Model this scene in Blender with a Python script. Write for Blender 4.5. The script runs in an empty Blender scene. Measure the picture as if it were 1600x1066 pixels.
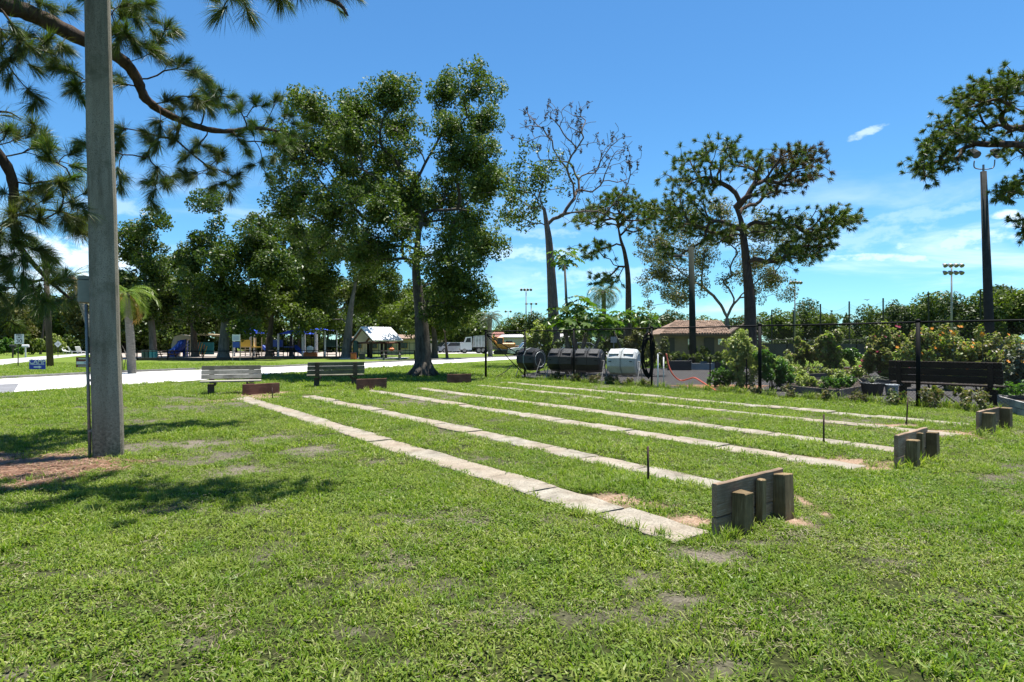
import bpy, math, random
import numpy as np
from mathutils import Vector, Matrix, noise as mnoise

# ------------------------------------------------------------------ camera, sky, sun, exposure
scene = bpy.context.scene
COL = scene.collection
F, CX, HY, EYE = 975.0, 800.0, 535.0, 1.49       # focal length in photo pixels, centre column, horizon row, eye height

def G(px, py):                                   # the ground point seen at a photo pixel
    d = F * EYE / (py - HY)
    return Vector(((px - CX) / F * d, d, 0.0))

def P(px, py, d):                                # the point at depth d seen at a photo pixel
    return Vector(((px - CX) / F * d, d, (HY - py) / F * d + EYE))

cd = bpy.data.cameras.new('camera')
cd.sensor_width = 36.0
cd.lens = F / 1600.0 * 36.0
cd.clip_start = 0.05
cd.clip_end = 3000.0
cam = bpy.data.objects.new('camera', cd)
cam.location = (0, 0, EYE)
cam.rotation_euler = (math.radians(90.12), 0, 0)
COL.objects.link(cam)
scene.camera = cam

SUN = Vector((0.15, 0.12, 1.0)).normalized()
sun_el = math.asin(SUN.z)
sun_az = math.atan2(SUN.x, SUN.y)
sd = bpy.data.lights.new('sun', 'SUN')
sd.energy = 5.0
sd.angle = math.radians(0.53)
sd.color = (1.0, 0.965, 0.90)
sun = bpy.data.objects.new('sun', sd)
sun.rotation_euler = (-SUN).to_track_quat('-Z', 'Y').to_euler()
sun.location = (0, 0, 40)
COL.objects.link(sun)

scene.view_settings.view_transform = 'Standard'
scene.view_settings.look = 'None'
scene.view_settings.gamma = 1.0
scene.view_settings.use_curve_mapping = False
scene.view_settings.exposure = 1.25
scene.cycles.max_bounces = 6
scene.cycles.diffuse_bounces = 3
scene.cycles.glossy_bounces = 2
scene.cycles.transmission_bounces = 4
scene.cycles.transparent_max_bounces = 6
scene.cycles.use_denoising = True

world = bpy.data.worlds.new('World')
scene.world = world
world.use_nodes = True
wn, wl = world.node_tree.nodes, world.node_tree.links
wn.clear()
def wnode(t, **k):
    n = wn.new(t)
    for a, b in k.items(): setattr(n, a, b)
    return n
sky = wnode('ShaderNodeTexSky', sky_type='NISHITA')
sky.sun_disc = False
sky.sun_elevation = sun_el
sky.sun_rotation = sun_az
sky.altitude = 0
sky.air_density = 1.0
sky.dust_density = 0.0
sky.ozone_density = 1.6
def wmath(op, a, b=None, c=None):
    n = wnode('ShaderNodeMath', operation=op)
    for i, v in enumerate((a, b, c)):
        if v is None: continue
        if isinstance(v, (int, float)): n.inputs[i].default_value = v
        else: wl.new(v, n.inputs[i])
    return n.outputs[0]
wtc = wnode('ShaderNodeTexCoord')
wsep = wnode('ShaderNodeSeparateXYZ')
wl.new(wtc.outputs['Generated'], wsep.inputs[0])
az = wmath('ARCTAN2', wsep.outputs[0], wsep.outputs[1])
el = wmath('ARCSINE', wsep.outputs[2])
comb = wnode('ShaderNodeCombineXYZ')
wl.new(wmath('MULTIPLY', az, 2.2), comb.inputs[0])
wl.new(wmath('MULTIPLY', el, 9.0), comb.inputs[1])
wnz = wnode('ShaderNodeTexNoise')
wnz.inputs['Scale'].default_value = 1.6
wnz.inputs['Detail'].default_value = 7
wnz.inputs['Roughness'].default_value = 0.58
wnz.inputs['Distortion'].default_value = 0.5
wl.new(comb.outputs[0], wnz.inputs['Vector'])
comb2 = wnode('ShaderNodeCombineXYZ')
wl.new(wmath('MULTIPLY', az, 22.0), comb2.inputs[0])
wl.new(wmath('MULTIPLY', el, 40.0), comb2.inputs[1])
wnf = wnode('ShaderNodeTexNoise')
wnf.inputs['Scale'].default_value = 1.5
wnf.inputs['Detail'].default_value = 6
wnf.inputs['Roughness'].default_value = 0.6
wl.new(comb2.outputs[0], wnf.inputs['Vector'])
def smooth(v, a, b):
    n = wnode('ShaderNodeMapRange', interpolation_type='SMOOTHSTEP')
    wl.new(v, n.inputs[0]); n.inputs[1].default_value = a; n.inputs[2].default_value = b
    return n.outputs[0]
# a low belt of thin cirrus that goes right round the horizon
belt = wmath('MULTIPLY', smooth(el, 0.0, 0.07), smooth(el, 0.27, 0.12))
cl = wmath('MULTIPLY', wmath('MULTIPLY', smooth(wnz.outputs[0], 0.46, 0.72), belt), 0.55)
# single small clouds: (azimuth, elevation, half width, half height, tilt, strength)
def puff(a0, e0, wa, we, tilt, k):
    da = wmath('SUBTRACT', az, a0)
    de = wmath('SUBTRACT', wmath('SUBTRACT', el, e0), wmath('MULTIPLY', da, tilt))
    r = wmath('ADD', wmath('POWER', wmath('ABSOLUTE', wmath('DIVIDE', da, wa)), 2.0), wmath('POWER', wmath('ABSOLUTE', wmath('DIVIDE', de, we)), 2.0))
    m = smooth(wmath('ADD', r, wmath('MULTIPLY', wmath('SUBTRACT', wnf.outputs[0], 0.5), 5.5)), 1.3, -0.2)
    return wmath('MULTIPLY', m, k)
def pe(px, py):
    v = Vector(((px - CX) / F, 1, (HY - py) / F)).normalized()
    return math.atan2(v.x, v.y), math.asin(v.z)
for (px, py, wa, we, tilt, k) in [(1352, 208, .030, .0055, .28, .42), (1572, 337, .018, .007, -.2, .65), (1592, 350, .016, .006, .1, .6),
                                  (1500, 378, .065, .014, 0.05, .45), (1385, 403, .075, .006, -.06, .5), (1330, 375, .09, .018, .1, .2), (1440, 335, .07, .012, .1, .2),
                                  (105, 408, .10, .035, 0, .75), (30, 455, .12, .03, 0, .6), (170, 320, .06, .012, 0, .25), (820, 395, .10, .012, 0, .35),
                                  (960, 430, .14, .012, 0, .25), (850, 365, .06, .008, 0, .2)]:
    a0, e0 = pe(px, py)
    cl = wmath('MAXIMUM', cl, puff(a0, e0, wa, we, tilt, k))
wtint = wnode('ShaderNodeMix', data_type='RGBA', blend_type='MULTIPLY')
wtint.inputs[0].default_value = 1.0
wl.new(sky.outputs[0], wtint.inputs[6])
wtint.inputs[7].default_value = (0.53, 0.97, 1.24, 1)
wmix = wnode('ShaderNodeMix', data_type='RGBA')
wl.new(cl, wmix.inputs[0])
wl.new(wtint.outputs[2], wmix.inputs[6])
wmix.inputs[7].default_value = (9.5, 10.5, 11.5, 1)
bg = wnode('ShaderNodeBackground')
bg.inputs[1].default_value = 0.061
wl.new(wmix.outputs[2], bg.inputs[0])
wout = wnode('ShaderNodeOutputWorld')
wl.new(bg.outputs[0], wout.inputs[0])

# ------------------------------------------------------------------ helpers
rnd = random.Random(7)
NP = np.random.default_rng(11)

class MB:
    """collects shapes and links them as one mesh object"""
    def __init__(s): s.v = []; s.f = []
    def add(s, vs, fs):
        o = len(s.v); s.v += [tuple(v) for v in vs]; s.f += [tuple(i + o for i in f) for f in fs]; return s
    def box(s, c, size, rz=0.0, rx=0.0, ry=0.0, bev=0.0):
        hx, hy, hz = size[0]/2, size[1]/2, size[2]/2
        m = Matrix.Translation(Vector(c)) @ Matrix.Rotation(rz, 4, 'Z') @ Matrix.Rotation(ry, 4, 'Y') @ Matrix.Rotation(rx, 4, 'X')
        if bev <= 0:
            vs = [m @ Vector((x*hx, y*hy, z*hz)) for z in (-1, 1) for x, y in ((-1,-1),(1,-1),(1,1),(-1,1))]
            return s.add(vs, [(3,2,1,0),(4,5,6,7),(0,1,5,4),(1,2,6,5),(2,3,7,6),(3,0,4,7)])
        b = bev
        ring = [(-hx+b,-hy),(hx-b,-hy),(hx,-hy+b),(hx,hy-b),(hx-b,hy),(-hx+b,hy),(-hx,hy-b),(-hx,-hy+b)]
        sc = lambda p, k: (p[0]*(hx-k)/hx, p[1]*(hy-k)/hy)
        vs = []
        for z, k in ((-hz, b), (-hz+b, 0), (hz-b, 0), (hz, b)):
            for p in ring:
                q = sc(p, k); vs.append(m @ Vector((q[0], q[1], z)))
        fs = [tuple(range(7, -1, -1)), tuple(range(24, 32))]
        for L in range(3):
            for i in range(8):
                fs.append((L*8+i, L*8+(i+1) % 8, (L+1)*8+(i+1) % 8, (L+1)*8+i))
        return s.add(vs, fs)
    def tube(s, pts, rad, n=8, cap=True):
        pts = [Vector(p) for p in pts]
        if not hasattr(rad, '__len__'): rad = [rad]*len(pts)
        vs = []; N = len(pts)
        prev = None
        for i, p in enumerate(pts):
            t = (pts[min(i+1, N-1)] - pts[max(i-1, 0)])
            if t.length < 1e-9: t = Vector((0, 0, 1))
            t.normalize()
            if prev is None:
                a = Vector((1, 0, 0)) if abs(t.x) < .8 else Vector((0, 1, 0))
                u = t.cross(a).normalized()
            else:
                u = (prev - t*prev.dot(t))
                u = u.normalized() if u.length > 1e-6 else t.orthogonal().normalized()
            prev = u; w = t.cross(u)
            for k in range(n):
                a = 2*math.pi*k/n
                vs.append(p + (u*math.cos(a) + w*math.sin(a))*rad[i])
        fs = []
        for i in range(N-1):
            for k in range(n):
                fs.append((i*n+k, i*n+(k+1) % n, (i+1)*n+(k+1) % n, (i+1)*n+k))
        if cap:
            fs.append(tuple(range(n-1, -1, -1))); fs.append(tuple((N-1)*n+k for k in range(n)))
        return s.add(vs, fs)
    def prism(s, outline, z0, z1, m=None):
        n = len(outline); m = m or Matrix()
        vs = [m @ Vector((x, y, z0)) for x, y in outline] + [m @ Vector((x, y, z1)) for x, y in outline]
        fs = [tuple(range(n-1, -1, -1)), tuple(range(n, 2*n))] + [(i, (i+1) % n, n+(i+1) % n, n+i) for i in range(n)]
        return s.add(vs, fs)
    def quad(s, a, b, c, d): return s.add([a, b, c, d], [(0, 1, 2, 3)])
    def jitter(s, k, seed=0):
        r = random.Random(seed); s.v = [(x + r.uniform(-k, k), y + r.uniform(-k, k), z + r.uniform(-k, k)) for x, y, z in s.v]; return s

ROOTM = {}
def props(o, label=None, cat=None, group=None, kind=None):
    if label: o['label'] = label
    if cat: o['category'] = cat
    if group: o['group'] = group
    if kind: o['kind'] = kind
    return o

def empty(name, loc=(0, 0, 0), rz=0.0, label=None, cat=None, group=None, kind=None):
    o = bpy.data.objects.new(name, None)
    o.location = loc; o.rotation_euler = (0, 0, rz); o.empty_display_size = .2
    COL.objects.link(o)
    ROOTM[o.name] = Matrix.Translation(Vector(loc)) @ Matrix.Rotation(rz, 4, 'Z')
    return props(o, label, cat, group, kind)

def rootm(o):
    while o is not None:
        if o.name in ROOTM: return ROOTM[o.name]
        o = o.parent
    return None

def link_mesh(name, me, mat, parent):
    if mat is not None: me.materials.append(mat)
    o = bpy.data.objects.new(name, me); COL.objects.link(o)
    if parent is not None: o.parent = parent
    return o

def obj(name, mb, mat, parent=None, world=False, smooth=False, **kw):
    """world=True: the shape is given in world coordinates and is moved into its parent's frame"""
    v = np.array(mb.v, dtype=np.float64).reshape(-1, 3)
    if world and parent is not None:
        m = rootm(parent)
        if m is not None:
            mi = np.array(m.inverted()); v = v @ mi[:3, :3].T + mi[:3, 3]
    me = bpy.data.meshes.new(name)
    me.from_pydata(v.tolist(), [], mb.f)
    if smooth: me.polygons.foreach_set('use_smooth', [True]*len(me.polygons))
    me.update()
    o = link_mesh(name, me, mat, parent)
    return props(o, kw.get('label'), kw.get('cat'), kw.get('group'), kw.get('kind'))

def fast_mesh(name, v, loops, k, mat, parent=None, world=True, smooth=False, **kw):
    """v: (n,3) array, loops: (m,k) faces of k corners"""
    v = np.asarray(v, dtype=np.float64)
    if world and parent is not None:
        m = rootm(parent)
        if m is not None:
            mi = np.array(m.inverted()); v = v @ mi[:3, :3].T + mi[:3, 3]
    me = bpy.data.meshes.new(name)
    me.vertices.add(len(v)); me.vertices.foreach_set('co', v.astype(np.float32).ravel())
    loops = np.asarray(loops, dtype=np.int32)
    me.loops.add(loops.size); me.loops.foreach_set('vertex_index', loops.ravel())
    me.polygons.add(len(loops)); me.polygons.foreach_set('loop_start', np.arange(0, loops.size, k, dtype=np.int32))
    if smooth: me.polygons.foreach_set('use_smooth', np.ones(len(loops), dtype=bool))
    me.update(calc_edges=True)
    o = link_mesh(name, me, mat, parent)
    return props(o, kw.get('label'), kw.get('cat'), kw.get('group'), kw.get('kind'))

def copy_tree(o, loc=None, rz=None, parent=None):
    c = o.copy(); COL.objects.link(c)
    if parent is not None: c.parent = parent
    if loc is not None:
        c.location = loc; c.rotation_euler = (0, 0, rz or 0)
        ROOTM[c.name] = Matrix.Translation(Vector(loc)) @ Matrix.Rotation(rz or 0, 4, 'Z')
    for ch in list(o.children): copy_tree(ch, parent=c)
    return c

def text_part(name, body, size, mat, parent, m, extrude=.002, sx=1.0):
    cu = bpy.data.curves.new(name, 'FONT'); cu.body = body; cu.size = size; cu.align_x = 'CENTER'; cu.align_y = 'CENTER'; cu.extrude = extrude
    cu.offset = size*.012
    t = bpy.data.objects.new('tmp', cu); COL.objects.link(t)
    bpy.context.view_layer.update()
    me = bpy.data.meshes.new_from_object(t.evaluated_get(bpy.context.evaluated_depsgraph_get()))
    bpy.data.objects.remove(t)
    me.transform(m @ Matrix.Diagonal((sx, 1, 1, 1)))
    me.name = name; me.materials.clear()
    return link_mesh(name, me, mat, parent)

# ------------------------------------------------------------------ materials
KC = .84            # overall albedo level
def mat_new(name):
    m = bpy.data.materials.new(name); m.use_nodes = True
    nt = m.node_tree; b = nt.nodes['Principled BSDF']
    return m, nt, b

def ramp(nt, fac, stops):
    r = nt.nodes.new('ShaderNodeValToRGB')
    while len(r.color_ramp.elements) < len(stops): r.color_ramp.elements.new(.5)
    for e, (p, c) in zip(r.color_ramp.elements, stops):
        e.position = p; e.color = (c[0], c[1], c[2], 1)
    nt.links.new(fac, r.inputs[0]); return r.outputs[0]

def tex(nt, kind, scale, detail=4, rough=.55, coord='Object', vec=None, scl=None, dist=0.0):
    if vec is None:
        if coord == 'World': vec = nt.nodes.new('ShaderNodeNewGeometry').outputs['Position']
        else: vec = nt.nodes.new('ShaderNodeTexCoord').outputs[coord]
    if scl is not None:
        mp = nt.nodes.new('ShaderNodeMapping'); mp.inputs['Scale'].default_value = scl
        nt.links.new(vec, mp.inputs[0]); vec = mp.outputs[0]
    n = nt.nodes.new('ShaderNodeTex' + kind); n.inputs['Scale'].default_value = scale
    if kind == 'Noise':
        n.inputs['Detail'].default_value = detail; n.inputs['Roughness'].default_value = rough; n.inputs['Distortion'].default_value = dist
    nt.links.new(vec, n.inputs['Vector'])
    return n.outputs[0]

def mix(nt, fac, a, b, mode='MIX'):
    n = nt.nodes.new('ShaderNodeMix'); n.data_type = 'RGBA'; n.blend_type = mode
    for i, v in ((0, fac), (6, a), (7, b)):
        if isinstance(v, (int, float)): n.inputs[i].default_value = v
        elif isinstance(v, tuple): n.inputs[i].default_value = (*v[:3], 1)
        else: nt.links.new(v, n.inputs[i])
    return n.outputs[2]

def bump(nt, b, h, strength=.3, dist=.02):
    n = nt.nodes.new('ShaderNodeBump'); n.inputs['Strength'].default_value = strength; n.inputs['Distance'].default_value = dist
    nt.links.new(h, n.inputs['Height']); nt.links.new(n.outputs[0], b.inputs['Normal'])

def m_plain(name, col, rough=.6, var=.25, scale=6, metal=0.0, scl=None, bmp=.15, coord='Object', spec=None):
    col = tuple(x*KC for x in col)
    m, nt, b = mat_new(name)
    f = tex(nt, 'Noise', scale, 6, .6, coord, scl=scl)
    lo = tuple(max(0, c*(1-var)) for c in col); hi = tuple(min(1, c*(1+var)) for c in col)
    c = ramp(nt, f, [(.3, lo), (.7, hi)])
    nt.links.new(c, b.inputs['Base Color'])
    b.inputs['Roughness'].default_value = rough; b.inputs['Metallic'].default_value = metal
    if spec is not None: b.inputs['Specular IOR Level'].default_value = spec
    if bmp: bump(nt, b, tex(nt, 'Noise', scale*6, 4, .6, coord, scl=scl), bmp)
    return m

def m_wood(name, c0, c1, c2, axis_scl, rough=.85, streak=9.0):
    m, nt, b = mat_new(name)
    oi = nt.nodes.new('ShaderNodeObjectInfo')
    tc = nt.nodes.new('ShaderNodeTexCoord')
    ad = nt.nodes.new('ShaderNodeVectorMath'); ad.operation = 'ADD'
    cmb = nt.nodes.new('ShaderNodeCombineXYZ')
    mu = nt.nodes.new('ShaderNodeMath'); mu.operation = 'MULTIPLY'; mu.inputs[1].default_value = 31.0
    nt.links.new(oi.outputs['Random'], mu.inputs[0])
    for i in range(3): nt.links.new(mu.outputs[0], cmb.inputs[i])
    nt.links.new(tc.outputs['Object'], ad.inputs[0]); nt.links.new(cmb.outputs[0], ad.inputs[1])
    v = ad.outputs[0]
    g = tex(nt, 'Noise', streak, 8, .65, vec=v, scl=axis_scl, dist=.4)
    c0, c1, c2 = [tuple(x*KC for x in q) for q in (c0, c1, c2)]
    c = ramp(nt, g, [(.28, c0), (.5, c1), (.72, c2)])
    st = tex(nt, 'Noise', 2.2, 5, .6, vec=v)
    c = mix(nt, ramp(nt, st, [(.45, (0, 0, 0)), (.7, (1, 1, 1))]), c, tuple(x*.45 for x in c1))
    nt.links.new(c, b.inputs['Base Color']); b.inputs['Roughness'].default_value = rough
    b.inputs['Specular IOR Level'].default_value = .25
    bump(nt, b, g, .6, .01)
    return m

def m_leaf(name, cols, trans=.35, rough=.45, nscale=.5, tip=None):
    """foliage: colour differs from leaf to leaf and slowly through the plant"""
    m, nt, b = mat_new(name)
    geo = nt.nodes.new('ShaderNodeNewGeometry')
    n = len(cols); kc = 1.0 if name == 'lawn_grass' else KC*.95; cols = [tuple(x*kc for x in q) for q in cols]
    c = ramp(nt, geo.outputs['Random Per Island'], [((i+.5)/n, col) for i, col in enumerate(cols)])
    f = tex(nt, 'Noise', nscale, 3, .5, 'World')
    c = mix(nt, ramp(nt, f, [(.35, (0, 0, 0)), (.65, (1, 1, 1))]), c, mix(nt, .6, c, tuple(x*.9 for x in cols[-1])))
    nt.links.new(c, b.inputs['Base Color']); b.inputs['Roughness'].default_value = rough
    b.inputs['Specular IOR Level'].default_value = .28
    tr = nt.nodes.new('ShaderNodeBsdfTranslucent')
    tcol = mix(nt, 1.0, c, (1.25, 1.5, .45), 'MULTIPLY')
    nt.links.new(tcol, tr.inputs[0])
    ms = nt.nodes.new('ShaderNodeMixShader'); ms.inputs[0].default_value = trans
    nt.links.new(b.outputs[0], ms.inputs[1]); nt.links.new(tr.outputs[0], ms.inputs[2])
    nt.links.new(ms.outputs[0], nt.nodes['Material Output'].inputs['Surface'])
    return m

def m_bark(name, c0, c1, scale=8, strength=.8):
    m, nt, b = mat_new(name)
    f = tex(nt, 'Noise', scale, 8, .7, scl=(1, 1, .25), dist=.6); c0 = tuple(x*KC for x in c0); c1 = tuple(x*KC for x in c1)
    g = tex(nt, 'Noise', .8, 4, .6)
    c = ramp(nt, f, [(.35, c0), (.65, c1)])
    c = mix(nt, ramp(nt, g, [(.4, (0, 0, 0)), (.7, (1, 1, 1))]), c, mix(nt, .5, c, c1))
    nt.links.new(c, b.inputs['Base Color']); b.inputs['Roughness'].default_value = .95
    b.inputs['Specular IOR Level'].default_value = .15
    bump(nt, b, f, strength, .04)
    return m

M = {}
M['concrete_pole'] = m_plain('weathered_pole_concrete', (.165, .158, .135), .9, .35, 9, bmp=.3, scl=(1, 1, .35))
def m_pole():
    m, nt, b = mat_new('weathered_pole_concrete')
    f = tex(nt, 'Noise', 120, 4, .75); g = tex(nt, 'Noise', 7, 8, .7, scl=(1, 1, .12)); h = tex(nt, 'Noise', 1.6, 5, .65); e = tex(nt, 'Noise', 30, 6, .7)
    c = ramp(nt, g, [(.3, (.145, .120, .085)), (.5, (.265, .228, .168)), (.7, (.35, .308, .238))])
    c = mix(nt, ramp(nt, f, [(.36, (1, 1, 1)), (.46, (0, 0, 0))]), c, (.055, .05, .04))
    c = mix(nt, ramp(nt, f, [(.60, (0, 0, 0)), (.68, (.7, .7, .7))]), c, (.36, .34, .29))
    c = mix(nt, ramp(nt, h, [(.54, (0, 0, 0)), (.68, (.75, .75, .75))]), c, (.085, .085, .05))
    sp = nt.nodes.new('ShaderNodeSeparateXYZ'); nt.links.new(nt.nodes.new('ShaderNodeTexCoord').outputs['Object'], sp.inputs[0])
    mr = nt.nodes.new('ShaderNodeMapRange'); nt.links.new(sp.outputs[2], mr.inputs[0]); mr.inputs[1].default_value = .9; mr.inputs[2].default_value = .0
    mm = nt.nodes.new('ShaderNodeMath'); mm.operation = 'MULTIPLY'; nt.links.new(mr.outputs[0], mm.inputs[0]); nt.links.new(ramp(nt, e, [(.42, (0, 0, 0)), (.62, (1, 1, 1))]), mm.inputs[1])
    c = mix(nt, mm.outputs[0], c, (.07, .06, .045))
    nt.links.new(c, b.inputs['Base Color']); b.inputs['Roughness'].default_value = .92; b.inputs['Specular IOR Level'].default_value = .2
    bump(nt, b, f, .5, .008); return m
M['concrete_pole'] = m_pole()
M['slab_concrete'] = None
M['black_metal'] = m_plain('black_coated_steel', (.007, .007, .007), .7, .2, 20, bmp=.05, spec=.15)
M['rust'] = m_plain('rusty_steel', (.05, .025, .016), .85, .5, 30, bmp=.4)
M['galv'] = m_plain('galvanised_steel', (.30, .285, .26), .55, .2, 12, .4, bmp=.05)
M['grey_box'] = m_plain('grey_green_enamel', (.34, .33, .25), .5, .1, 10, bmp=.05)
M['white'] = m_plain('white_paint', (.78, .78, .77), .5, .06, 8, bmp=.03)
M['blue'] = m_plain('blue_print', (.015, .04, .42), .5, .08, 8, bmp=.02)
M['redbrown'] = m_plain('red_brown_print', (.17, .035, .025), .5, .1, 8, bmp=.02)
M['black_print'] = m_plain('black_print', (.015, .015, .015), .6, .1, 8, bmp=0)
M['board_wood'] = m_wood('weathered_board_wood', (.14, .085, .05), (.31, .21, .135), (.46, .38, .30), (.6, 14, 14))
M['post_wood'] = m_wood('dark_post_wood', (.085, .055, .024), (.24, .165, .08), (.42, .32, .18), (14, 14, .6))
M['cap_wood'] = m_wood('bleached_wood', (.25, .23, .20), (.40, .38, .35), (.55, .53, .50), (.6, 14, 14))
M['red_wood'] = m_wood('red_brown_board_wood', (.09, .035, .025), (.19, .085, .06), (.27, .14, .10), (.6, 14, 14))
M['grey_wood'] = m_wood('silver_grey_bench_wood', (.20, .17, .13), (.36, .33, .27), (.52, .49, .43), (.5, 14, 14))
M['moss_shade_wood'] = m_wood('moss_shade_bench_wood', (.07, .07, .045), (.16, .15, .11), (.28, .26, .20), (.5, 14, 14))  # moss on the sunny bench's top slat; painted-in shade on the oak bench
M['brown_post'] = m_wood('brown_bench_post_wood', (.05, .035, .025), (.10, .075, .055), (.17, .13, .10), (12, 12, .6))
M['dark_bench'] = m_wood('dark_stained_bench_wood', (.012, .008, .006), (.028, .019, .014), (.07, .05, .035), (.5, 14, 14))
M['oak_bark'] = m_bark('oak_bark', (.035, .030, .024), (.13, .115, .095))
M['pine_bark'] = m_bark('pine_bark', (.030, .021, .017), (.13, .095, .075), 9, 1.0)
M['dead_bark'] = m_bark('dry_bark', (.06, .045, .04), (.20, .165, .145), 6)
M['pale_bark'] = m_bark('pale_bark', (.075, .065, .055), (.20, .18, .155), 5, .6)
M['palm_bark'] = m_plain('palm_trunk_bark', (.20, .18, .15), .9, .4, 6, bmp=.6, scl=(1, 1, 5))
M['oak_leaf'] = m_leaf('oak_leaves', [(.034, .064, .010), (.060, .104, .015), (.092, .146, .020), (.150, .200, .032)], .26, .56)
M['dark_leaf'] = m_leaf('dark_tree_leaves', [(0.029, 0.054, 0.009), (0.048, 0.084, 0.013), (0.074, 0.119, 0.019), (0.112, 0.155, 0.025)], .3, .42, .25)
M['mid_leaf'] = m_leaf('mid_green_tree_leaves', [(0.043, 0.073, 0.012), (0.072, 0.112, 0.015), (0.109, 0.156, 0.022), (0.152, 0.188, 0.029)], .34, .45, .25)
M['olive_leaf'] = m_leaf('olive_tree_leaves', [(0.053, 0.072, 0.018), (0.087, 0.111, 0.027), (0.126, 0.150, 0.041), (0.168, 0.143, 0.045)], .3, .5, .3)
M['far_leaf'] = m_leaf('far_tree_leaves', [(0.035, 0.058, 0.014), (0.054, 0.082, 0.020), (0.078, 0.108, 0.027)], .25, .5, .12)
M['needle'] = m_leaf('pine_needles', [(.035, .085, .014), (.060, .130, .018), (.095, .180, .026), (.13, .22, .035), (.15, .14, .045)], .3, .42, .8)
M['needle_dark'] = m_leaf('dark_pine_needles', [(0.042, 0.074, 0.013), (0.072, 0.119, 0.018), (0.114, 0.172, 0.024), (0.162, 0.193, 0.031)], .28, .45, .5)
M['needle_dead'] = m_leaf('brown_pine_needles', [(.10, .05, .025), (.16, .085, .04), (.08, .07, .03)], .25, .6, .8)
M['dead_leaf'] = m_leaf('dry_brown_leaves', [(.07, .035, .03), (.11, .055, .045), (.06, .045, .03)], .2, .7, .8)
M['lime_leaf'] = m_leaf('yellow_green_leaves', [(.14, .22, .025), (.22, .29, .04), (.30, .35, .08), (.44, .46, .18)], .35, .45, .8)
M['bright_leaf'] = m_leaf('fresh_green_leaves', [(.045, .11, .015), (.07, .16, .022), (.10, .20, .03)], .38, .4, .8)
M['papaya_leaf'] = m_leaf('papaya_leaves', [(.05, .11, .018), (.08, .155, .024), (.12, .19, .034)], .4, .4, .8)
M['palm_leaf'] = m_leaf('palm_fronds', [(.06, .10, .02), (.09, .14, .03), (.13, .17, .04)], .3, .4, .8)
M['palm_yellow'] = m_leaf('yellowing_palm_fronds', [(.22, .20, .03), (.34, .24, .04), (.36, .17, .05)], .3, .5, .8)
M['palm_lime'] = m_leaf('lime_palm_fronds', [(.10, .19, .02), (.15, .24, .03), (.22, .26, .04)], .35, .4, .8)
M['palm_grey'] = m_leaf('grey_green_palm_fronds', [(.09, .12, .08), (.13, .16, .11), (.18, .20, .13)], .2, .5, .8)
M['weed_leaf'] = m_leaf('weed_leaves', [(.08, .15, .03), (.12, .20, .04), (.17, .19, .08), (.22, .15, .09)], .3, .5, .8)
M['orange_flower'] = m_leaf('orange_petals', [(.75, .20, .015), (.80, .33, .02)], .2, .5)
M['red_flower'] = m_leaf('crimson_petals', [(.35, .02, .05), (.45, .05, .10)], .2, .5)
M['pale_flower'] = m_leaf('pale_petals', [(.75, .70, .55), (.70, .60, .50)], .2, .5)

# ------------------------------------------------------------------ ground and its masks
def vnoise(x, y, s, seed=0):
    """smooth value noise on numpy arrays, 0..1"""
    x = np.asarray(x)/s; y = np.asarray(y)/s
    xi = np.floor(x).astype(np.int64); yi = np.floor(y).astype(np.int64)
    fx = x - xi; fy = y - yi
    fx = fx*fx*(3-2*fx); fy = fy*fy*(3-2*fy)
    def h(a, b):
        n = (a*374761393 + b*668265263 + seed*974634777) & 0xffffffff
        n = ((n ^ (n >> 13))*1274126177) & 0xffffffff
        return ((n ^ (n >> 16)) & 0xffff)/65535.0
    return (h(xi, yi)*(1-fx) + h(xi+1, yi)*fx)*(1-fy) + (h(xi, yi+1)*(1-fx) + h(xi+1, yi+1)*fx)*fy

def fbm(x, y, s, seed=0, o=4):
    r = 0; a = .5; t = 0
    for i in range(o):
        r = r + a*vnoise(x, y, s/2**i, seed+i*7); t += a; a *= .55
    return r/t

def sstep(x, a, b):
    t = np.clip((x-a)/(b-a), 0, 1); return t*t*(3-2*t)

DU, DV = Vector((-.583, .812)), Vector((.812, .583))      # along and across the pitching lanes
def UV(u, v, z=0.0): return Vector((DU.x*u + DV.x*v, DU.y*u + DV.y*v, z))
# walkways: (v0, v1, u start, u end)
STRIPS = [(3.66, 4.09, 3.05, 17.35), (5.28, 5.70, 3.35, 17.7), (7.40, 7.84, 3.6, 18.2), (9.04, 9.48, 3.75, 18.5), (11.40, 11.80, 3.95, 18.5), (12.93, 13.40, 4.05, 18.9)]

def world_ellipse(px, py, rx, ry):
    c = G(px, py); ppm = F/c.y
    return c.x, c.y, rx/ppm, ry*c.y*c.y/(F*EYE)

SOIL = [(215, 698, 50, 9, 1.0), (310, 694, 55, 8, 1.15), (370, 738, 45, 13, 1.05), (335, 715, 60, 12, .8), (425, 686, 38, 8, 1.1), (490, 705, 38, 8, 1.15), (575, 723, 30, 5, .8),
        (400, 800, 45, 10, .85), (270, 795, 60, 8, .6), (50, 1052, 35, 12, 1.0), (715, 820, 35, 10, .75), (1110, 868, 75, 14, 1.1), (1180, 850, 60, 10, .8), (1010, 905, 28, 10, .8),
        (1060, 940, 40, 9, .9), (1290, 975, 45, 8, .8), (1320, 1005, 25, 6, .8), (985, 915, 20, 8, .7), (1265, 815, 20, 8, 1.0), (640, 1035, 25, 7, .6), (930, 780, 40, 6, .6), (310, 1000, 60, 20, .55),
        (1120, 1040, 50, 15, .55), (780, 960, 60, 14, .5), (150, 900, 70, 10, .5), (1390, 880, 45, 8, .5), (1500, 940, 40, 10, .5), (620, 880, 60, 12, .55), (560, 985, 40, 10, .6)]
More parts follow.
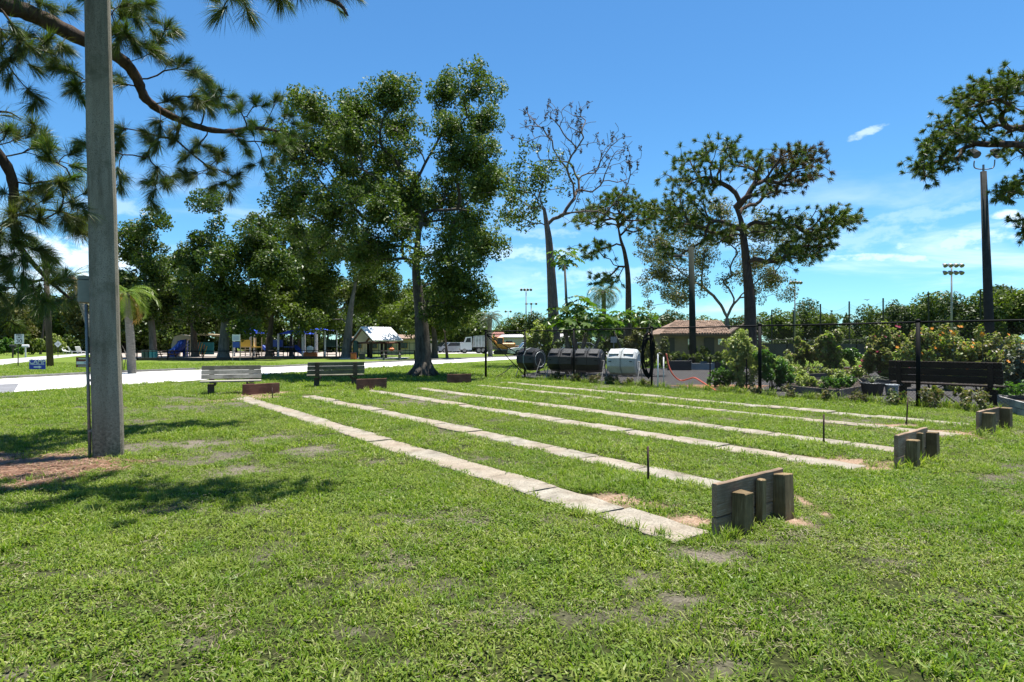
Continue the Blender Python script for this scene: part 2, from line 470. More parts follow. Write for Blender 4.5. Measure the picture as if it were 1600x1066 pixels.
CLAY = [(960, 780, 40, 6, 1.15), (1075, 813, 48, 9, 1.2), (1010, 790, 50, 6, .7), (1330, 722, 62, 9, 1.15), (1365, 733, 35, 6, 1.2), (1450, 675, 66, 6, 1.2), (1500, 678, 36, 6, 1.2), (1375, 664, 55, 3, 1.1), (404, 616, 34, 5, 1.3),
        (400, 622, 30, 3, 1.0), (1262, 790, 14, 14, 1.2), (1250, 818, 20, 7, 1.0), (500, 612, 40, 3, .6), (350, 626, 25, 3, 1.0)]
MULCH = [(40, 733, 110, 19, 1.25), (-80, 735, 130, 24, 1.4)]
ELL = {k: [world_ellipse(*e[:4]) + (e[4],) for e in L] for k, L in (('soil', SOIL), ('clay', CLAY), ('mulch', MULCH))}

def mask(kind, x, y):
    n = fbm(x, y, .45, 3) - .5
    n2 = fbm(x, y, .12, 9) - .5
    out = np.zeros_like(x)
    for (cx, cy, rx, ry, k) in ELL[kind]:
        r = np.sqrt(((x-cx)/rx)**2 + ((y-cy)/ry)**2)
        out = np.maximum(out, k*(1 - sstep(r + n*1.9 + n2*1.5, .25, 1.6)))
    if kind == 'soil':
        t = fbm(x, y, 1.7, 21)
        out = np.maximum(out*.86, .62*sstep(t, .57, .76)*sstep(y, 2, 4))
    return np.clip(out, 0, 1)

ROAD_LO = [(-420, 640), (-120, 622), (0, 615), (190, 602), (308, 595.5), (440, 583.5), (640, 572), (755, 564.5), (830, 560), (1000, 556.5), (1400, 552)]
ROAD_HI = [(-420, 606), (-120, 598), (0, 593), (190, 582.5), (426, 574.5), (500, 571), (640, 565), (755, 559.5), (830, 557), (1000, 554), (1400, 550)]
ROAD2_LO = [(-300, 591), (0, 571.5), (60, 563), (137, 554.5), (200, 551)]
ROAD2_HI = [(-300, 572), (0, 562), (60, 557.5), (137, 552), (200, 549.3)]
GARDEN = [(13.6, 9.5), (10.45, 13.45), (7.1, 17.75), (0.75, 25.75), (0.2, 27.5), (2, 34), (16, 38), (50, 38), (50, 9.5)]
def inside(poly, x, y):
    r = np.zeros(x.shape, dtype=bool); n = len(poly)
    for i in range(n):
        x0, y0 = poly[i][:2]; x1, y1 = poly[(i+1) % n][:2]
        if y0 == y1: continue
        c = ((y0 > y) != (y1 > y)) & (x < (x1-x0)*(y-y0)/(y1-y0) + x0)
        r ^= c
    return r
road_poly = [G(*p).to_tuple()[:2] for p in ROAD_LO] + [G(*p).to_tuple()[:2] for p in reversed(ROAD_HI)]
road2_poly = [G(*p).to_tuple()[:2] for p in ROAD2_LO] + [G(*p).to_tuple()[:2] for p in reversed(ROAD2_HI)]

def relief(x, y):
    a = np.clip((19-y)/6, 0, 1)*np.clip((y+6)/3, 0, 1)*np.clip((16-np.abs(x))/4, 0, 1)
    u = DU.x*x + DU.y*y; v = DV.x*x + DV.y*y
    for (v0, v1, u0, u1) in STRIPS:
        d = np.maximum(np.maximum(v0-v, v-v1), np.maximum(u0-u, u-u1))
        a = a*sstep(d, .0, .35)
    return a*((fbm(x, y, 2.2, 5)-.5)*.05 + (fbm(x, y, .5, 6)-.5)*.02)

def spaced(lo, hi, step, far0, far1, g=1.22):
    a = list(np.arange(lo, hi, step)); s = step
    while a[-1] < far1: s *= g; a.append(a[-1] + s)
    s = step; b = []; c = lo
    while c > far0: s *= g; c -= s; b.append(c)
    return np.array(b[::-1] + a)

xs = spaced(-14, 14, .11, -900, 900); ys = spaced(1.2, 20, .10, -60, 2200)
gx, gy = np.meshgrid(xs, ys)
gz = relief(gx, gy)
nx, ny = len(xs), len(ys)
idx = np.arange(nx*ny).reshape(ny, nx)
loops = np.stack([idx[:-1, :-1], idx[:-1, 1:], idx[1:, 1:], idx[1:, :-1]], -1).reshape(-1, 4)
gm, nt, b = mat_new('lawn_ground')
def att(name):
    a = nt.nodes.new('ShaderNodeAttribute'); a.attribute_name = name; return a.outputs['Fac']
f1 = tex(nt, 'Noise', .35, 5, .6, 'World'); f2 = tex(nt, 'Noise', 5, 8, .7, 'World'); f3 = tex(nt, 'Noise', 40, 5, .7, 'World')
lawn = mix(nt, ramp(nt, f2, [(.3, (0, 0, 0)), (.7, (1, 1, 1))]), (.072, .115, .014), (.130, .182, .026))
lawn = mix(nt, ramp(nt, f1, [(.42, (0, 0, 0)), (.7, (.6, .6, .6))]), lawn, (.130, .150, .040))
thatch = mix(nt, ramp(nt, f3, [(.3, (0, 0, 0)), (.7, (1, 1, 1))]), (.012, .016, .005), (.055, .062, .020))
geo = nt.nodes.new('ShaderNodeNewGeometry'); sp = nt.nodes.new('ShaderNodeSeparateXYZ'); nt.links.new(geo.outputs['Position'], sp.inputs[0])
mr = nt.nodes.new('ShaderNodeMapRange'); nt.links.new(sp.outputs[1], mr.inputs[0]); mr.inputs[1].default_value = 14; mr.inputs[2].default_value = 34
c = mix(nt, mr.outputs[0], thatch, lawn)
soil = ramp(nt, f3, [(.3, (.075, .062, .045)), (.55, (.155, .132, .105)), (.75, (.25, .225, .185))])
clay = ramp(nt, f3, [(.3, (.14, .085, .055)), (.5, (.25, .165, .11)), (.7, (.38, .30, .22))])
mul = ramp(nt, f3, [(.3, (.12, .05, .03)), (.5, (.30, .14, .08)), (.7, (.48, .29, .18))])
c = mix(nt, att('soil'), c, soil); c = mix(nt, att('clay'), c, clay); c = mix(nt, att('mulch'), c, mul)
nt.links.new(c, b.inputs['Base Color']); b.inputs['Roughness'].default_value = 1.0; b.inputs['Specular IOR Level'].default_value = .1
bump(nt, b, f3, .8, .02)
ground = fast_mesh('ground', np.stack([gx, gy, gz], -1).reshape(-1, 3), loops, 4, gm, smooth=True, kind='structure')
for k in ('soil', 'clay', 'mulch'):
    a = ground.data.attributes.new(k, 'FLOAT', 'POINT')
    near = (gx > -15) & (gx < 15) & (gy < 24) & (gy > 1)
    a.data.foreach_set('value', (mask(k, gx, gy)*near).astype(np.float32).ravel())

# sheets: roads, parking, playground bed, garden ground
def strip(name, lo, hi, z, mat, thick=None):
    mb = MB(); A = [G(*p) for p in lo]; B = [G(*p) for p in hi]
    # resample both edges so that the curve is smooth
    def rs(L, n=40):
        d = [0]
        for p, q in zip(L, L[1:]): d.append(d[-1] + (q-p).length)
        out = []
        for i in range(n+1):
            s = d[-1]*i/n; k = max(j for j in range(len(d)) if d[j] <= s + 1e-9); k = min(k, len(L)-2)
            out.append(L[k].lerp(L[k+1], (s-d[k])/(d[k+1]-d[k])))
        return out
    A, B = rs(A), rs(B)
    vs = [Vector((p.x, p.y, z)) for p in A] + [Vector((p.x, p.y, z)) for p in B]; n = len(A)
    mb.add(vs, [(i, i+1, n+i+1, n+i) for i in range(n-1)])
    return obj(name, mb, mat, kind='structure'), B

def m_ground(name, cols, scale=3, rough=.95, bmp=.3):
    cols = [tuple(x*KC for x in q) for q in cols]
    m, nt, b = mat_new(name)
    f = tex(nt, 'Noise', scale, 9, .65, 'World'); g = tex(nt, 'Noise', scale*.12, 4, .6, 'World')
    c = ramp(nt, f, [(.28 + .44*i/(len(cols)-1), c) for i, c in enumerate(cols)])
    c = mix(nt, ramp(nt, g, [(.4, (0, 0, 0)), (.7, (.5, .5, .5))]), c, tuple(x*.78 for x in cols[0]))
    nt.links.new(c, b.inputs['Base Color']); b.inputs['Roughness'].default_value = rough; b.inputs['Specular IOR Level'].default_value = .2
    bump(nt, b, tex(nt, 'Noise', scale*12, 5, .7, 'World'), bmp, .02)
    return m
M['road'] = m_ground('pale_shell_concrete', [(.58, .56, .53), (.66, .64, .61), (.74, .72, .69)], 2)
M['road2'] = m_ground('pale_road_concrete', [(.40, .385, .37), (.50, .48, .46)], 2)
M['asphalt'] = m_ground('grey_asphalt', [(.16, .16, .17), (.24, .24, .25)], 6)
M['cloth'] = m_ground('dark_gravel_and_weed_cloth', [(.028, .026, .026), (.055, .051, .050), (.13, .12, .108)], 14)
M['sandbed'] = m_ground('playground_sand', [(.26, .21, .17), (.40, .34, .29), (.50, .44, .38)], 2)
_, kerb_line = strip('road', ROAD_LO, ROAD_HI, .016, M['road'])
strip('far_road', ROAD2_LO, ROAD2_HI, .012, M['road2'])
strip('side_road', [(-300, 640), (-100, 622), (22, 613)], [(-300, 616), (-100, 606), (30, 600)], .021, M['asphalt'])
strip('parking_lot', [(560, 553), (1180, 552.5)], [(560, 549), (1180, 548.5)], .012, M['road2'])
strip('playground_bed', [(150, 562), (210, 562.5), (350, 561.5), (480, 560), (548, 559)], [(150, 549), (210, 549), (350, 549), (480, 549.5), (560, 550.5)], .012, M['sandbed'])
mb = MB(); kl = kerb_line
for p, q in zip(kl, kl[1:]):
    d = (q-p); L = d.length; c = (p+q)/2
    mb.box((c.x + .0, c.y + .12, .06), (L, .16, .12), math.atan2(d.y, d.x))
obj('kerb', mb, m_ground('kerb_concrete', [(.22, .21, .19), (.36, .34, .31)], 3), kind='structure')
mb = MB(); mb.prism(GARDEN[::-1] if False else GARDEN, .004, .010)
obj('garden_ground', mb, M['cloth'], kind='structure')
M['chips'] = m_ground('orange_brown_wood_chips', [(.12, .055, .03), (.27, .14, .08), (.42, .26, .17)], 30, bmp=.8)
mb = MB(); cc = G(1135, 606)
mb.add([Vector((cc.x + 1.5*(1+.2*math.sin(a*5))*math.cos(a), cc.y + .95*(1+.15*math.sin(a*3))*math.sin(a) + .5, .016)) for a in [i*math.pi/16 for i in range(32)]], [tuple(range(32))])
obj('wood_chip_patch', mb, M['chips'], kind='structure')

# ------------------------------------------------------------------ walkways of concrete slabs
sm, nt, b = mat_new('worn_slab_concrete')
oi = nt.nodes.new('ShaderNodeObjectInfo')
f1 = tex(nt, 'Noise', 3.5, 8, .65, 'World'); f2 = tex(nt, 'Noise', 60, 4, .7, 'World'); f3 = tex(nt, 'Noise', .9, 4, .6, 'World')
c = ramp(nt, f1, [(.3, (.10, .090, .068)), (.48, (.235, .215, .172)), (.7, (.34, .315, .26))])
c = mix(nt, ramp(nt, f3, [(.42, (0, 0, 0)), (.62, (.9, .9, .9))]), c, mix(nt, .5, c, (.27, .205, .14)))
c = mix(nt, ramp(nt, oi.outputs['Random'], [(0, (0, 0, 0)), (1, (.5, .5, .5))]), c, mix(nt, .55, c, (.30, .23, .17)))
c = mix(nt, ramp(nt, f2, [(.38, (.6, .6, .6)), (.52, (0, 0, 0))]), c, (.09, .08, .065))
nt.links.new(c, b.inputs['Base Color']); b.inputs['Roughness'].default_value = .92; b.inputs['Specular IOR Level'].default_value = .2
bump(nt, b, f2, .5, .01)
M['slab_concrete'] = sm
def slab_mesh(L, W, seed):
    r = random.Random(seed); pts = []
    nL = 7
    for i in range(nL): pts.append((-L/2 + L*i/(nL-1), -W/2 + r.uniform(-.012, .02)))
    for i in range(1, 3): pts.append((L/2 - r.uniform(0, .02), -W/2 + W*i/3))
    for i in range(nL): pts.append((L/2 - L*i/(nL-1), W/2 - r.uniform(-.012, .02)))
    for i in range(1, 3): pts.append((-L/2 + r.uniform(0, .02), W/2 - W*i/3))
    c = [(1, 1)]; mb = MB(); n = len(pts)
    inner = [(x*(1-.02/ (L/2)), y*(1-.014/(W/2))) for x, y in pts]
    vs = [Vector((x, y, -.05)) for x, y in pts] + [Vector((x, y, .012)) for x, y in pts] + [Vector((x, y, .022)) for x, y in inner]
    fs = [(i, (i+1) % n, n+(i+1) % n, n+i) for i in range(n)] + [(n+i, n+(i+1) % n, 2*n+(i+1) % n, 2*n+i) for i in range(n)] + [tuple(range(2*n, 3*n))]
    mb.add(vs, fs); me = bpy.data.meshes.new('slab'); me.from_pydata([tuple(v) for v in mb.v], [], mb.f); me.materials.append(sm); return me
slab_len = [.78, .86, .94, 1.02, 1.1, 1.2]
slab_me = [slab_mesh(l, .38, i) for i, l in enumerate(slab_len)]
lane_rz = math.atan2(DU.y, DU.x)
r_ = random.Random(4)
for si, (v0, v1, u0, u1) in enumerate(STRIPS):
    w = empty('walkway', UV(u0, (v0+v1)/2), lane_rz, kind='structure')
    u = 0.0
    while u < (u1-u0) - .4:
        k = r_.randrange(6); L = slab_len[k]
        o = bpy.data.objects.new('slab', slab_me[k]); COL.objects.link(o); o.parent = w
        o.location = (u + L/2, r_.uniform(-.02, .02), r_.uniform(-.012, .008))
        o.rotation_euler = (r_.uniform(-.012, .012), r_.uniform(-.008, .008), r_.uniform(-.02, .02))
        o.scale = (1, (v1-v0)/.38, 1)
        u += L + r_.uniform(.008, .045)

# ------------------------------------------------------------------ grass
def blades(n, R, hmin, hmax, w, seed, lie=1.0):
    g = np.random.default_rng(seed)
    a = g.uniform(0, 2*np.pi, n); r = R*np.sqrt(g.uniform(0, 1, n))
    base = np.stack([r*np.cos(a), r*np.sin(a), np.full(n, -.004)], -1)
    h = g.uniform(hmin, hmax, n); th = g.uniform(0, 2*np.pi, n)
    lean = g.uniform(.45, 1.45, n)*lie
    d = np.stack([np.cos(th), np.sin(th), np.zeros(n)], -1); s = np.stack([-np.sin(th), np.cos(th), np.zeros(n)], -1)
    up = np.array([0, 0, 1.0])
    def pt(t, l): return base + (d*np.sin(l)[:, None] + up*np.cos(l)[:, None])*(h*t)[:, None]
    tw = g.uniform(-.6, .6, n)[:, None]
    s = s + up*tw
    p1 = pt(.5, lean*.7); p2 = p1 + (d*np.sin(lean*1.45)[:, None] + up*np.cos(lean*1.45)[:, None])*(h*.5)[:, None]
    ww = (w*g.uniform(.7, 1.3, n))[:, None]
    V = np.stack([base - s*ww*.35, base + s*ww*.35, p1 + s*ww*.5, p1 - s*ww*.5, p2], 1).reshape(-1, 3)
    i = np.arange(n)*5
    T = np.concatenate([np.stack([i, i+1, i+2], -1), np.stack([i, i+2, i+3], -1), np.stack([i+3, i+2, i+4], -1)])
    return V, T
grm = m_leaf('lawn_grass', [(.062, .102, .009), (.125, .185, .014), (.182, .250, .022), (.240, .305, .034), (.37, .37, .14), (.095, .172, .014)], .38, .42, .9)
nt = grm.node_tree; b = nt.nodes['Principled BSDF']
# patches of fresher and of drier turf
src = b.inputs['Base Color'].links[0].from_socket
fa = tex(nt, 'Noise', .55, 4, .6, 'World'); fb = tex(nt, 'Noise', 1.9, 4, .6, 'World')
c = mix(nt, ramp(nt, fa, [(.40, (0, 0, 0)), (.68, (.7, .7, .7))]), src, (.215, .245, .050))
c = mix(nt, ramp(nt, fb, [(.5, (0, 0, 0)), (.72, (.7, .7, .7))]), c, (.060, .140, .014))
for l in list(nt.links):
    if l.from_socket == src and l.to_node.name not in (c.node.name,) and l.to_node.type in ('BSDF_PRINCIPLED',): nt.links.remove(l)
nt.links.new(c, b.inputs['Base Color']); b.inputs['Specular IOR Level'].default_value = .16
def scatter(name, pts, srcs, rotz, scl, vid, label=None, kind='stuff', mat=None, tilt=.15):
    me = bpy.data.meshes.new(name)
    me.vertices.add(len(pts)); me.vertices.foreach_set('co', pts.astype(np.float32).ravel())
    for an, ty, val in (('rot', 'FLOAT_VECTOR', np.stack([NP.normal(0, tilt, len(pts)), NP.normal(0, tilt, len(pts)), rotz], -1)), ('scl', 'FLOAT', scl), ('vid', 'INT', vid)):
        a = me.attributes.new(an, ty, 'POINT')
        a.data.foreach_set('vector' if ty == 'FLOAT_VECTOR' else 'value', np.asarray(val, dtype=np.int32 if ty == 'INT' else np.float32).ravel())
    me.materials.append(mat)
    o = bpy.data.objects.new(name, me); COL.objects.link(o); props(o, label=label, kind=kind)
    ng = bpy.data.node_groups.new(name, 'GeometryNodeTree')
    ng.interface.new_socket('Geometry', in_out='INPUT', socket_type='NodeSocketGeometry')
    ng.interface.new_socket('Geometry', in_out='OUTPUT', socket_type='NodeSocketGeometry')
    N = ng.nodes; L = ng.links
    gi = N.new('NodeGroupInput'); go = N.new('NodeGroupOutput'); ip = N.new('GeometryNodeInstanceOnPoints')
    gti = N.new('GeometryNodeJoinGeometry')
    for s in reversed(srcs):
        ob = N.new('GeometryNodeObjectInfo'); ob.inputs['Object'].default_value = s
        g2 = N.new('GeometryNodeGeometryToInstance'); L.new(ob.outputs['Geometry'], g2.inputs[0]); L.new(g2.outputs[0], gti.inputs[0])
    L.new(gi.outputs[0], ip.inputs['Points']); L.new(gti.outputs[0], ip.inputs['Instance']); ip.inputs['Pick Instance'].default_value = True
    def na(n, ty):
        a = N.new('GeometryNodeInputNamedAttribute'); a.data_type = ty; a.inputs['Name'].default_value = n; return a.outputs['Attribute']
    L.new(na('vid', 'INT'), ip.inputs['Instance Index']); L.new(na('scl', 'FLOAT'), ip.inputs['Scale'])
    L.new(na('rot', 'FLOAT_VECTOR'), ip.inputs['Rotation'])
    L.new(ip.outputs[0], go.inputs[0])
    md = o.modifiers.new('scatter', 'NODES'); md.node_group = ng
    return o
def src_obj(name, V, T, mat):
    me = bpy.data.meshes.new(name); me.from_pydata(V.tolist(), [], T.tolist()); me.materials.append(mat)
    return bpy.data.objects.new(name, me)

def place_points(y0, y1, dens, margin=1.2, side=.86):
    A = 0.0; ymid = (y0+y1)/2
    W = lambda y: side*y + margin
    n = int(dens*(y1-y0)*2*W(ymid))
    y = NP.uniform(0, 1, n); y = np.sqrt(y*(y1**2-y0**2) + y0**2)
    x = NP.uniform(-1, 1, n)*W(y)
    return x, y
def keep_grass(x, y, thin=1.0):
    u = DU.x*x + DU.y*y; v = DV.x*x + DV.y*y
    p = np.ones_like(x)
    for k, (v0, v1, u0, u1) in enumerate(STRIPS):
        e = (.0, .005, .01, .02, .06, .03)[k] + .12*(fbm(x, y, .45, 77+k)-.45)
        d = np.maximum(np.maximum(v0+e-v, v-v1+e), np.maximum(u0-u, u-u1))
        p = p*(d > 0)
    so = mask('soil', x, y); cl = mask('clay', x, y); mu = mask('mulch', x, y)
    p = p*(1 - .88*so)*(1 - .97*cl)*(1 - .97*mu)
    p = p*(~inside(road_poly, x, y))*(~inside(road2_poly, x, y))
    gar = inside(GARDEN, x, y); p = p*(~gar)
    return NP.uniform(0, 1, len(x)) < p*thin
tufts = [src_obj('grass_tuft', *blades(26, .078, .022, .064, .0068, 100+i), grm) for i in range(5)] + [src_obj('grass_tuft', *blades(20, .06, .055, .105, .007, 200+i, .9), grm) for i in range(2)] + [src_obj('grass_tuft', *blades(26, .085, .02, .05, .008, 300+i, 1.3), grm) for i in range(2)]
parts = []
for (y0, y1, dens, s0, s1) in ((2.1, 7.5, 320, .70, 1.25), (7.5, 14, 150, 1.0, 1.45), (14, 24, 62, 1.3, 1.9), (24, 44, 20, 1.7, 2.6)):
    x, y = place_points(y0, y1, dens)
    k = keep_grass(x, y); x, y = x[k], y[k]
    s = NP.uniform(s0, s1, len(x))*(.7 + .6*fbm(x, y, .8, 55))
    so = mask('soil', x, y); s = s*(1-.4*so)
    vid = NP.integers(0, 5, len(x)); fl = fbm(x, y, .9, 91)
    vid = np.where((fl > .62) & (NP.uniform(0, 1, len(x)) < .5), NP.integers(5, 7, len(x)), vid)
    vid = np.where((fl < .42) & (NP.uniform(0, 1, len(x)) < .5), NP.integers(7, 9, len(x)), vid)
    parts.append((x, y, s, vid))
x, y, s, vid = [np.concatenate([p[i] for p in parts]) for i in range(4)]
scatter('grass', np.stack([x, y, relief(x, y)], -1), tufts, NP.uniform(0, 6.28, len(x)), s, vid, 'short coarse green lawn grass growing over the whole ground', mat=grm)
print('grass instances', len(x))
# longer weeds at the foot of the boards, stakes and pole
wt = [src_obj('weed_tuft', *blades(16, .05, .08, .17, .008, 400+i, .8), grm) for i in range(3)]
wp = []
def wline(a, b, n, w, s0=.8, s1=1.4):
    for i in range(n):
        t = rnd.random(); p = Vector(a).lerp(Vector(b), t); wp.append((p.x + rnd.gauss(0, w), p.y + rnd.gauss(0, w), rnd.uniform(s0, s1)))
wline(G(1125, 852), G(1225, 812), 26, .06, .6, 1.0); wline(G(1405, 738), G(1455, 720), 16, .06); wline(G(1530, 683), G(1568, 672), 14, .06)
wline(G(1008, 758), G(1020, 757), 6, .04, .5, .8); wline(G(1286, 700), G(1292, 700), 5, .04, .5, .8); wline(G(150, 716), G(200, 714), 14, .05, .5, .8)
wline(G(880, 800), G(1090, 852), 34, .07, .5, .9)
wline((10.2, 13.7, 0), (1.0, 25.4, 0), 260, .12, 1.0, 2.2); wline((10.3, 13.4, 0), (12.5, 10.7, 0), 60, .12, 1.0, 2.2)
wline(G(565, 612), G(604, 611), 12, .08, 1, 1.5)
wp = np.array(wp)
scatter('weeds', np.stack([wp[:, 0], wp[:, 1], np.zeros(len(wp))], -1), wt, NP.uniform(0, 6.28, len(wp)), wp[:, 2], NP.integers(0, 3, len(wp)), 'taller grass and weeds along the fence foot, boards and slab edge', mat=grm)
# fallen pine needles on the mulch bed
def needles_flat(n, R, seed, l0=.05, l1=.12, hw=.0028):
    g = np.random.default_rng(seed); a = g.uniform(0, 6.28, n); r = R*np.sqrt(g.uniform(0, 1, n)); t = g.uniform(0, 6.28, n); L = g.uniform(l0, l1, n)
    c = np.stack([r*np.cos(a), r*np.sin(a), g.uniform(.004, .03, n)], -1); d = np.stack([np.cos(t), np.sin(t), g.uniform(-.15, .15, n)], -1)*L[:, None]; s = np.stack([-np.sin(t), np.cos(t), 0*t], -1)*hw
    V = np.stack([c-s, c+s, c+d+s, c+d-s], 1).reshape(-1, 3); i = np.arange(n)*4
    return V, np.concatenate([np.stack([i, i+1, i+2], -1), np.stack([i, i+2, i+3], -1)])
strawm = m_leaf('fallen_needles', [(.20, .08, .04), (.36, .17, .09), (.52, .33, .21), (.26, .19, .14)], .1, .6)
x, y = place_points(5.5, 10, 130); k = mask('mulch', x, y) > .35 + .3*NP.uniform(0, 1, len(x)); x, y = x[k], y[k]
drym = m_leaf('dry_thatch', [(.20, .17, .085), (.28, .24, .13), (.14, .10, .06), (.34, .30, .19)], .2, .6)
x2, y2 = place_points(2.1, 13, 26); pk = fbm(x2, y2, .8, 131); so2 = mask('soil', x2, y2); k2 = (~inside(GARDEN, x2, y2)) & (keep_grass(x2, y2) | (so2 > .3)) & ((pk > .5) | (so2 > .3)) & (NP.uniform(0, 1, len(x2)) < .75)
x2, y2 = x2[k2], y2[k2]
scatter('dry_thatch', np.stack([x2, y2, relief(x2, y2) + .004], -1), [src_obj('thatch', *needles_flat(34, .14, 50+i, .012, .05, .0016), drym) for i in range(3)], NP.uniform(0, 6.28, len(x2)), NP.uniform(.7, 1.4, len(x2)), NP.integers(0, 3, len(x2)), 'dead straw-coloured grass and leaf bits lying in the lawn', mat=drym, tilt=.12)
def rosette(n, R, seed):
    g = np.random.default_rng(seed); V = []; T = []
    for i in range(n):
        a = g.uniform(0, 6.28); r = R*g.uniform(.2, 1); h = g.uniform(.02, .045); c = np.array([r*np.cos(a), r*np.sin(a), h]); s = g.uniform(.006, .010); t = g.uniform(0, 6.28)
        k = len(V)
        for j in range(6):
            q = t + j*np.pi/3; V.append(c + np.array([s*np.cos(q), s*np.sin(q)*.8, g.uniform(-.002, .004)]))
        T += [[k, k+1, k+2], [k, k+2, k+3], [k, k+3, k+4], [k, k+4, k+5]]
    return np.array(V), np.array(T)
clm = m_leaf('clover_leaves', [(.08, .14, .012), (.12, .19, .018), (.17, .24, .026)], .3, .7)
x3, y3 = place_points(2.1, 11, 40); k3 = keep_grass(x3, y3) & (fbm(x3, y3, .7, 171) > .56)
x3, y3 = x3[k3], y3[k3]
scatter('clover', np.stack([x3, y3, relief(x3, y3)], -1), [src_obj('clover_leaf', *rosette(22, .09, 70+i), clm) for i in range(3)], NP.uniform(0, 6.28, len(x3)), NP.uniform(.8, 1.3, len(x3)), NP.integers(0, 3, len(x3)), 'small round-leaved weeds growing in patches through the lawn', mat=clm, tilt=.08)
scatter('pine_needle_litter', np.stack([x, y, relief(x, y)], -1), [src_obj('litter', *needles_flat(40, .12, i), strawm) for i in range(3)], NP.uniform(0, 6.28, len(x)), NP.uniform(.7, 1.3, len(x)), NP.integers(0, 3, len(x)), 'reddish fallen pine needles on the bare bed beside the concrete pole', mat=strawm, tilt=.05)

# ------------------------------------------------------------------ horseshoe backboards
def backboard(name, a, b, h, label, wood, postw, posts, back=1.0, group='horseshoe backboards', th=.045, split=.62, cap=True):
    """a, b: ground ends of the board; posts: (place along 0..1, width, depth, height factor, lean) on the side away from the pit"""
    a, b = Vector(a), Vector(b); L = (b-a).length; rz = math.atan2(b.y-a.y, b.x-a.x)
    t = empty(name, (a+b)/2, rz, label, 'backboard', group)
    hs = h*split
    rp = random.Random(int(L*1e4))
    def plank(z0, z1, Lk):
        mb = MB(); n = 7; vs = []; w0 = rp.uniform(-.006, .006)
        for i in range(n+1):
            x = -Lk/2 + Lk*i/n; wy = w0*math.sin(math.pi*i/n) + rp.uniform(-.0015, .0015); dz = rp.uniform(-.0035, .0035)
            for yy, zz in ((-th/2, z0), (th/2, z0), (th/2, z1-.006), (th/2-.006, z1), (-th/2+.006, z1), (-th/2, z1-.006)): vs.append((x, yy + wy, zz + (dz if zz > z0 + .01 else -dz*.5)))
        fs = [(5, 4, 3, 2, 1, 0), tuple(n*6+k for k in range(6))] + [(i*6+k, i*6+(k+1) % 6, (i+1)*6+(k+1) % 6, (i+1)*6+k) for i in range(n) for k in range(6)]
        return mb.add(vs, fs)
    m1 = plank(-.06, h-hs-.006, L); m2 = plank(h-hs+.003, h, L*.996)
    obj('plank', m1, wood, t); obj('plank', m2, wood, t)
    for (s, w, d, k, lean) in posts:
        ph = h*k; mb = MB()
        mb.box((0, 0, ph/2-.05), (w, d, ph+.1), bev=min(.006, w*.08))
        mb.jitter(.0035, int(s*100)); o = obj('post', mb, postw, t)
        o.location = ((s-.5)*L, -back*(th/2 + d/2 + .003), 0); o.rotation_euler = (lean*back*.6, -lean*.4, .05*(s-.4))
    return t
near_posts = [(.26, .115, .115, .80, .0), (.575, .065, .06, .93, .02), (.90, .15, .11, .94, -.10)]
backboard('backboard', G(1116, 840), G(1220, 806), .41, 'largest and nearest plank backboard with three weathered posts behind it', M['board_wood'], M['post_wood'], near_posts)
backboard('backboard', G(1400, 734), G(1446, 716), .40, 'middle of the three plank backboards at the near lane ends', M['board_wood'], M['post_wood'],
          [(.28, .12, .12, .82, 0), (.62, .07, .06, .93, 0), (1.0, .15, .12, .86, -.04)])
backboard('backboard', G(1527, 679.5), G(1560, 670), .375, 'rightmost plank backboard, beside the dark bench by the fence', M['board_wood'], M['post_wood'],
          [(.2, .18, .14, .93, 0), (1.05, .18, .14, .98, -.02)])
fp = [(.2, .1, .1, .85, 0), (.8, .1, .1, .85, 0)]
backboard('backboard', G(379, 618), G(436.5, 614.5), .31, 'low red brown backboard in front of the pale grey bench', M['red_wood'], M['brown_post'], fp, -1.0, split=.96)
backboard('backboard', G(557, 611), G(604, 609), .36, 'dull brown backboard at the right of the shaded bench', M['red_wood'], M['brown_post'], fp, -1.0, split=.96)
backboard('backboard', G(698.5, 600), G(736, 599), .345, 'small brown backboard in the shade right of the oak trunk', M['red_wood'], M['brown_post'], fp, -1.0, split=.96)

# ------------------------------------------------------------------ stakes
def stake(p, h, lean, label):
    t = empty('horseshoe_stake', p, 0, label, 'stake', 'iron horseshoe stakes')
    obj('rod', MB().tube([(0, 0, -.1), (lean[0]*.5, lean[1]*.5, h*.5), (lean[0], lean[1], h)], .0125, 8), M['rust'], t, smooth=True)
    obj('collar', MB().tube([(lean[0]*.02, 0, .0), (lean[0]*.06, 0, .03)], [.024, .018], 8), M['rust'], t)
stake(G(1013, 756), .395, (-.005, .0), 'iron stake left of the largest backboard')
stake(G(1287, 699), .47, (.0, .0), 'upright iron stake left of the middle near backboard')
stake(G(1416, 662), .48, (.03, .0), 'leaning iron stake in front of the dark bench')
stake(G(426, 625), .32, (-.01, .0), 'iron stake in front of the low red brown backboard')

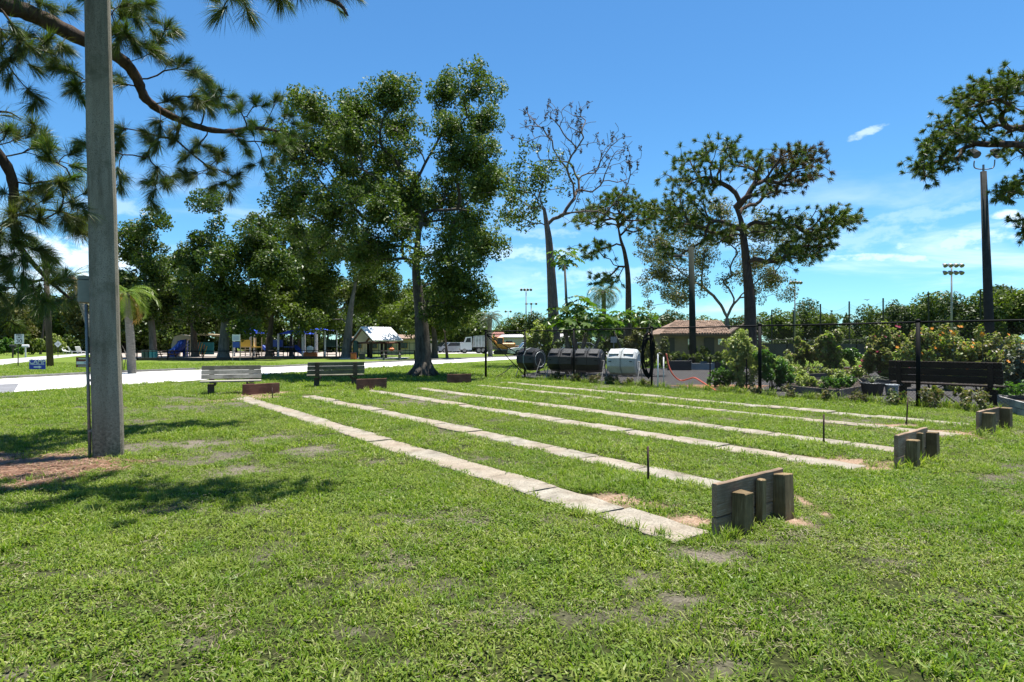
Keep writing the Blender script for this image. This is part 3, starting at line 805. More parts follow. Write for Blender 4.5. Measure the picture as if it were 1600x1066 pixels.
# ------------------------------------------------------------------ benches
def bench(p, rz, L, H, label, back_m, seat_m, leg_m, legs=(.17, .83), lw=.17, slats=3, tilt=.16, away=False):
    """bench facing its own -y; away=True: seen from behind it just has rz turned by pi"""
    t = empty('park_bench', p, rz, label, 'bench')
    sh = H*.49
    for i in range(3):
        obj('seat_slat', MB().box((0, -.03-.155*i, sh-.02), (L, .14, .042), bev=.008), seat_m, t)
    bh = (H - sh - .02)
    for i in range(slats):
        z = sh + .03 + bh*(i+.5)/slats; y = .075 + tilt*(z-sh)
        o = obj('backrest_slat', MB().box((0, 0, 0), (L*(1 if i < slats-1 else .985), .036, bh/slats*.95), bev=.005), (seat_m if i < slats-1 else back_m), t)
        o.location = (0, y, z); o.rotation_euler = (-tilt, 0, 0)
    for s in legs:
        x = (s-.5)*L
        g = obj('leg', MB().box((x, -.17, (sh-.10)/2-.08), (lw, .19, sh-.10+.16), bev=.01), leg_m, t)
        obj('seat_beam', MB().box((x + (lw/2+.024)*(1 if s < .5 else -1), -.17, sh-.09), (.045, .44, .10), bev=.006), leg_m, t)
        o = obj('back_support', MB().box((0, 0, 0), (lw*.8, .05, bh+.08), bev=.01), leg_m, t)
        o.location = (x, .125 + tilt*bh*.45, sh + bh*.5 - (.06 if not away else .01)); o.rotation_euler = (-tilt, 0, 0)
    return t
def bench_between(a, b, **k):
    a, b = Vector(a), Vector(b); rz = math.atan2(b.y-a.y, b.x-a.x)
    if k.get('away'): rz += math.pi
    return bench((a+b)/2, rz, (b-a).length, **k)
bench_between((-8.95, 17.95, 0), (-7.45, 18.55, 0), H=.80, label='pale grey wooden bench in full sun at the left', back_m=M['moss_shade_wood'], seat_m=M['grey_wood'], leg_m=M['brown_post'])
bench_between((-6.75, 20.55, 0), (-5.02, 21.2, 0), H=.83, label='wooden bench in the shade of the oak, the shade put into its dark colour', back_m=M['moss_shade_wood'], seat_m=M['moss_shade_wood'], leg_m=M['brown_post'], away=True)  # the oak's shade is put into this bench's darker wood colour
bench_between((9.55, 15.75, 0), (11.05, 14.0, 0), H=1.03, label='large dark brown bench behind the chain link fence', back_m=M['dark_bench'], seat_m=M['dark_bench'], leg_m=M['dark_bench'], away=True, legs=(.1, .9), lw=.13)

# ------------------------------------------------------------------ concrete lamp pole
pb = G(170, 713)
pole = empty('concrete_pole', pb, .50, 'thick square concrete pole rising out of the top of the picture', 'pole')
def sq(w, z, cx, ch): return [(cx + x*w/2, y*w/2, z) for x, y in ((-1+ch, -1), (1-ch, -1), (1, -1+ch), (1, 1-ch), (1-ch, 1), (-1+ch, 1), (-1, 1-ch), (-1, -1+ch))]
mb = MB(); vs = []; lv = 12; hh = 10.5
for i in range(lv+1):
    z = -.3 + (hh+.3)*i/lv; w = .338 - .0115*max(z, 0); vs += sq(w, z, -.022*z + .004*math.sin(i*2.1), .16)
fs = [tuple(range(7, -1, -1)), tuple(range(lv*8, lv*8+8))] + [(L*8+i, L*8+(i+1) % 8, (L+1)*8+(i+1) % 8, (L+1)*8+i) for L in range(lv) for i in range(8)]
mb.add(vs, fs); obj('shaft', mb, M['concrete_pole'], pole)
obj('conduit', MB().tube([(-.198, -.03, -.1), (-.222, -.03, 1.0), (-.245, -.03, 1.98)], .019, 8), M['galv'], pole, smooth=True)
obj('strap', MB().box((-.195, -.03, 1.0), (.075, .05, .03)), M['galv'], pole)
obj('strap', MB().box((-.182, -.03, .35), (.075, .05, .03)), M['galv'], pole)
bx = empty('switch_box', P(132, 474, 8.20), .55, 'grey green electrical box strapped to the left side of the pole', 'electrical box')
obj('case', MB().box((0, 0, .155), (.145, .15, .31), bev=.015), M['grey_box'], bx)
obj('cover', MB().box((0, -.082, .155), (.13, .012, .29), bev=.004), M['grey_box'], bx)
obj('lid_cap', MB().prism([(-.08, 0), (.08, 0), (.07, .035), (0, .05), (-.07, .035)], -.085, .08, Matrix.Translation((0, 0, .312)) @ Matrix.Rotation(math.pi/2, 4, 'X')), M['grey_box'], bx)
obj('bracket', MB().box((.095, .0, .16), (.05, .04, .05)), M['rust'], bx)

# ------------------------------------------------------------------ chain link fence
FH = 1.98
FP = [Vector((11.97, 11.5, 0)), Vector((9.47, 14.55, 0)), Vector((7.03, 17.7, 0)), Vector((4.63, 20.68, 0)), Vector((2.33, 23.5, 0)), Vector((.53, 25.8, 0)), Vector((-1.09, 25.95, 0))]
fence = empty('chain_link_fence', FP[2], 0, 'tall black chain link fence round the community garden', 'fence')
for i, p in enumerate(FP):
    r = .048 if i in (1, 2, 6) else .036
    obj('post', MB().tube([p + Vector((0, 0, -.1)), p + Vector((0, 0, FH))], r, 10), M['black_metal'], fence, world=True, smooth=True)
    obj('post_cap', MB().tube([p + Vector((0, 0, FH)), p + Vector((0, 0, FH+.03)), p + Vector((0, 0, FH+.055))], [r*1.25, r*1.2, r*.3], 10), M['black_metal'], fence, world=True, smooth=True)
far_r = Vector((14.5, 8.4, 0))
for i, (a, b) in enumerate(zip([far_r] + FP, FP)):
    obj('top_rail', MB().tube([a + Vector((0, 0, FH-.02)), (a+b)/2 + Vector((0, 0, FH-.028)), b + Vector((0, 0, FH-.02))], .022, 8), M['black_metal'], fence, world=True, smooth=True)
def chain(a, b, H, pitch=.075, w=.0022):
    d = (b-a); L = d.length; d = d.normalized(); nrm = Vector((-d.y, d.x, 0)); mb = MB()
    def strand(s0, z0, s1, z1, off):
        p = a + d*s0 + Vector((0, 0, z0)) + nrm*off; q = a + d*s1 + Vector((0, 0, z1)) + nrm*off
        t = (q-p).normalized(); u = nrm*w; v_ = t.cross(nrm)*w
        tri = [u, v_*.9-u*.5, -v_*.9-u*.5]
        mb.add([p+x for x in tri] + [q+x for x in tri], [(0, 1, 4, 3), (1, 2, 5, 4), (2, 0, 3, 5)])
    n = int((L+H)/pitch)
    for i in range(n):
        s = -H + i*pitch
        s0, z0, s1, z1 = s, 0, s+H, H
        if s0 < 0: z0 -= s0; s0 = 0
        if s1 > L: z1 -= (s1-L); s1 = L
        if s1 > s0:
            strand(s0, z0+.03, s1, z1+.03, .003); strand(L-s0, z0+.03, L-s1, z1+.03, -.003)
    return mb
for a, b in zip([far_r] + FP[:-1], FP):
    if b is FP[-1]: continue
    obj('chain_link_mesh', chain(a, b, FH-.07), M['black_metal'], fence, world=True, kind='stuff')
obj('chain_link_mesh', chain(FP[5], FP[6], FH-.07, .09), M['black_metal'], fence, world=True, kind='stuff')
for z0, z1 in ((FH-.15, .12), (FH-.15, .85)):
    a = FP[6] + Vector((0, 0, z0)); b = FP[5] + Vector((0, 0, z1))
    obj('brace', MB().tube([a, b], .02, 6), M['black_metal'], fence, world=True, smooth=True)
obj('gate_rail', MB().tube([FP[6] + Vector((0, 0, FH-.16)), FP[5] + Vector((0, 0, FH-.14))], .018, 6), M['black_metal'], fence, world=True, smooth=True)
# coil of black hose hanging on the fence post, and the loose loop by the gate
mb = MB(); c0 = FP[3] + Vector((-.05, -.05, 0))
pts = []
r_ = random.Random(5)
for i in range(150):
    a = i*2*math.pi/19; k = i/150
    pts.append(c0 + Vector(((.20+.12*math.sin(i*.31))*math.cos(a)*.8 - .06, -.03 - .04*math.sin(i*.7), 1.05 + (.68+.12*math.sin(i*.17))*math.sin(a))))
mb.tube(pts, .019, 6)
props(obj('garden_hose', mb, M['black_metal'], smooth=True), 'black garden hose hanging in long loops on a fence post', 'hose')
mb = MB(); pts = [P(778+i*4, 0, 1) for i in range(2)]
pts = [G(775, 592) + Vector((0, .6, .05)), G(790, 590) + Vector((0, 1, .22)), G(800, 586) + Vector((0, .8, .42)), G(812, 588) + Vector((0, .8, .40)), G(815, 590) + Vector((0, .8, .05))]
def spline(pts, n=8):
    out = []; P_ = [pts[0]] + list(pts) + [pts[-1]]
    for i in range(1, len(P_)-2):
        for k in range(n):
            t = k/n; a, b, c, d = P_[i-1], P_[i], P_[i+1], P_[i+2]
            out.append(.5*((2*b) + (c-a)*t + (2*a-5*b+4*c-d)*t*t + (3*b-a-3*c+d)*t*t*t))
    out.append(P_[-2]); return out
mb.tube(spline(pts), .018, 6)
props(obj('garden_hose', mb, M['black_metal'], smooth=True), 'thin dark hose arching over the grass by the fence gate', 'hose')
M['red_hose'] = m_plain('coral_red_hose', (.62, .12, .06), .4, .08, 8, bmp=.02)
hp = [P(1041, 553, 22.5), P(1044, 566, 22.3), P(1052, 584, 22.0), G(1063, 596), G(1080, 592) + Vector((0, 0, .08)), G(1098, 602), G(1118, 609), G(1128, 613)]
hp = [P(1041, 553, 21.6), P(1045, 572, 21.5), P(1052, 586, 21.4), P(1063, 594.5, 21.4), P(1075, 592.5, 21.2), P(1085, 590.5, 21), P(1100, 599, 20), G(1117, 611) + Vector((0, 0, .03)), G(1127, 613) + Vector((0, 0, .02))]
props(obj('garden_hose', MB().tube(spline(hp), .024, 8), M['red_hose'], smooth=True), 'coral red hose curving down behind the fence', 'hose')
tp = empty('water_tap', G(1028, 606), 0, 'white pipe standpipe with tap where the red hose starts', 'standpipe')
obj('pipe', MB().tube([(0, 0, -.05), (0, 0, 1.12)], .022, 8), M['white'], tp, smooth=True)
obj('pipe', MB().tube([(.27, .35, -.05), (.27, .35, 1.0)], .02, 8), M['white'], tp, smooth=True)
obj('tap', MB().tube([(0, 0, 1.1), (.05, 0, 1.14), (.12, 0, 1.1)], .025, 8), M['galv'], tp, smooth=True)

# ------------------------------------------------------------------ compost tumblers
def tumbler(p, rz, label, mat, edge, closed_end=False, L=1.0, R=.49):
    t = empty('compost_tumbler', p, rz, label, 'composter', 'compost tumblers behind the fence')
    zc = .79; n = 10
    mb = MB(); vs = []; prof = [(-L/2, R*.80), (-L/2+.05, R*.93), (-.04, R), (0, R*.96), (.04, R), (L/2-.05, R*.93), (L/2, R*.80)]
    for x, r in prof:
        for k in range(n):
            a = 2*math.pi*(k+.5)/n; vs.append((x, r*math.cos(a), zc + r*math.sin(a)*.95))
    fs = [tuple(range(n)), tuple((len(prof)-1)*n+k for k in range(n-1, -1, -1))]
    for i in range(len(prof)-1):
        for k in range(n): fs.append((i*n+k, i*n+(k+1) % n, (i+1)*n+(k+1) % n, (i+1)*n+k))
    mb.add(vs, fs); obj('drum', mb, mat, t)
    obj('seam_band', MB().add([(x, (R*1.03)*math.cos(2*math.pi*(k+.5)/n), zc + (R*1.03)*.95*math.sin(2*math.pi*(k+.5)/n)) for x in (-.018, .018) for k in range(n)],
        [(k, (k+1) % n, n+(k+1) % n, n+k) for k in range(n)]), edge, t)
    for s in (-1, 1):
        obj('lid', MB().box((s*L*.25, -R*.55, zc+R*.73), (L*.34, .30, .03), rx=.62, bev=.008), mat, t)
        obj('end_rim', MB().tube([(s*(L/2+.005), R*.62*math.cos(a), zc + R*.62*math.sin(a)) for a in [2*math.pi*i/16 for i in range(17)]], .018, 6, cap=False), edge, t)
        obj('vent_slot', MB().box((s*L*.12, -R*.80, zc+R*.50), (.025, .012, .09), rx=-.5), M['black_metal'], t)
        obj('vent_slot', MB().box((s*L*.36, -R*.96, zc+R*.05), (.10, .012, .03)), M['black_metal'], t)
        x = s*(L/2+.05)
        obj('leg', MB().tube([(x, -.42, 0), (x, 0, zc)], .018, 6), M['galv'], t)
        obj('leg', MB().tube([(x, .42, 0), (x, 0, zc)], .018, 6), M['galv'], t)
    obj('axle', MB().tube([(-L/2-.06, 0, zc), (L/2+.06, 0, zc)], .02, 6), M['galv'], t)
    return t
blk = m_plain('black_recycled_plastic', (.016, .0165, .018), .45, .25, 5, bmp=.1)
gry = m_plain('pale_grey_plastic', (.52, .54, .53), .45, .12, 5, bmp=.05)
gre = m_plain('darker_grey_plastic', (.27, .30, .30), .5, .12, 5, bmp=.05)
tumbler(G(830, 591), -.75, 'black drum composter turned end-on, nearest the fence corner', blk, gre, L=.95, R=.50)
tumbler(G(880, 594), -.42, 'black drum composter just left of the thin fence post', blk, blk, L=1.05)
tumbler(G(921, 596), -.42, 'black drum composter between the fence post and the pale one', blk, blk, L=1.05)
tumbler(G(975, 600), -.45, 'pale grey drum composter beside the hanging hose', gry, gre, L=1.05, R=.51)

# ------------------------------------------------------------------ garden beds, pots and planters
def leaf_cloud(centers, radii, n, size, seed, asp=.5, up=.5, shell=.55):
    """leaf quads scattered through ellipsoid clumps; returns verts and quads"""
    g = np.random.default_rng(seed)
    centers = np.asarray([tuple(c) for c in centers], dtype=float); radii = np.asarray(radii, dtype=float)
    if radii.ndim == 1: radii = np.stack([radii]*3, -1)
    w = (radii[:, 0]*radii[:, 1]*radii[:, 2])**.75; k = g.choice(len(centers), n, p=w/w.sum())
    d = g.normal(size=(n, 3)); d /= np.linalg.norm(d, axis=1)[:, None]
    r = g.uniform(0, 1, n)**(1/3.0); r = np.where(g.uniform(0, 1, n) < shell, .70 + .36*g.uniform(0, 1, n), r)
    c = centers[k] + d*r[:, None]*radii[k]
    nrm = d*.7 + g.normal(size=(n, 3))*.8 + np.array([0, 0, up]); nrm /= np.linalg.norm(nrm, axis=1)[:, None]
    a = np.cross(nrm, g.normal(size=(n, 3))); a /= np.linalg.norm(a, axis=1)[:, None]; b_ = np.cross(nrm, a)
    s = (size*g.uniform(.6, 1.35, n))[:, None]
    fold = nrm*s*.12
    V = np.stack([c - a*s, c + b_*s*asp + fold, c + a*s - fold, c - b_*s*asp + fold], 1).reshape(-1, 3)
    return V, np.arange(4*n).reshape(n, 4)

def shrub(name, label, base, blobs, n, size, mat, seed, cat='shrub', stems=6, group=None, asp=.5, flowers=None):
    """blobs: (dx, dy, z, r) about the base point"""
    t = empty(name, base, 0, label, cat, group)
    base = Vector(base)
    cs = [base + Vector((x, y, z)) for x, y, z, r in blobs]; rs = [(r, r, r*.95) for x, y, z, r in blobs]
    r2 = random.Random(seed)
    # break each blob into smaller clumps so that the outline is uneven
    C2, R2 = [], []
    for c, r in zip(cs, rs):
        for i in range(13):
            d = Vector((r2.gauss(0, 1), r2.gauss(0, 1), r2.gauss(0, 1))).normalized()*r[0]*r2.uniform(.3, .95)
            q = c + d
            if q.z < .1: q.z = .1
            k = r[0]*r2.uniform(.16, .36); q.z += k*r2.uniform(0, 1.2); C2.append(q); R2.append((k, k, k*r2.uniform(.8, 1.9)))
    V, Q = leaf_cloud(C2, R2, n, size, seed, asp, 1.0)
    V[:, 2] = np.maximum(V[:, 2], .02)
    fast_mesh('foliage', V, Q, 4, mat, t, kind='stuff')
    for i in range(stems):
        c = C2[r2.randrange(len(C2))]
        s = base + Vector((r2.uniform(-.1, .1), r2.uniform(-.1, .1), -.03))
        mid = s.lerp(c, .5) + Vector((r2.uniform(-.05, .05), r2.uniform(-.05, .05), .08))
        obj('stem', MB().tube([s, mid, c], [.02, .014, .005], 5), M['brown_post'], t, world=True)
    if flowers:
        for (fm, fn, fs, blo) in flowers:
            cc = [C2[r2.randrange(len(C2))] for _ in range(fn)]
            for c in cc:
                d = Vector((r2.gauss(0, 1), -abs(r2.gauss(0, 1)), abs(r2.gauss(0, 1)))).normalized()*r2.uniform(.12, .3)
                q = c + d; mbf = MB()
                a0 = r2.uniform(0, 6); nx_ = Vector((r2.uniform(-.4, .4), -.7, .7)).normalized(); u = nx_.orthogonal().normalized(); v_ = nx_.cross(u)
                for k in range(6):
                    a = a0 + k*math.pi/3; e = (u*math.cos(a) + v_*math.sin(a))*fs; g_ = (u*math.cos(a+.5) + v_*math.sin(a+.5))*fs*.6; h_ = (u*math.cos(a-.5) + v_*math.sin(a-.5))*fs*.6
                    mbf.add([q, q+g_+nx_*fs*.2, q+e+nx_*fs*.1, q+h_+nx_*fs*.2], [(0, 1, 2, 3)])
                obj('flower', mbf, fm, t, world=True)
    return t

def bed(name, label, corners, h, mat, cat='raised bed', th=.045, fill=None, parts='board'):
    """open frame of boards round the corner points"""
    cs = [Vector((c[0], c[1], 0)) for c in corners]; cen = sum(cs, Vector())/len(cs)
    t = empty(name, cen, 0, label, cat)
    for a, b_ in zip(cs, cs[1:] + cs[:1]):
        d = b_-a; L = d.length
        rows = max(1, round(h/.16))
        for k in range(rows):
            obj(parts, MB().box(((a+b_)/2) + Vector((0, 0, h*(k+.5)/rows)), (L-.01*(k % 2)-th, th, h/rows-.008), math.atan2(d.y, d.x), bev=.005), mat, t, world=True)
    for c in cs: obj('corner_post', MB().box(c + Vector((0, 0, h/2+.01)), (th*1.5, th*1.5, h+.03), bev=.005), mat, t, world=True)
    inn = [cen + (c-cen)*.97 for c in cs]
    obj('soil', MB().add([Vector((c.x, c.y, h*.8)) for c in inn], [tuple(range(len(inn)))]), fill or M['dark_soil'], t, world=True)
    return t
M['dark_soil'] = m_ground('dark_garden_soil', [(.03, .022, .016), (.075, .055, .04)], 9)
M['bed_wood'] = m_wood('grey_brown_bed_wood', (.08, .065, .055), (.15, .13, .115), (.26, .235, .21), (3, 3, 12))
M['terracotta'] = m_plain('terracotta', (.42, .14, .06), .8, .2, 8, bmp=.15)
M['metal_bed'] = m_plain('dull_grey_tub', (.30, .33, .35), .6, .15, 6, bmp=.1)
def gq(px, py): p = G(px, py); return (p.x, p.y)
bed('raised_bed', 'low wooden raised bed with sprouting greens left of the black pot', [gq(1222, 612.5), gq(1309, 622), gq(1352, 613), gq(1340, 600.5), gq(1262, 600)], .22, M['bed_wood'])
bed('raised_bed', 'grey wooden raised bed in front of the terracotta troughs', [gq(1262, 599), gq(1318, 597), gq(1352, 591.5), gq(1262, 588)], .35, M['bed_wood'])
bed('raised_bed', 'dark raised bed partly hidden behind the black pot', [gq(1346, 603), gq(1392, 605), gq(1392, 597), gq(1350, 597)], .25, M['bed_wood'])
bed('raised_bed', 'grey block bed at the right edge beside the dark bench', [gq(1562, 640), gq(1610, 655), gq(1700, 650), gq(1640, 634)], .30, M['cap_wood'])
bed('raised_bed', 'pale grey metal bed behind the red hose', [gq(1080, 578), gq(1116, 578), gq(1118, 574.5), gq(1082, 574.5)], .36, M['metal_bed'])
bed('raised_bed', 'black planter bed left of the pale grey metal bed', [gq(1044, 579), gq(1079, 579), gq(1082, 575), gq(1046, 575)], .52, blk)
bed('raised_bed', 'black planter bed right of the pale grey metal bed', [gq(1117, 578), gq(1148, 578), gq(1150, 574.5), gq(1119, 574.5)], .40, blk)
def trough(name, label, p, L, W, H, rz, mat, cat='planter'):
    t = empty(name, p, rz, label, cat)
    mb = MB(); a = [(-L/2*.93, -W/2*.9), (L/2*.93, -W/2*.9), (L/2*.93, W/2*.9), (-L/2*.93, W/2*.9)]; b_ = [(-L/2, -W/2), (L/2, -W/2), (L/2, W/2), (-L/2, W/2)]
    mb.add([(x, y, 0) for x, y in a] + [(x, y, H) for x, y in b_], [(3, 2, 1, 0)] + [(i, (i+1) % 4, 4+(i+1) % 4, 4+i) for i in range(4)])
    obj('tub', mb, mat, t)
    rim = MB(); rim.box((0, -W/2, H-.02), (L+.04, .03, .05)); rim.box((0, W/2, H-.02), (L+.04, .03, .05)); rim.box((-L/2, 0, H-.02), (.03, W-.03, .05)); rim.box((L/2, 0, H-.02), (.03, W-.03, .05))
    obj('rim', rim, mat, t)
    obj('soil', MB().add([(x*.97, y*.97, H-.04) for x, y in b_], [(0, 1, 2, 3)]), M['dark_soil'], t)
    return t
trough('trough', 'terracotta trough under the round dark bush', G(1255, 582), .85, .4, .27, 0, M['terracotta'])
trough('trough', 'long terracotta trough right of the round dark bush', G(1325, 584), 1.30, .4, .27, 0, M['terracotta'])
trough('trough', 'black box planter at the right edge by the dark bench', G(1592, 641) , .55, .4, .3, -.5, blk)
def pot(name, label, p, r, h, mat, cat='pot', taper=.8):
    t = empty(name, p, 0, label, cat)
    obj('body', MB().tube([(0, 0, 0), (0, 0, h*.9), (0, 0, h)], [r*taper, r*.98, r], 14), mat, t, smooth=False)
    obj('rim', MB().tube([(r*1.02*math.cos(a), r*1.02*math.sin(a), h) for a in [2*math.pi*i/14 for i in range(15)]], .018, 6, cap=False), mat, t)
    return t
pot('plant_pot', 'black round pot holding a spiky rosette plant', G(1363, 618), .30, .34, blk)
pot('bucket', 'light grey bucket at the left foot of the dark bench', G(1393, 618.5), .17, .30, M['metal_bed'], 'bucket')
t = empty('spiky_plant', G(1363, 618) + Vector((0, 0, .34)), 0, 'rosette of long spiky grey green leaves in the black pot', 'plant')
r_ = random.Random(8)
for i in range(22):
    a = r_.uniform(0, 6.28); L = r_.uniform(.3, .48); e = r_.uniform(.25, 1.1); d = Vector((math.cos(a), math.sin(a), 0)); s = Vector((-d.y, d.x, 0))*.022
    p0 = Vector((0, 0, 0)); p1 = d*L*.5*math.cos(e) + Vector((0, 0, L*.55*math.sin(e)+.04)); p2 = d*L + Vector((0, 0, L*.5*math.sin(e)))
    obj('leaf', MB().add([p0-s, p0+s, p1+s*.9+Vector((0, 0, .01)), p1-s*.9, p2], [(0, 1, 2, 3), (3, 2, 4)]), M['palm_grey'], t)
# T posts that hold the garden plants
for (px, y0, y1, d, lb) in ((1109.5, 605, 558, None, 'thin dark stake left of the variegated bush'), (1166.5, 611, 560, None, 'thin dark stake in front of the variegated bush'), (1206, 608, 575, None, 'thin dark stake right of the fence post'), (1238.5, 600, 573, None, 'short dark stake beside the grey raised bed')):
    g0 = G(px, y0); hgt = (y0-y1)/F*g0.y
    t = empty('garden_stake', g0, 0, lb, 'stake', 'garden stakes')
    obj('shaft', MB().box((0, 0, hgt/2-.05), (.035, .03, hgt+.1)), M['black_metal'], t)
    obj('spade', MB().box((0, .02, .02), (.09, .008, .12)), M['black_metal'], t)

r2 = random.Random(3)
M['garden_leaf'] = m_leaf('garden_plant_leaves', [(.14, .22, .03), (.23, .33, .05), (.32, .42, .08), (.44, .48, .18), (.26, .19, .10)], .34, .42, 1.2)
def gb(px, d): return Vector(((px-CX)/F*d, d, 0))
shrub('variegated_bush', 'pale yellow green bush with upright twigs beside the fence post', gb(1158, 20.0), [(0, 0, 1.05, .55), (-.35, 0, .8, .42), (.35, 0, .85, .5), (0, 0, 1.5, .42), (.25, 0, 1.35, .35), (-.3, 0, 1.4, .3), (.1, 0, .45, .5)], 5200, .05, M['lime_leaf'], 31, stems=10)
shrub('leafy_clump', 'fresh green low clump left of the variegated bush', gb(1130, 20.6), [(0, 0, .35, .38), (.3, 0, .3, .3), (-.3, .1, .25, .3)], 1100, .06, M['bright_leaf'], 32, cat='plant')
shrub('leafy_clump', 'fresh green tall clump behind the fence post', gb(1205, 19.3), [(0, 0, .6, .5), (.35, 0, .5, .42), (-.25, 0, .75, .4), (.5, .2, .35, .35)], 2400, .06, M['bright_leaf'], 33, cat='plant')
shrub('leafy_clump', 'yellow green clump left of the grey raised bed', gb(1245, 21.0), [(0, 0, .35, .35), (-.4, 0, .5, .35), (.2, 0, .3, .3)], 1100, .055, M['lime_leaf'], 34, cat='plant')
shrub('round_bush', 'wide round green bush left of the taller dark one', gb(1262, 29), [(0, 0, .95, .62), (-.5, 0, .75, .5), (.4, 0, .8, .5), (-.2, 0, 1.3, .4)], 6000, .07, M['garden_leaf'], 35)
shrub('round_bush', 'tall rounded dark green bush over the terracotta trough', gb(1296, 27.5), [(0, 0, 1.3, .55), (0, 0, 1.65, .42), (.1, 0, .8, .5), (-.2, 0, 1.0, .4), (.2, 0, .4, .4)], 6500, .07, M['garden_leaf'], 36)
shrub('leafy_clump', 'low green clump behind the long terracotta trough', gb(1335, 28), [(0, 0, .8, .4), (.5, 0, .75, .4), (-.3, 0, .9, .35)], 1500, .06, M['bright_leaf'], 37, cat='plant')
shrub('flowering_bush', 'big bush topped with crimson flowers left of the dark bench', gb(1385, 22), [(0, 0, 1.1, .65), (-.4, 0, .9, .5), (.45, 0, 1.1, .5), (0, 0, 1.55, .45), (.4, 0, 1.5, .35), (-.3, 0, .5, .5), (.2, 0, .4, .5)], 8000, .06, M['garden_leaf'], 38, flowers=[(M['red_flower'], 24, .065, 0)])
shrub('flowering_bush', 'loose bush with orange flowers behind the thick fence post', gb(1455, 19.5), [(0, 0, 1.2, .62), (.6, 0, 1.2, .6), (-.5, 0, 1.2, .6), (.2, 0, 1.55, .45), (.9, .2, 1.35, .45), (0, 0, .5, .5), (.7, 0, .5, .5)], 7500, .055, M['garden_leaf'], 39, flowers=[(M['orange_flower'], 60, .065, 0)])
shrub('flowering_bush', 'mixed green and russet plants behind the middle of the dark bench', gb(1530, 19), [(0, 0, 1.05, .6), (.6, 0, 1.1, .6), (-.5, 0, 1.1, .55), (.2, 0, 1.35, .45), (1.1, 0, 1.1, .5), (.3, 0, .5, .5), (-.4, 0, .5, .5), (1.0, 0, .5, .5)], 7000, .055, M['garden_leaf'], 40, flowers=[(M['orange_flower'], 26, .065, 0), (M['pale_flower'], 20, .045, 0)])
shrub('flowering_bush', 'grey green bush with orange blossoms at the right edge', gb(1592, 15.0), [(0, 0, .75, .4), (.4, 0, .85, .45), (-.1, 0, .45, .35), (.1, 0, 1.15, .3)], 4200, .05, M['palm_grey'], 41, flowers=[(M['orange_flower'], 20, .06, 0)])
shrub('sprouting_greens', 'bright green seedlings filling the low raised bed', gb(1310, 17.7) + Vector((0, 0, .1)), [(0, 0, .17, .2), (.3, .1, .18, .2), (-.35, .1, .13, .17), (.5, .3, .2, .2), (.1, .5, .18, .2)], 1500, .04, M['bright_leaf'], 42, cat='plant', stems=0)
shrub('bed_herbs', 'low herbs growing out of the black and grey planter beds', gb(1098, 33.2) + Vector((0, .4, .2)), [(-1.4, 0, .5, .35), (-.8, 0, .5, .3), (-.2, 0, .4, .3), (.4, 0, .45, .3), (1.0, 0, .5, .35), (1.6, 0, .55, .4)], 2200, .06, M['mid_leaf'], 43, cat='plant', stems=0)
shrub('leafy_clump', 'dark clump of leaves under the dark bench', gb(1500, 15.2), [(0, 0, .18, .25), (.5, -.3, .18, .25), (-.4, .3, .2, .22)], 1200, .045, M['garden_leaf'], 44, cat='plant', stems=2)
for (px, d, sp_, n, sd_, lb, mt) in ((1290, 18.6, .9, 1400, 45, 'small yellow green plants at the back of the low raised bed', 'lime_leaf'), (1300, 23.5, 1.2, 2000, 46, 'low mixed plants in the grey raised bed', 'garden_leaf'), (1440, 24.5, 1.6, 4200, 47, 'green plants behind the crimson-topped bush', 'bright_leaf'),
        (1560, 23, 1.7, 4200, 48, 'tall green plants behind the orange flowering bushes', 'garden_leaf'), (1350, 31, 1.8, 3000, 49, 'green plants at the back of the garden right of the round bush', 'garden_leaf'), (1590, 14.2, .35, 700, 50, 'small green plant in the grey block bed', 'bright_leaf'), (1180, 27, 1.5, 2600, 51, 'green plants behind the variegated bush', 'garden_leaf'), (1058, 37, 1.7, 4200, 52, 'green plants in front of the left end of the brick hut', 'mid_leaf'), (1125, 36, 2.0, 4200, 53, 'green plants in front of the right end of the brick hut', 'garden_leaf')):
    r4 = random.Random(sd_); hh_ = 1.5 if sd_ in (47, 48) else (1.1 if sd_ in (49, 51, 52, 53) else .35)
    shrub('garden_plants', lb, gb(px, d), [(r4.uniform(-sp_, sp_), r4.uniform(-.3, .3), r4.uniform(.25, hh_), r4.uniform(.2, .34)) for _ in range(9)], n, .055, M[mt], sd_, cat='plants', stems=3)
flw = empty('tall_flower', gb(1489, 17.5), 0, 'single orange flower on a tall dark stem right of the fence post', 'flower', 'single tall orange flowers')
def tall_flower(t, h):
    obj('stem', MB().tube([(0, 0, 0), (.04, 0, h*.5), (0, 0, h)], .01, 5), M['weed_leaf'], t)
    for k in range(7):
        a = k*2*math.pi/7; u = Vector((math.cos(a), -.25, math.sin(a)))*.085; v_ = Vector((math.cos(a+.42), -.25, math.sin(a+.42)))*.055; w_ = Vector((math.cos(a-.42), -.25, math.sin(a-.42)))*.055; q = Vector((0, 0, h))
        obj('petal', MB().add([q, q+v_, q+u, q+w_], [(0, 1, 2, 3)]), M['orange_flower'], t)
    for k in range(5):
        z = h*(.3+.13*k); s = 1 if k % 2 else -1
        obj('leaf', MB().add([(0, 0, z), (s*.08, -.03, z+.06), (s*.2, 0, z+.03), (s*.09, .03, z+.01)], [(0, 1, 2, 3)]), M['weed_leaf'], t)
tall_flower(flw, 1.72)
flw2 = empty('tall_flower', gb(1534, 16.5), 0, 'orange flower on a tall stem in front of the floodlight pole', 'flower', 'single tall orange flowers')
tall_flower(flw2, 1.70)

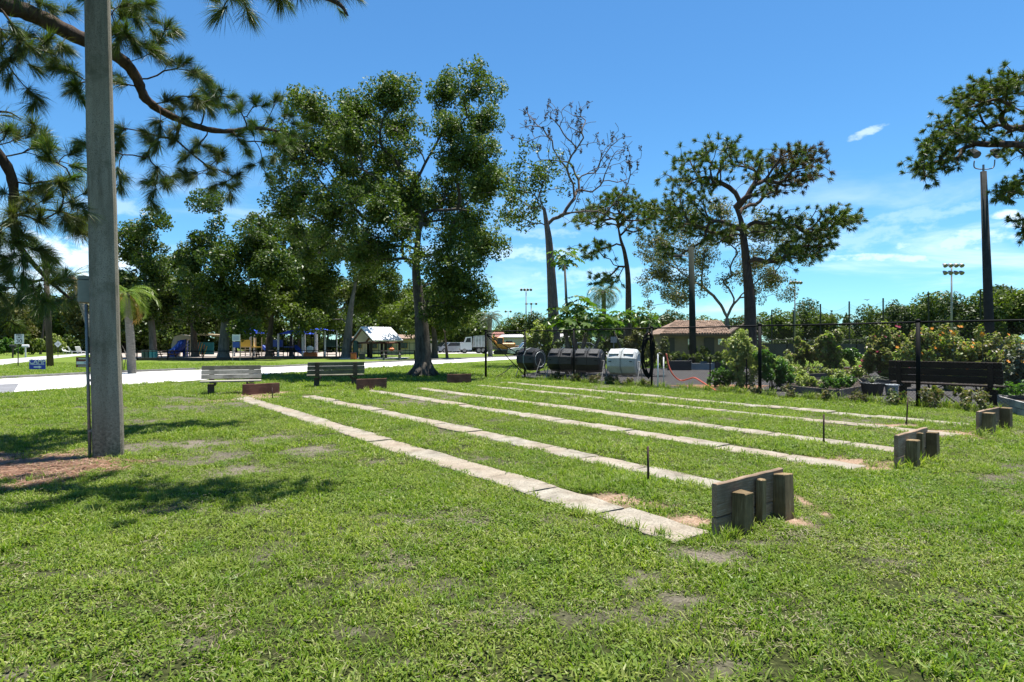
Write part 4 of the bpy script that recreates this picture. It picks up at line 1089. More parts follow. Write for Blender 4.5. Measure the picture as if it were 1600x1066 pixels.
# ------------------------------------------------------------------ trees
class Tree:
    """grows limbs from a trunk line to target points; radii follow the number of twigs carried"""
    def __init__(s, trunk, r_base, seed, r_tip=.012, from_h=0.3, gam=.5, taper=.78):
        s.rng = random.Random(seed); s.P = []; s.par = []; s.root = []
        s.trunk = [Vector(p) for p in trunk]; s.rb = r_base; s.rt = r_tip; s.gam = gam; s.taper = taper
        acc = 0; tot = sum((b-a).length for a, b in zip(s.trunk, s.trunk[1:]))
        pts = spline(s.trunk, 6)
        s.nt = len(pts)
        for i, p in enumerate(pts):
            s.P.append(p); s.par.append(i-1); s.root.append(-1)
        s.ok = [i/(s.nt-1) >= from_h for i in range(s.nt)]
        s.plen = [0.0]
        for i in range(1, s.nt): s.plen.append(s.plen[-1] + (pts[i]-pts[i-1]).length*.35)
        s.chains = []; s.ends = []
    def grow(s, targets, step=.6, wob=.12, sag=.0, lift=.25):
        top = s.P[s.nt-1]
        order = sorted(targets, key=lambda q: min((q-s.P[i]).length for i in range(s.nt) if s.ok[i]))
        cap = len(s.P) + 64; BA = np.zeros((cap, 3)); BL = np.zeros(cap); BO = np.zeros(cap); m = 0
        for q in order:
            if len(s.P) > cap - 1: cap = len(s.P)*2; BA = np.resize(BA, (cap, 3)); BL = np.resize(BL, cap); BO = np.resize(BO, cap)
            for j in range(m, len(s.P)): BA[j] = s.P[j]; BL[j] = s.plen[j]; BO[j] = 0 if s.ok[j] else 1e6
            m = len(s.P); A = BA[:m]; d = np.linalg.norm(A - np.array(tuple(q)), axis=1)
            below = np.clip(A[:, 2] - q.z, 0, None)
            cost = d + .28*BL[:m] + .5*below + BO[:m]
            i = int(np.argmin(cost)); a = s.P[i]; L = (q-a).length
            if L < .05: s.ends.append((q, Vector((0, 0, 1)))); continue
            n = max(2, int(L/step)+1); prev = i
            dirp = (a - s.P[s.par[i]]).normalized() if s.par[i] >= 0 else Vector((0, 0, 1))
            c1 = a + (dirp*.5 + Vector((0, 0, lift)) + (q-a).normalized()*.5)*L*.35
            rootid = s.root[i] if s.root[i] >= 0 else len(s.P)
            ch = [i]
            for k in range(1, n+1):
                t = k/n; p = (1-t)**2*a + 2*t*(1-t)*c1 + t*t*q
                if k < n: p = p + Vector((s.rng.gauss(0, 1), s.rng.gauss(0, 1), s.rng.gauss(0, 1)))*wob*min(1, L*.25)*step + Vector((0, 0, -sag*math.sin(math.pi*t)))
                s.P.append(p); s.par.append(prev); s.root.append(rootid); s.ok.append(True); s.plen.append(s.plen[prev] + (p-s.P[prev]).length)
                prev = len(s.P)-1; ch.append(prev)
            s.chains.append(ch); s.ends.append((q, (s.P[prev]-s.P[s.par[prev]]).normalized()))
    def radii(s):
        cnt = [0]*len(s.P)
        isp = set(s.par)
        for i in range(len(s.P)-1, -1, -1):
            if cnt[i] == 0: cnt[i] = 1
            if s.par[i] >= 0: cnt[s.par[i]] += cnt[i]
        # cnt counts nodes; use a soft power
        mx = max(cnt[s.nt-1:] or [1])
        r = [s.rt*max(1, c)**s.gam for c in cnt]
        lim = s.rb*.62
        k = min(1.0, lim/max([r[i] for i in range(s.nt, len(s.P))] or [lim]))
        r = [s.rt + (x-s.rt)*k for x in r]
        for i in range(s.nt):
            t = i/(s.nt-1); r[i] = s.rb*(1 - s.taper*t)
            if t < .12: r[i] *= 1 + .55*(1-t/.12)**2
        return r
    def build(s, root, bark, sides=7, merge=False, trunk_name='trunk'):
        r = s.radii()
        obj(trunk_name, MB().tube(s.P[:s.nt], [r[i] for i in range(s.nt)], max(sides+3, 8)), bark, root, world=True, smooth=True)
        groups = {}
        for ch in s.chains:
            groups.setdefault(s.root[ch[1]] if not merge else 0, []).append(ch)
        for g, L in groups.items():
            mb = MB()
            for ch in L:
                rr = [r[ch[1]]] + [r[i] for i in ch[1:]]
                sd_ = sides if rr[0] > .05 else (5 if rr[0] > .02 else 3)
                mb.tube([s.P[i] for i in ch], rr, sd_, cap=False)
            obj('branches' if merge else 'limb', mb, bark, root, world=True, smooth=True, kind=('stuff' if merge else None))

def sample_blobs(blobs, n, seed, shell=.5, minr=0.0, spill=1.08):
    g = random.Random(seed); w = [b_[1]**2.2 for b_ in blobs]; out = []
    for _ in range(n):
        c, r = g.choices(blobs, w)[0]
        d = Vector((g.gauss(0, 1), g.gauss(0, 1), g.gauss(0, 1))).normalized()
        out.append(c + d*r*(g.uniform(.65, spill) if g.random() < shell else g.uniform(0, .65)))
    return out

LEAFK = 1.75
def broadleaf(name, label, d, base_px, trunk_px, r, blobs_px, n_t, n_leaf, leaf, mat, bark, seed, group=None, merge=True, clump=.45, depthk=1.0, from_h=.35, cat='tree', asp=.5, step=.7, rt=.012, wob=.14, bare=0.0, spill=1.12, guides=()):
    """blobs_px: (px, py, radius px[, depth shift m]) at depth d"""
    base = Vector(((base_px-CX)/F*d, d, 0)); k = d/F; rg = random.Random(seed)
    t = empty(name, base, 0, label, cat, group)
    trunk = [base + Vector((0, 0, -.1))] + [P(x, y, d) for x, y in trunk_px]
    blobs = []
    for b_ in blobs_px:
        R_ = b_[2]*k; dz = b_[3] if len(b_) > 3 else rg.uniform(-1, 1)*depthk*2.2
        c = P(b_[0], b_[1], d + dz); blobs.append((c, R_))
    tr = Tree(trunk, r, seed, rt, from_h)
    T = sample_blobs(blobs, n_t, seed+1, spill=spill)
    for q in T: q.z = max(q.z, 1.8)
    if guides: tr.grow([P(x, y, d + (i % 3 - 1)*1.2) for i, (x, y) in enumerate(guides)], step, wob*.5, lift=.1)
    tr.grow(T, step, wob); tr.build(t, bark, 7, merge)
    g = random.Random(seed+2)
    E = [e for e in tr.ends if g.random() >= bare]
    cl = [e[0] for e in E]; ra = [clump*g.uniform(.45, 1.45) for _ in E]
    V, Q = leaf_cloud(cl, [(x*g.uniform(.8, 1.3), x*g.uniform(.8, 1.3), x*g.uniform(.6, 1.25)) for x in ra], int(n_leaf*(LEAFK if d > 30 and merge else 1)), leaf, seed+3, asp, .65, .35)
    V[:, 2] = np.maximum(V[:, 2], .05)
    fast_mesh('crown', V, Q, 4, mat, t, kind='stuff')
    return t, tr

# the big oak in the middle
oak_blobs = [(480, 165, 34), (455, 240, 36), (520, 195, 42), (560, 175, 36), (608, 152, 34), (628, 200, 34), (545, 260, 50), (600, 250, 44), (470, 300, 42), (520, 330, 48), (590, 330, 44), (440, 215, 20),
             (698, 150, 30), (738, 140, 30), (752, 190, 32), (705, 205, 36), (738, 250, 44), (758, 290, 34), (700, 300, 46), (650, 330, 44), (732, 345, 48), (752, 390, 34), (700, 395, 46), (728, 440, 40),
             (590, 390, 32), (555, 400, 28), (462, 360, 30), (700, 478, 34), (742, 468, 22), (480, 400, 24), (705, 438, 32), (610, 125, 16), (636, 300, 34), (560, 300, 38), (448, 325, 28), (500, 365, 30), (622, 350, 26), (545, 220, 34), (500, 235, 30), (745, 112, 14), (700, 122, 14)]
t, tr = broadleaf('oak_tree', 'largest broadleaf tree, standing behind the far lane ends with full crown', 27.4, 661, [(661, 550), (659, 515), (657, 485), (653, 455), (650, 420), (652, 385), (658, 340)], .40, oak_blobs, 1250, 140000, .068, M['oak_leaf'], M['oak_bark'], 21, merge=False, clump=.36, spill=1.16, from_h=.45, step=.55, rt=.010, depthk=1.3, guides=[(612, 405), (575, 345), (530, 285), (700, 400), (738, 330), (735, 220), (615, 280), (600, 190), (470, 320), (470, 215), (700, 200), (745, 440)])
# flared roots of the oak
mb = MB(); bo = G(661, 588) ; bo = Vector(((661-CX)/F*27.4, 27.4, 0))
for i in range(9):
    a = i*2*math.pi/9 + .2; d = Vector((math.cos(a), math.sin(a), 0)); L = .75 + .25*math.sin(i*2.3)
    mb.tube([bo + d*.22 + Vector((0, 0, .75)), bo + d*.36 + Vector((0, 0, .30)), bo + d*L + Vector((0, 0, -.03))], [.10, .15, .06], 7)
obj('root_flare', mb, M['oak_bark'], t, world=True, smooth=True)

# trees round the playground
bgr = 'trees round the playground'
broadleaf('park_tree', 'thin pale-trunked tree just right of the leaning palm', 58, 240, [(238, 520), (232, 470), (225, 430), (222, 400)], .36, [(200, 365, 28), (233, 350, 20), (255, 345, 12), (215, 400, 32), (245, 430, 28), (198, 450, 30), (190, 490, 26), (225, 470, 26)], 90, 11000, .15, M['dark_leaf'], M['pale_bark'], 101, bgr, clump=.85)
broadleaf('park_tree', 'dark tree over the tan playground arch', 64, 305, [(303, 530), (300, 490), (296, 460)], .4, [(282, 405, 26), (268, 450, 34), (308, 440, 30), (262, 490, 28), (300, 485, 32), (240, 480, 22), (330, 500, 26)], 90, 12000, .16, M['dark_leaf'], M['oak_bark'], 102, bgr, clump=.9)
broadleaf('park_tree', 'broad tree with a thick dark trunk in front of the playground', 53.8, 349, [(350, 535), (352, 505), (350, 470), (346, 430), (343, 390)], .50, [(325, 318, 20), (347, 345, 22), (318, 372, 24), (300, 410, 32), (345, 405, 36), (400, 350, 26), (385, 400, 36), (420, 420, 38), (340, 460, 40), (392, 465, 38), (302, 465, 32), (372, 510, 18), (290, 440, 24), (330, 300, 12), (410, 385, 24)], 170, 20000, .14, M['dark_leaf'], M['pale_bark'], 103, bgr, clump=.80)
broadleaf('park_tree', 'tree standing in front of the blue shade canopy', 60, 420, [(421, 530), (425, 495), (430, 460)], .36, [(430, 380, 36), (460, 425, 36), (420, 475, 34), (470, 478, 30), (500, 440, 34), (440, 440, 30), (480, 390, 30)], 110, 14000, .15, M['mid_leaf'], M['oak_bark'], 104, bgr, clump=.85)
broadleaf('park_tree', 'forked tree immediately left of the pavilion', 57, 541, [(543, 530), (546, 500), (550, 470), (556, 440)], .48, [(520, 385, 34), (560, 400, 38), (500, 430, 32), (600, 428, 30, 7), (550, 460, 36, 6), (590, 478, 26, 8), (512, 486, 28), (472, 500, 24), (620, 460, 26, 8), (575, 440, 30, 7)], 140, 17000, .14, M['mid_leaf'], M['pale_bark'], 105, bgr, clump=.85)
broadleaf('park_tree', 'tree half hidden behind the big oak trunk', 58, 679, [(679, 530), (676, 505), (672, 480)], .34, [(680, 500, 26), (712, 488, 22), (650, 492, 24), (622, 490, 24), (700, 470, 26)], 70, 8000, .14, M['mid_leaf'], M['oak_bark'], 106, bgr, clump=.8)
broadleaf('park_tree', 'small tree right of the oak with a reddish trunk', 55, 699, [(697, 540), (695, 520)], .16, [(705, 502, 11), (728, 500, 10), (690, 496, 12), (715, 494, 10)], 46, 2400, .13, M['mid_leaf'], M['pine_bark'], 107, bgr, clump=.42)
broadleaf('park_tree', 'slim tree in the middle of the blue canopies', 66, 455, [(455, 530), (458, 500)], .25, [(450, 470, 28), (470, 450, 26), (440, 440, 24)], 50, 5000, .16, M['mid_leaf'], M['oak_bark'], 108, bgr, clump=.9)
# rows further back
r3 = random.Random(12)
BACKL = ['tree in the far row just right of the concrete pole', 'far green tree behind the short yellow palm', 'far dark tree behind the tan play arch', 'far green tree behind the teal climbing panel', 'far dark tree behind the thick dark trunk',
         'far green tree behind the left blue canopy', 'far dark tree behind the brightest blue canopy', 'far green tree behind the flat canopy', 'far dark tree behind the pavilion gable', 'far green tree behind the pavilion roof', 'far dark tree left of the big oak trunk',
         'far green tree behind the parked silver car', 'far dark tree behind the white dump truck']
LEFTL = ['far tree outside the left edge, its crown reaching in', 'far dark tree at the left picture edge', 'pale olive tree behind the speed limit sign', 'far tree behind the brown utility pole', 'far dark tree behind the diamond sign',
         'far olive tree left of the concrete pole behind the box', 'far tree hidden mostly by the concrete pole', 'far dark tree between the concrete pole and the short palm']
BELTL = ['distant tree behind the kinked pine trunk', 'distant tree left of the brick hut roof', 'distant tree right of the tallest pine trunk', 'distant tree under the slim floodlight mast', 'distant tree at the larger conifer', 'distant tree behind the middle net posts', 'distant tree right of the bird',
         'distant tree left of the double-armed mast', 'distant tree behind the double-armed mast', 'distant tree between the double-armed mast and the thick pole', 'distant tall tree just left of the thick floodlight pole', 'distant tall tree just right of the thick floodlight pole', 'distant tree at the right picture edge',
         'distant tree beyond the right picture edge', 'distant tree behind the brick hut roof ridge', 'distant tree behind the gable of the brick hut', 'distant tree below the tallest thin floodlight mast', 'distant tree below the shorter floodlight mast', 'distant tree behind the bushy papayas', 'distant tree behind the shaggy palm']
# low far-off undergrowth that reads as one mass
def undergrowth(name, label, line, n, seed, mat):
    g = np.random.default_rng(seed); C2 = []; R2 = []
    for (p0, d0), (p1, d1) in zip(line, line[1:]):
        a, b_ = gb(p0, d0), gb(p1, d1); m_ = max(2, int((b_-a).length/1.6))
        for i in range(m_):
            q = a.lerp(b_, (i + g.uniform(-.3, .3))/m_); r = g.uniform(1.1, 1.9); C2.append(q + Vector((0, g.uniform(-1, 1), g.uniform(.6, 1.3)))); R2.append((r, r, r*.8))
    V, Q = leaf_cloud(C2, R2, n, .26, seed); V[:, 2] = np.maximum(V[:, 2], .03)
    fast_mesh(name, V, Q, 4, mat, kind='stuff', label=label)
back = [(170, 88), (215, 96), (262, 90), (318, 98), (368, 92), (415, 100), (468, 94), (512, 102), (560, 96), (606, 100), (650, 92), (700, 104), (735, 100)]
for i, (px, d) in enumerate(back):
    n = 'row of trees closing off the playground'
    top = 500 if px > 660 else 462
    broadleaf('backdrop_tree', BACKL[i], d, px, [(px, 530), (px+3, 505)], .3,
              [(px + r3.uniform(-18, 18), r3.uniform(top, 528), r3.uniform(15, 24)) for _ in range(8)], 36, 5600, .26, M['dark_leaf'], M['oak_bark'], 200+i, n, clump=1.5, step=2.0)
left = [(-60, 96, 440), (-15, 100, 455), (25, 92, 470), (62, 104, 462), (100, 96, 470), (135, 88, 462), (165, 92, 455), (195, 90, 440)]
for i, (px, d, top) in enumerate(left):
    broadleaf('roadside_tree', LEFTL[i], d, px, [(px, 535), (px+4, 510)], .3,
              [(px + r3.uniform(-20, 20), r3.uniform(top, 538), r3.uniform(14, 24)) for _ in range(9)], 40, 6500, .24, [M['mid_leaf'], M['dark_leaf'], M['olive_leaf']][i % 3], M['oak_bark'], 230+i, 'trees beyond the far road', clump=1.4, step=2.0)
for i, (px, d, h, w) in enumerate([(10, 72, 1.6, 1.6), (45, 74, 2.0, 2.0), (78, 76, 2.4, 1.8), (105, 80, 2.2, 1.6)]):
    shrub('roadside_shrub', ['light green', 'rounded', 'tall', 'dark'][i] + ' shrub beside the far road near the speed sign', gb(px, d), [(0, 0, h*.5, w*.55), (-w*.6, 0, h*.4, w*.4), (w*.6, 0, h*.45, w*.45), (0, 0, h*.85, w*.35)], 1800, .13, [M['bright_leaf'], M['mid_leaf'], M['lime_leaf'], M['dark_leaf']][i], 260+i, stems=2, group='shrubs along the far road')
# right: the far belt of trees
belt_ = [(1000, 150, 500), (1040, 140, 497), (1215, 160, 490), (1262, 170, 488), (1300, 165, 494), (1345, 170, 492), (1385, 150, 486), (1425, 140, 478), (1462, 128, 474), (1500, 120, 466), (1535, 118, 460), (1572, 124, 464), (1612, 118, 460), (1655, 120, 462), (1100, 150, 500), (1150, 155, 498), (800, 170, 500), (840, 165, 498), (900, 150, 500), (950, 150, 502)]
for i, (px, d, top) in enumerate(belt_):
    broadleaf('distant_tree', BELTL[i], d, px, [(px, 525), (px+2, 512)], .35,
              [(px + r3.uniform(-20, 20), r3.uniform(top + 8, 530), r3.uniform(12, 20)) for _ in range(9)], 36, 5200, .33, M['far_leaf'] if i % 2 else M['mid_leaf'], M['oak_bark'], 300+i, 'distant belt of trees', clump=2.0, step=3.0)
for i, (px, d, top) in enumerate([(1299, 170, 487), (1322, 178, 491)]):
    b_ = gb(px, d); t = empty('conifer', b_, 0, ['larger pointed conifer on the skyline', 'smaller pointed conifer on the skyline'][i], 'tree')
    h = P(px, top, d).z; obj('trunk', MB().tube([b_, b_ + Vector((0, 0, h))], [.3, .05], 6), M['oak_bark'], t, world=True)
    V, Q = leaf_cloud([b_ + Vector((0, 0, h*(.45+.06*k))) for k in range(10)], [(2.0-.19*k,)*2 + (.6,) for k in range(10)], 1200, .3, 340+i)
    fast_mesh('crown', V, Q, 4, M['far_leaf'], t, kind='stuff')

undergrowth('undergrowth', 'dark low thicket under the distant belt of trees', [(980, 130), (1150, 130), (1300, 128), (1450, 115), (1640, 100), (1750, 96)], 26000, 71, M['far_leaf'])
undergrowth('undergrowth', 'dark low thicket behind the playground', [(140, 95), (300, 96), (450, 98), (560, 100), (640, 100)], 16000, 72, M['dark_leaf'])
undergrowth('undergrowth', 'low thicket beyond the far road', [(-150, 100), (0, 98), (100, 95), (200, 93)], 12000, 73, M['mid_leaf'])
undergrowth('undergrowth', 'low thicket behind the parked vehicles', [(640, 150), (800, 150), (1000, 140)], 14000, 74, M['far_leaf'])

# the half dead tree
t, tr = broadleaf('dying_tree', 'half dead tree with bare brown twigs above its green leaves', 38, 868, [(865, 500), (862, 440), (858, 380), (854, 350), (850, 325)], .42,
    [(815, 290, 38), (850, 270, 32), (838, 325, 28), (805, 340, 26), (882, 290, 18), (820, 250, 26), (800, 310, 26), (870, 250, 18)], 100, 3600, .10, M['mid_leaf'], M['dead_bark'], 401, clump=.40, from_h=.6, merge=False)
bare_t = [(820, 175), (835, 190), (848, 200), (870, 168), (868, 190), (880, 185), (895, 180), (908, 175), (905, 200), (885, 215), (900, 235), (860, 225), (840, 230), (825, 215), (895, 260), (912, 215), (915, 188), (890, 198), (855, 178),
          (845, 250), (875, 250), (812, 200), (955, 210), (965, 220), (980, 228), (985, 245), (945, 225), (960, 240), (972, 265), (980, 280), (940, 240), (975, 300), (950, 262), (938, 290), (925, 300), (958, 320), (945, 335), (915, 330), (930, 270), (900, 300), (985, 262), (965, 285), (910, 310)]
T2 = Tree([P(862, 440, 38), P(858, 380, 38), P(856, 350, 38)], .2, 55, .012, .3, .42)
T2.grow([P(x, y, 38 + random.Random(x*y).uniform(-1.6, 1.6)) for x, y in bare_t], .5, .2)
extra = []
rr_ = random.Random(66)
for q, d in list(T2.ends):
    for _ in range(6): extra.append(q + Vector((rr_.gauss(0, .38), rr_.gauss(0, .38), rr_.gauss(.12, .38))))
T2.grow(extra, .35, .15)
r = T2.radii(); groups = {}
for ch in T2.chains: groups.setdefault(T2.root[ch[1]], []).append(ch)
for L in groups.values():
    mb = MB()
    for ch in L: mb.tube([T2.P[i] for i in ch], [max(.014, r[i]*1.1) for i in ([ch[1]] + ch[1:])], 5, cap=False)
    obj('bare_limb', mb, M['dead_bark'], t, world=True, smooth=True)
cl = [T2.ends[i][0] for i in range(len(T2.ends)) if rr_.random() < .30]
V, Q = leaf_cloud(cl, [(.10, .10, .22)]*len(cl), 1500, .085, 402, .35, 0, .2)
fast_mesh('dry_leaves', V, Q, 4, M['dead_leaf'], t, kind='stuff')

# broad sparse tree behind the brick hut
broadleaf('sparse_tree', 'wide thinly leaved tree spreading behind the brick hut', 68, 1135, [(1136, 515), (1136, 495)], .55,
    [(1030, 380, 36), (1060, 350, 34), (1040, 430, 34), (1080, 440, 30), (1010, 460, 24), (1100, 400, 34), (1140, 370, 40), (1130, 330, 30), (1190, 360, 36), (1230, 390, 36), (1180, 410, 32), (1210, 440, 26), (1235, 460, 18), (1090, 340, 26), (1060, 470, 22), (1180, 455, 22), (1150, 430, 26), (1250, 350, 22), (1015, 405, 22)],
    380, 36000, .115, M['olive_leaf'], M['pale_bark'], 410, clump=.66, from_h=.2, merge=False, rt=.016, wob=.2, guides=[(1070, 430), (1040, 390), (1105, 380), (1195, 430), (1180, 360), (1140, 370), (1235, 440), (1230, 385), (1020, 450)])

# ------------------------------------------------------------------ pines
def tufts_mesh(ends, n, L, w, seed, spread=1.0, droop=.25):
    """bunches of long needles; ends: (point, direction)"""
    g = np.random.default_rng(seed); V = []; k = len(ends)
    p = np.array([tuple(e[0]) for e in ends]); d = np.array([tuple(e[1]) for e in ends])
    p = np.repeat(p, n, 0); d = np.repeat(d, n, 0); N_ = len(p)
    r = g.normal(size=(N_, 3)); r -= d*(r*d).sum(1)[:, None]; r /= np.linalg.norm(r, axis=1)[:, None]
    a = np.abs(g.normal(0, .65, N_))*spread; a = np.clip(a, 0, 1.9)
    nd = d*np.cos(a)[:, None] + r*np.sin(a)[:, None]
    ln = (L*g.uniform(.65, 1.15, N_))[:, None]
    st = p - d*g.uniform(0, .35, N_)[:, None]*L
    m = st + nd*ln*.55; e = m + nd*ln*.45; e[:, 2] -= droop*ln[:, 0]*np.abs(np.cos(np.arcsin(np.clip(nd[:, 2], -1, 1))))
    m[:, 2] -= droop*.2*ln[:, 0]
    s = np.cross(nd, g.normal(size=(N_, 3))); s /= np.linalg.norm(s, axis=1)[:, None]; s *= w/2
    V = np.stack([st-s*.6, st+s*.6, m+s, m-s, e], 1).reshape(-1, 3)
    i = np.arange(N_)*5
    T = np.concatenate([np.stack([i, i+1, i+2], -1), np.stack([i, i+2, i+3], -1), np.stack([i+3, i+2, i+4], -1)])
    return V, T
def pine(name, label, d, base_px, trunk_px, r, tips, seed, n=34, L=.42, w=.022, sub=3, spreadp=.35, bark=None, mat=None, from_h=.5, dead=None, group=None, lift=.2, rt=.016, gam=.5):
    base = Vector(((base_px-CX)/F*d, d, 0)); t = empty(name, base, 0, label, 'pine tree', group)
    rg = random.Random(seed)
    tr = Tree([base + Vector((0, 0, -.1))] + [P(x, y, d) for x, y in trunk_px], r, seed, rt, from_h, gam)
    T = []
    for (x, y, *z) in tips:
        T.append(P(x, y, d + (z[0] if z else rg.uniform(-2.0, 2.0))))
    tr.grow(T, .6, .25, lift=lift)
    ex = []
    for q in T:
        for _ in range(sub): ex.append(q + Vector((rg.gauss(0, spreadp), rg.gauss(0, spreadp), rg.gauss(spreadp*.3, spreadp*.6))))
    tr.grow(ex, .4, .15, lift=.5)
    tr.build(t, bark or M['pine_bark'], 7)
    E = [(q, (dd + Vector((0, 0, .45))).normalized()) for q, dd in tr.ends]
    dd_ = []
    if dead:
        x, y, R_ = dead; c = P(x, y, d); dd_ = [e for e in E if ((e[0].x-c.x)**2 + (e[0].z-c.z)**2) < (R_/F*d)**2 and rg.random() < .6]; E = [e for e in E if e not in dd_]
    V, Tq = tufts_mesh(E, n, L, w, seed+5); fast_mesh('needles', V, Tq, 3, mat or M['needle_dark'], t, kind='stuff')
    if dd_:
        V, Tq = tufts_mesh(dd_, n, L, w, seed+6); fast_mesh('dead_needles', V, Tq, 3, M['needle_dead'], t, kind='stuff')
    return t
big = [(1058, 285), (1065, 262), (1078, 250), (1090, 240), (1105, 238), (1120, 232), (1135, 238), (1150, 232), (1165, 245), (1148, 258), (1130, 262), (1110, 265), (1092, 278), (1075, 290), (1062, 305), (1085, 308), (1105, 290), (1125, 285), (1100, 320),
       (1188, 255), (1200, 262), (1218, 250), (1235, 240), (1250, 238), (1265, 242), (1275, 252), (1262, 262), (1245, 258), (1228, 268), (1212, 275), (1198, 285), (1240, 278), (1258, 275), (1272, 275), (1225, 290), (1205, 300), (1185, 270), (1190, 300), (1250, 290), (1180, 320), (1215, 255),
       (1035, 320), (1045, 330), (1055, 340), (1038, 345), (1068, 335), (1080, 345), (1060, 355), (1040, 360), (1090, 355), (1110, 345), (1120, 365), (1100, 375), (1135, 360), (1040, 395), (1060, 402),
       (1220, 345), (1235, 340), (1225, 360), (1210, 355), (1240, 365), (1245, 375), (1255, 385), (1268, 370), (1280, 360), (1290, 345), (1298, 335), (1310, 345), (1322, 340), (1330, 342), (1318, 352), (1300, 358), (1285, 372), (1270, 385), (1290, 385), (1262, 398), (1240, 395), (1275, 400), (1255, 405), (1228, 400), (1215, 408), (1290, 370), (1245, 355)]
pine('tall_pine', 'tallest pine with an open flat-topped crown behind the garden', 38, 1172, [(1172, 480), (1168, 430), (1163, 380), (1158, 345), (1150, 325)], .40, big, 500, n=74, L=.36, w=.022, sub=12, spreadp=.46, dead=(1240, 270, 45), from_h=.45)
small = [(908, 345), (920, 350), (932, 338), (925, 330), (940, 325), (955, 318), (968, 312), (950, 330), (975, 325), (990, 322), (985, 335), (1000, 332), (1015, 328), (1020, 340), (1005, 345), (965, 340), (940, 345), (1025, 335), (960, 310), (995, 318), (912, 335), (975, 310), (1012, 350),
         (925, 395), (935, 392), (945, 388), (918, 400), (940, 440), (948, 437), (955, 445), (1000, 360), (985, 355)]
pine('leaning_pine', 'smaller pine with a kinked trunk between the palm and the tallest pine', 46, 982, [(982, 480), (981, 430), (976, 395), (970, 375), (966, 355)], .27, small, 520, n=70, L=.40, w=.026, sub=11, spreadp=.52, from_h=.45)
rp = [(1442, 270), (1450, 255), (1448, 238), (1455, 225), (1462, 212), (1470, 200), (1468, 225), (1480, 215), (1490, 205), (1485, 190), (1495, 178), (1505, 170), (1500, 150), (1512, 152), (1522, 142), (1535, 135), (1545, 132), (1550, 145), (1530, 155), (1515, 165), (1540, 160), (1560, 135), (1572, 128), (1585, 125), (1575, 145), (1560, 155), (1590, 140), (1600, 120), (1610, 135), (1520, 185),
      (1505, 200), (1500, 220), (1515, 215), (1530, 175), (1480, 235), (1490, 240), (1470, 245), (1460, 255), (1475, 262), (1500, 245), (1525, 225), (1545, 200), (1565, 185), (1580, 170), (1570, 210), (1590, 200), (1605, 180), (1560, 225), (1575, 240), (1590, 235), (1610, 220), (1435, 262), (1445, 278),
      (1582, 290), (1570, 300), (1575, 312), (1562, 305), (1590, 285), (1590, 300), (1600, 360), (1605, 370), (1600, 345), (1620, 160), (1630, 140), (1640, 190), (1650, 230), (1630, 260)]
pine('edge_pine', 'pine reaching in from the right edge over the floodlight pole', 27, 1700, [(1695, 450), (1690, 360), (1680, 300), (1660, 250), (1640, 205)], .35, rp, 540, n=80, L=.28, w=.018, sub=9, spreadp=.28, from_h=.45, rt=.013)

# the near pine: trunk just outside the left edge, boughs reaching in
PT = Vector((-7.2, 7.6, 0))
np_ = empty('near_pine', PT, 0, 'nearest pine whose boughs reach in from the left edge', 'pine tree')
obj('trunk', MB().tube([PT + Vector((0, 0, -.2)), PT + Vector((.05, 0, .3)), PT + Vector((.1, .05, 3)), PT + Vector((.0, .1, 7)), PT + Vector((.15, .2, 11)), PT + Vector((.1, .3, 13))], [.42, .30, .26, .21, .12, .05], 14), M['pine_bark'], np_, world=True, smooth=True)
def bough(path, radii_, tips, seed, n=270, L=.27, w=.0044, sub=2, sp=.12, zs=.6, mat='needle', gam=.42):
    pts = [P(*p) if len(p) == 3 and not isinstance(p, Vector) else p for p in path]
    tr = Tree(pts, radii_[0], seed, .006, .12, gam, taper=1-radii_[1]/radii_[0]); tr_n = tr.nt
    rg = random.Random(seed); main = [tuple(p) for p in tr.P]
    A = np.array(main); T = []
    for (x, y, *z) in tips:
        # depth follows the bough nearest in the picture
        sx = CX + A[:, 0]/A[:, 1]*F; sy = HY - (A[:, 2]-EYE)/A[:, 1]*F
        j = int(np.argmin((sx-x)**2 + (sy-y)**2)); dd = A[j, 1] + (z[0] if z else rg.uniform(-zs, zs))
        T.append(P(x, y, dd))
    tr.grow(T, .16, .35, lift=.15)
    ex = []
    for q in T:
        for _ in range(sub): ex.append(q + Vector((rg.gauss(0, sp), rg.gauss(0, sp*1.4), rg.gauss(0, sp))))
    tr.grow(ex, .12, .2, lift=.3)
    r = tr.radii()
    for i in range(tr_n): r[i] = radii_[0] + (radii_[1]-radii_[0])*(i/(tr_n-1))
    cap_ = radii_[0]*.42
    mb = MB().tube(tr.P[:tr_n], [r[i]*(1+.06*math.sin(i*1.9)) for i in range(tr_n)], 12)
    obj('bough', mb.jitter(radii_[0]*.05, seed), M['pine_bark'], np_, world=True, smooth=True)
    groups = {}
    for ch in tr.chains: groups.setdefault(tr.root[ch[1]], []).append(ch)
    for Lc in groups.values():
        mb = MB()
        for ch in Lc: mb.tube([tr.P[i] for i in ch], [min(cap_, r[i]) for i in ([ch[1]] + ch[1:])], 6, cap=False)
        obj('branch', mb, M['pine_bark'], np_, world=True, smooth=True)
    E = [(q, (d + Vector((rg.gauss(0, .25), rg.gauss(0, .25), .25))).normalized()) for q, d in tr.ends]
    V, Tq = tufts_mesh(E, n, L, w, seed+9, 1.0, .30)
    fast_mesh('needles', V, Tq, 3, M[mat], np_, kind='stuff')
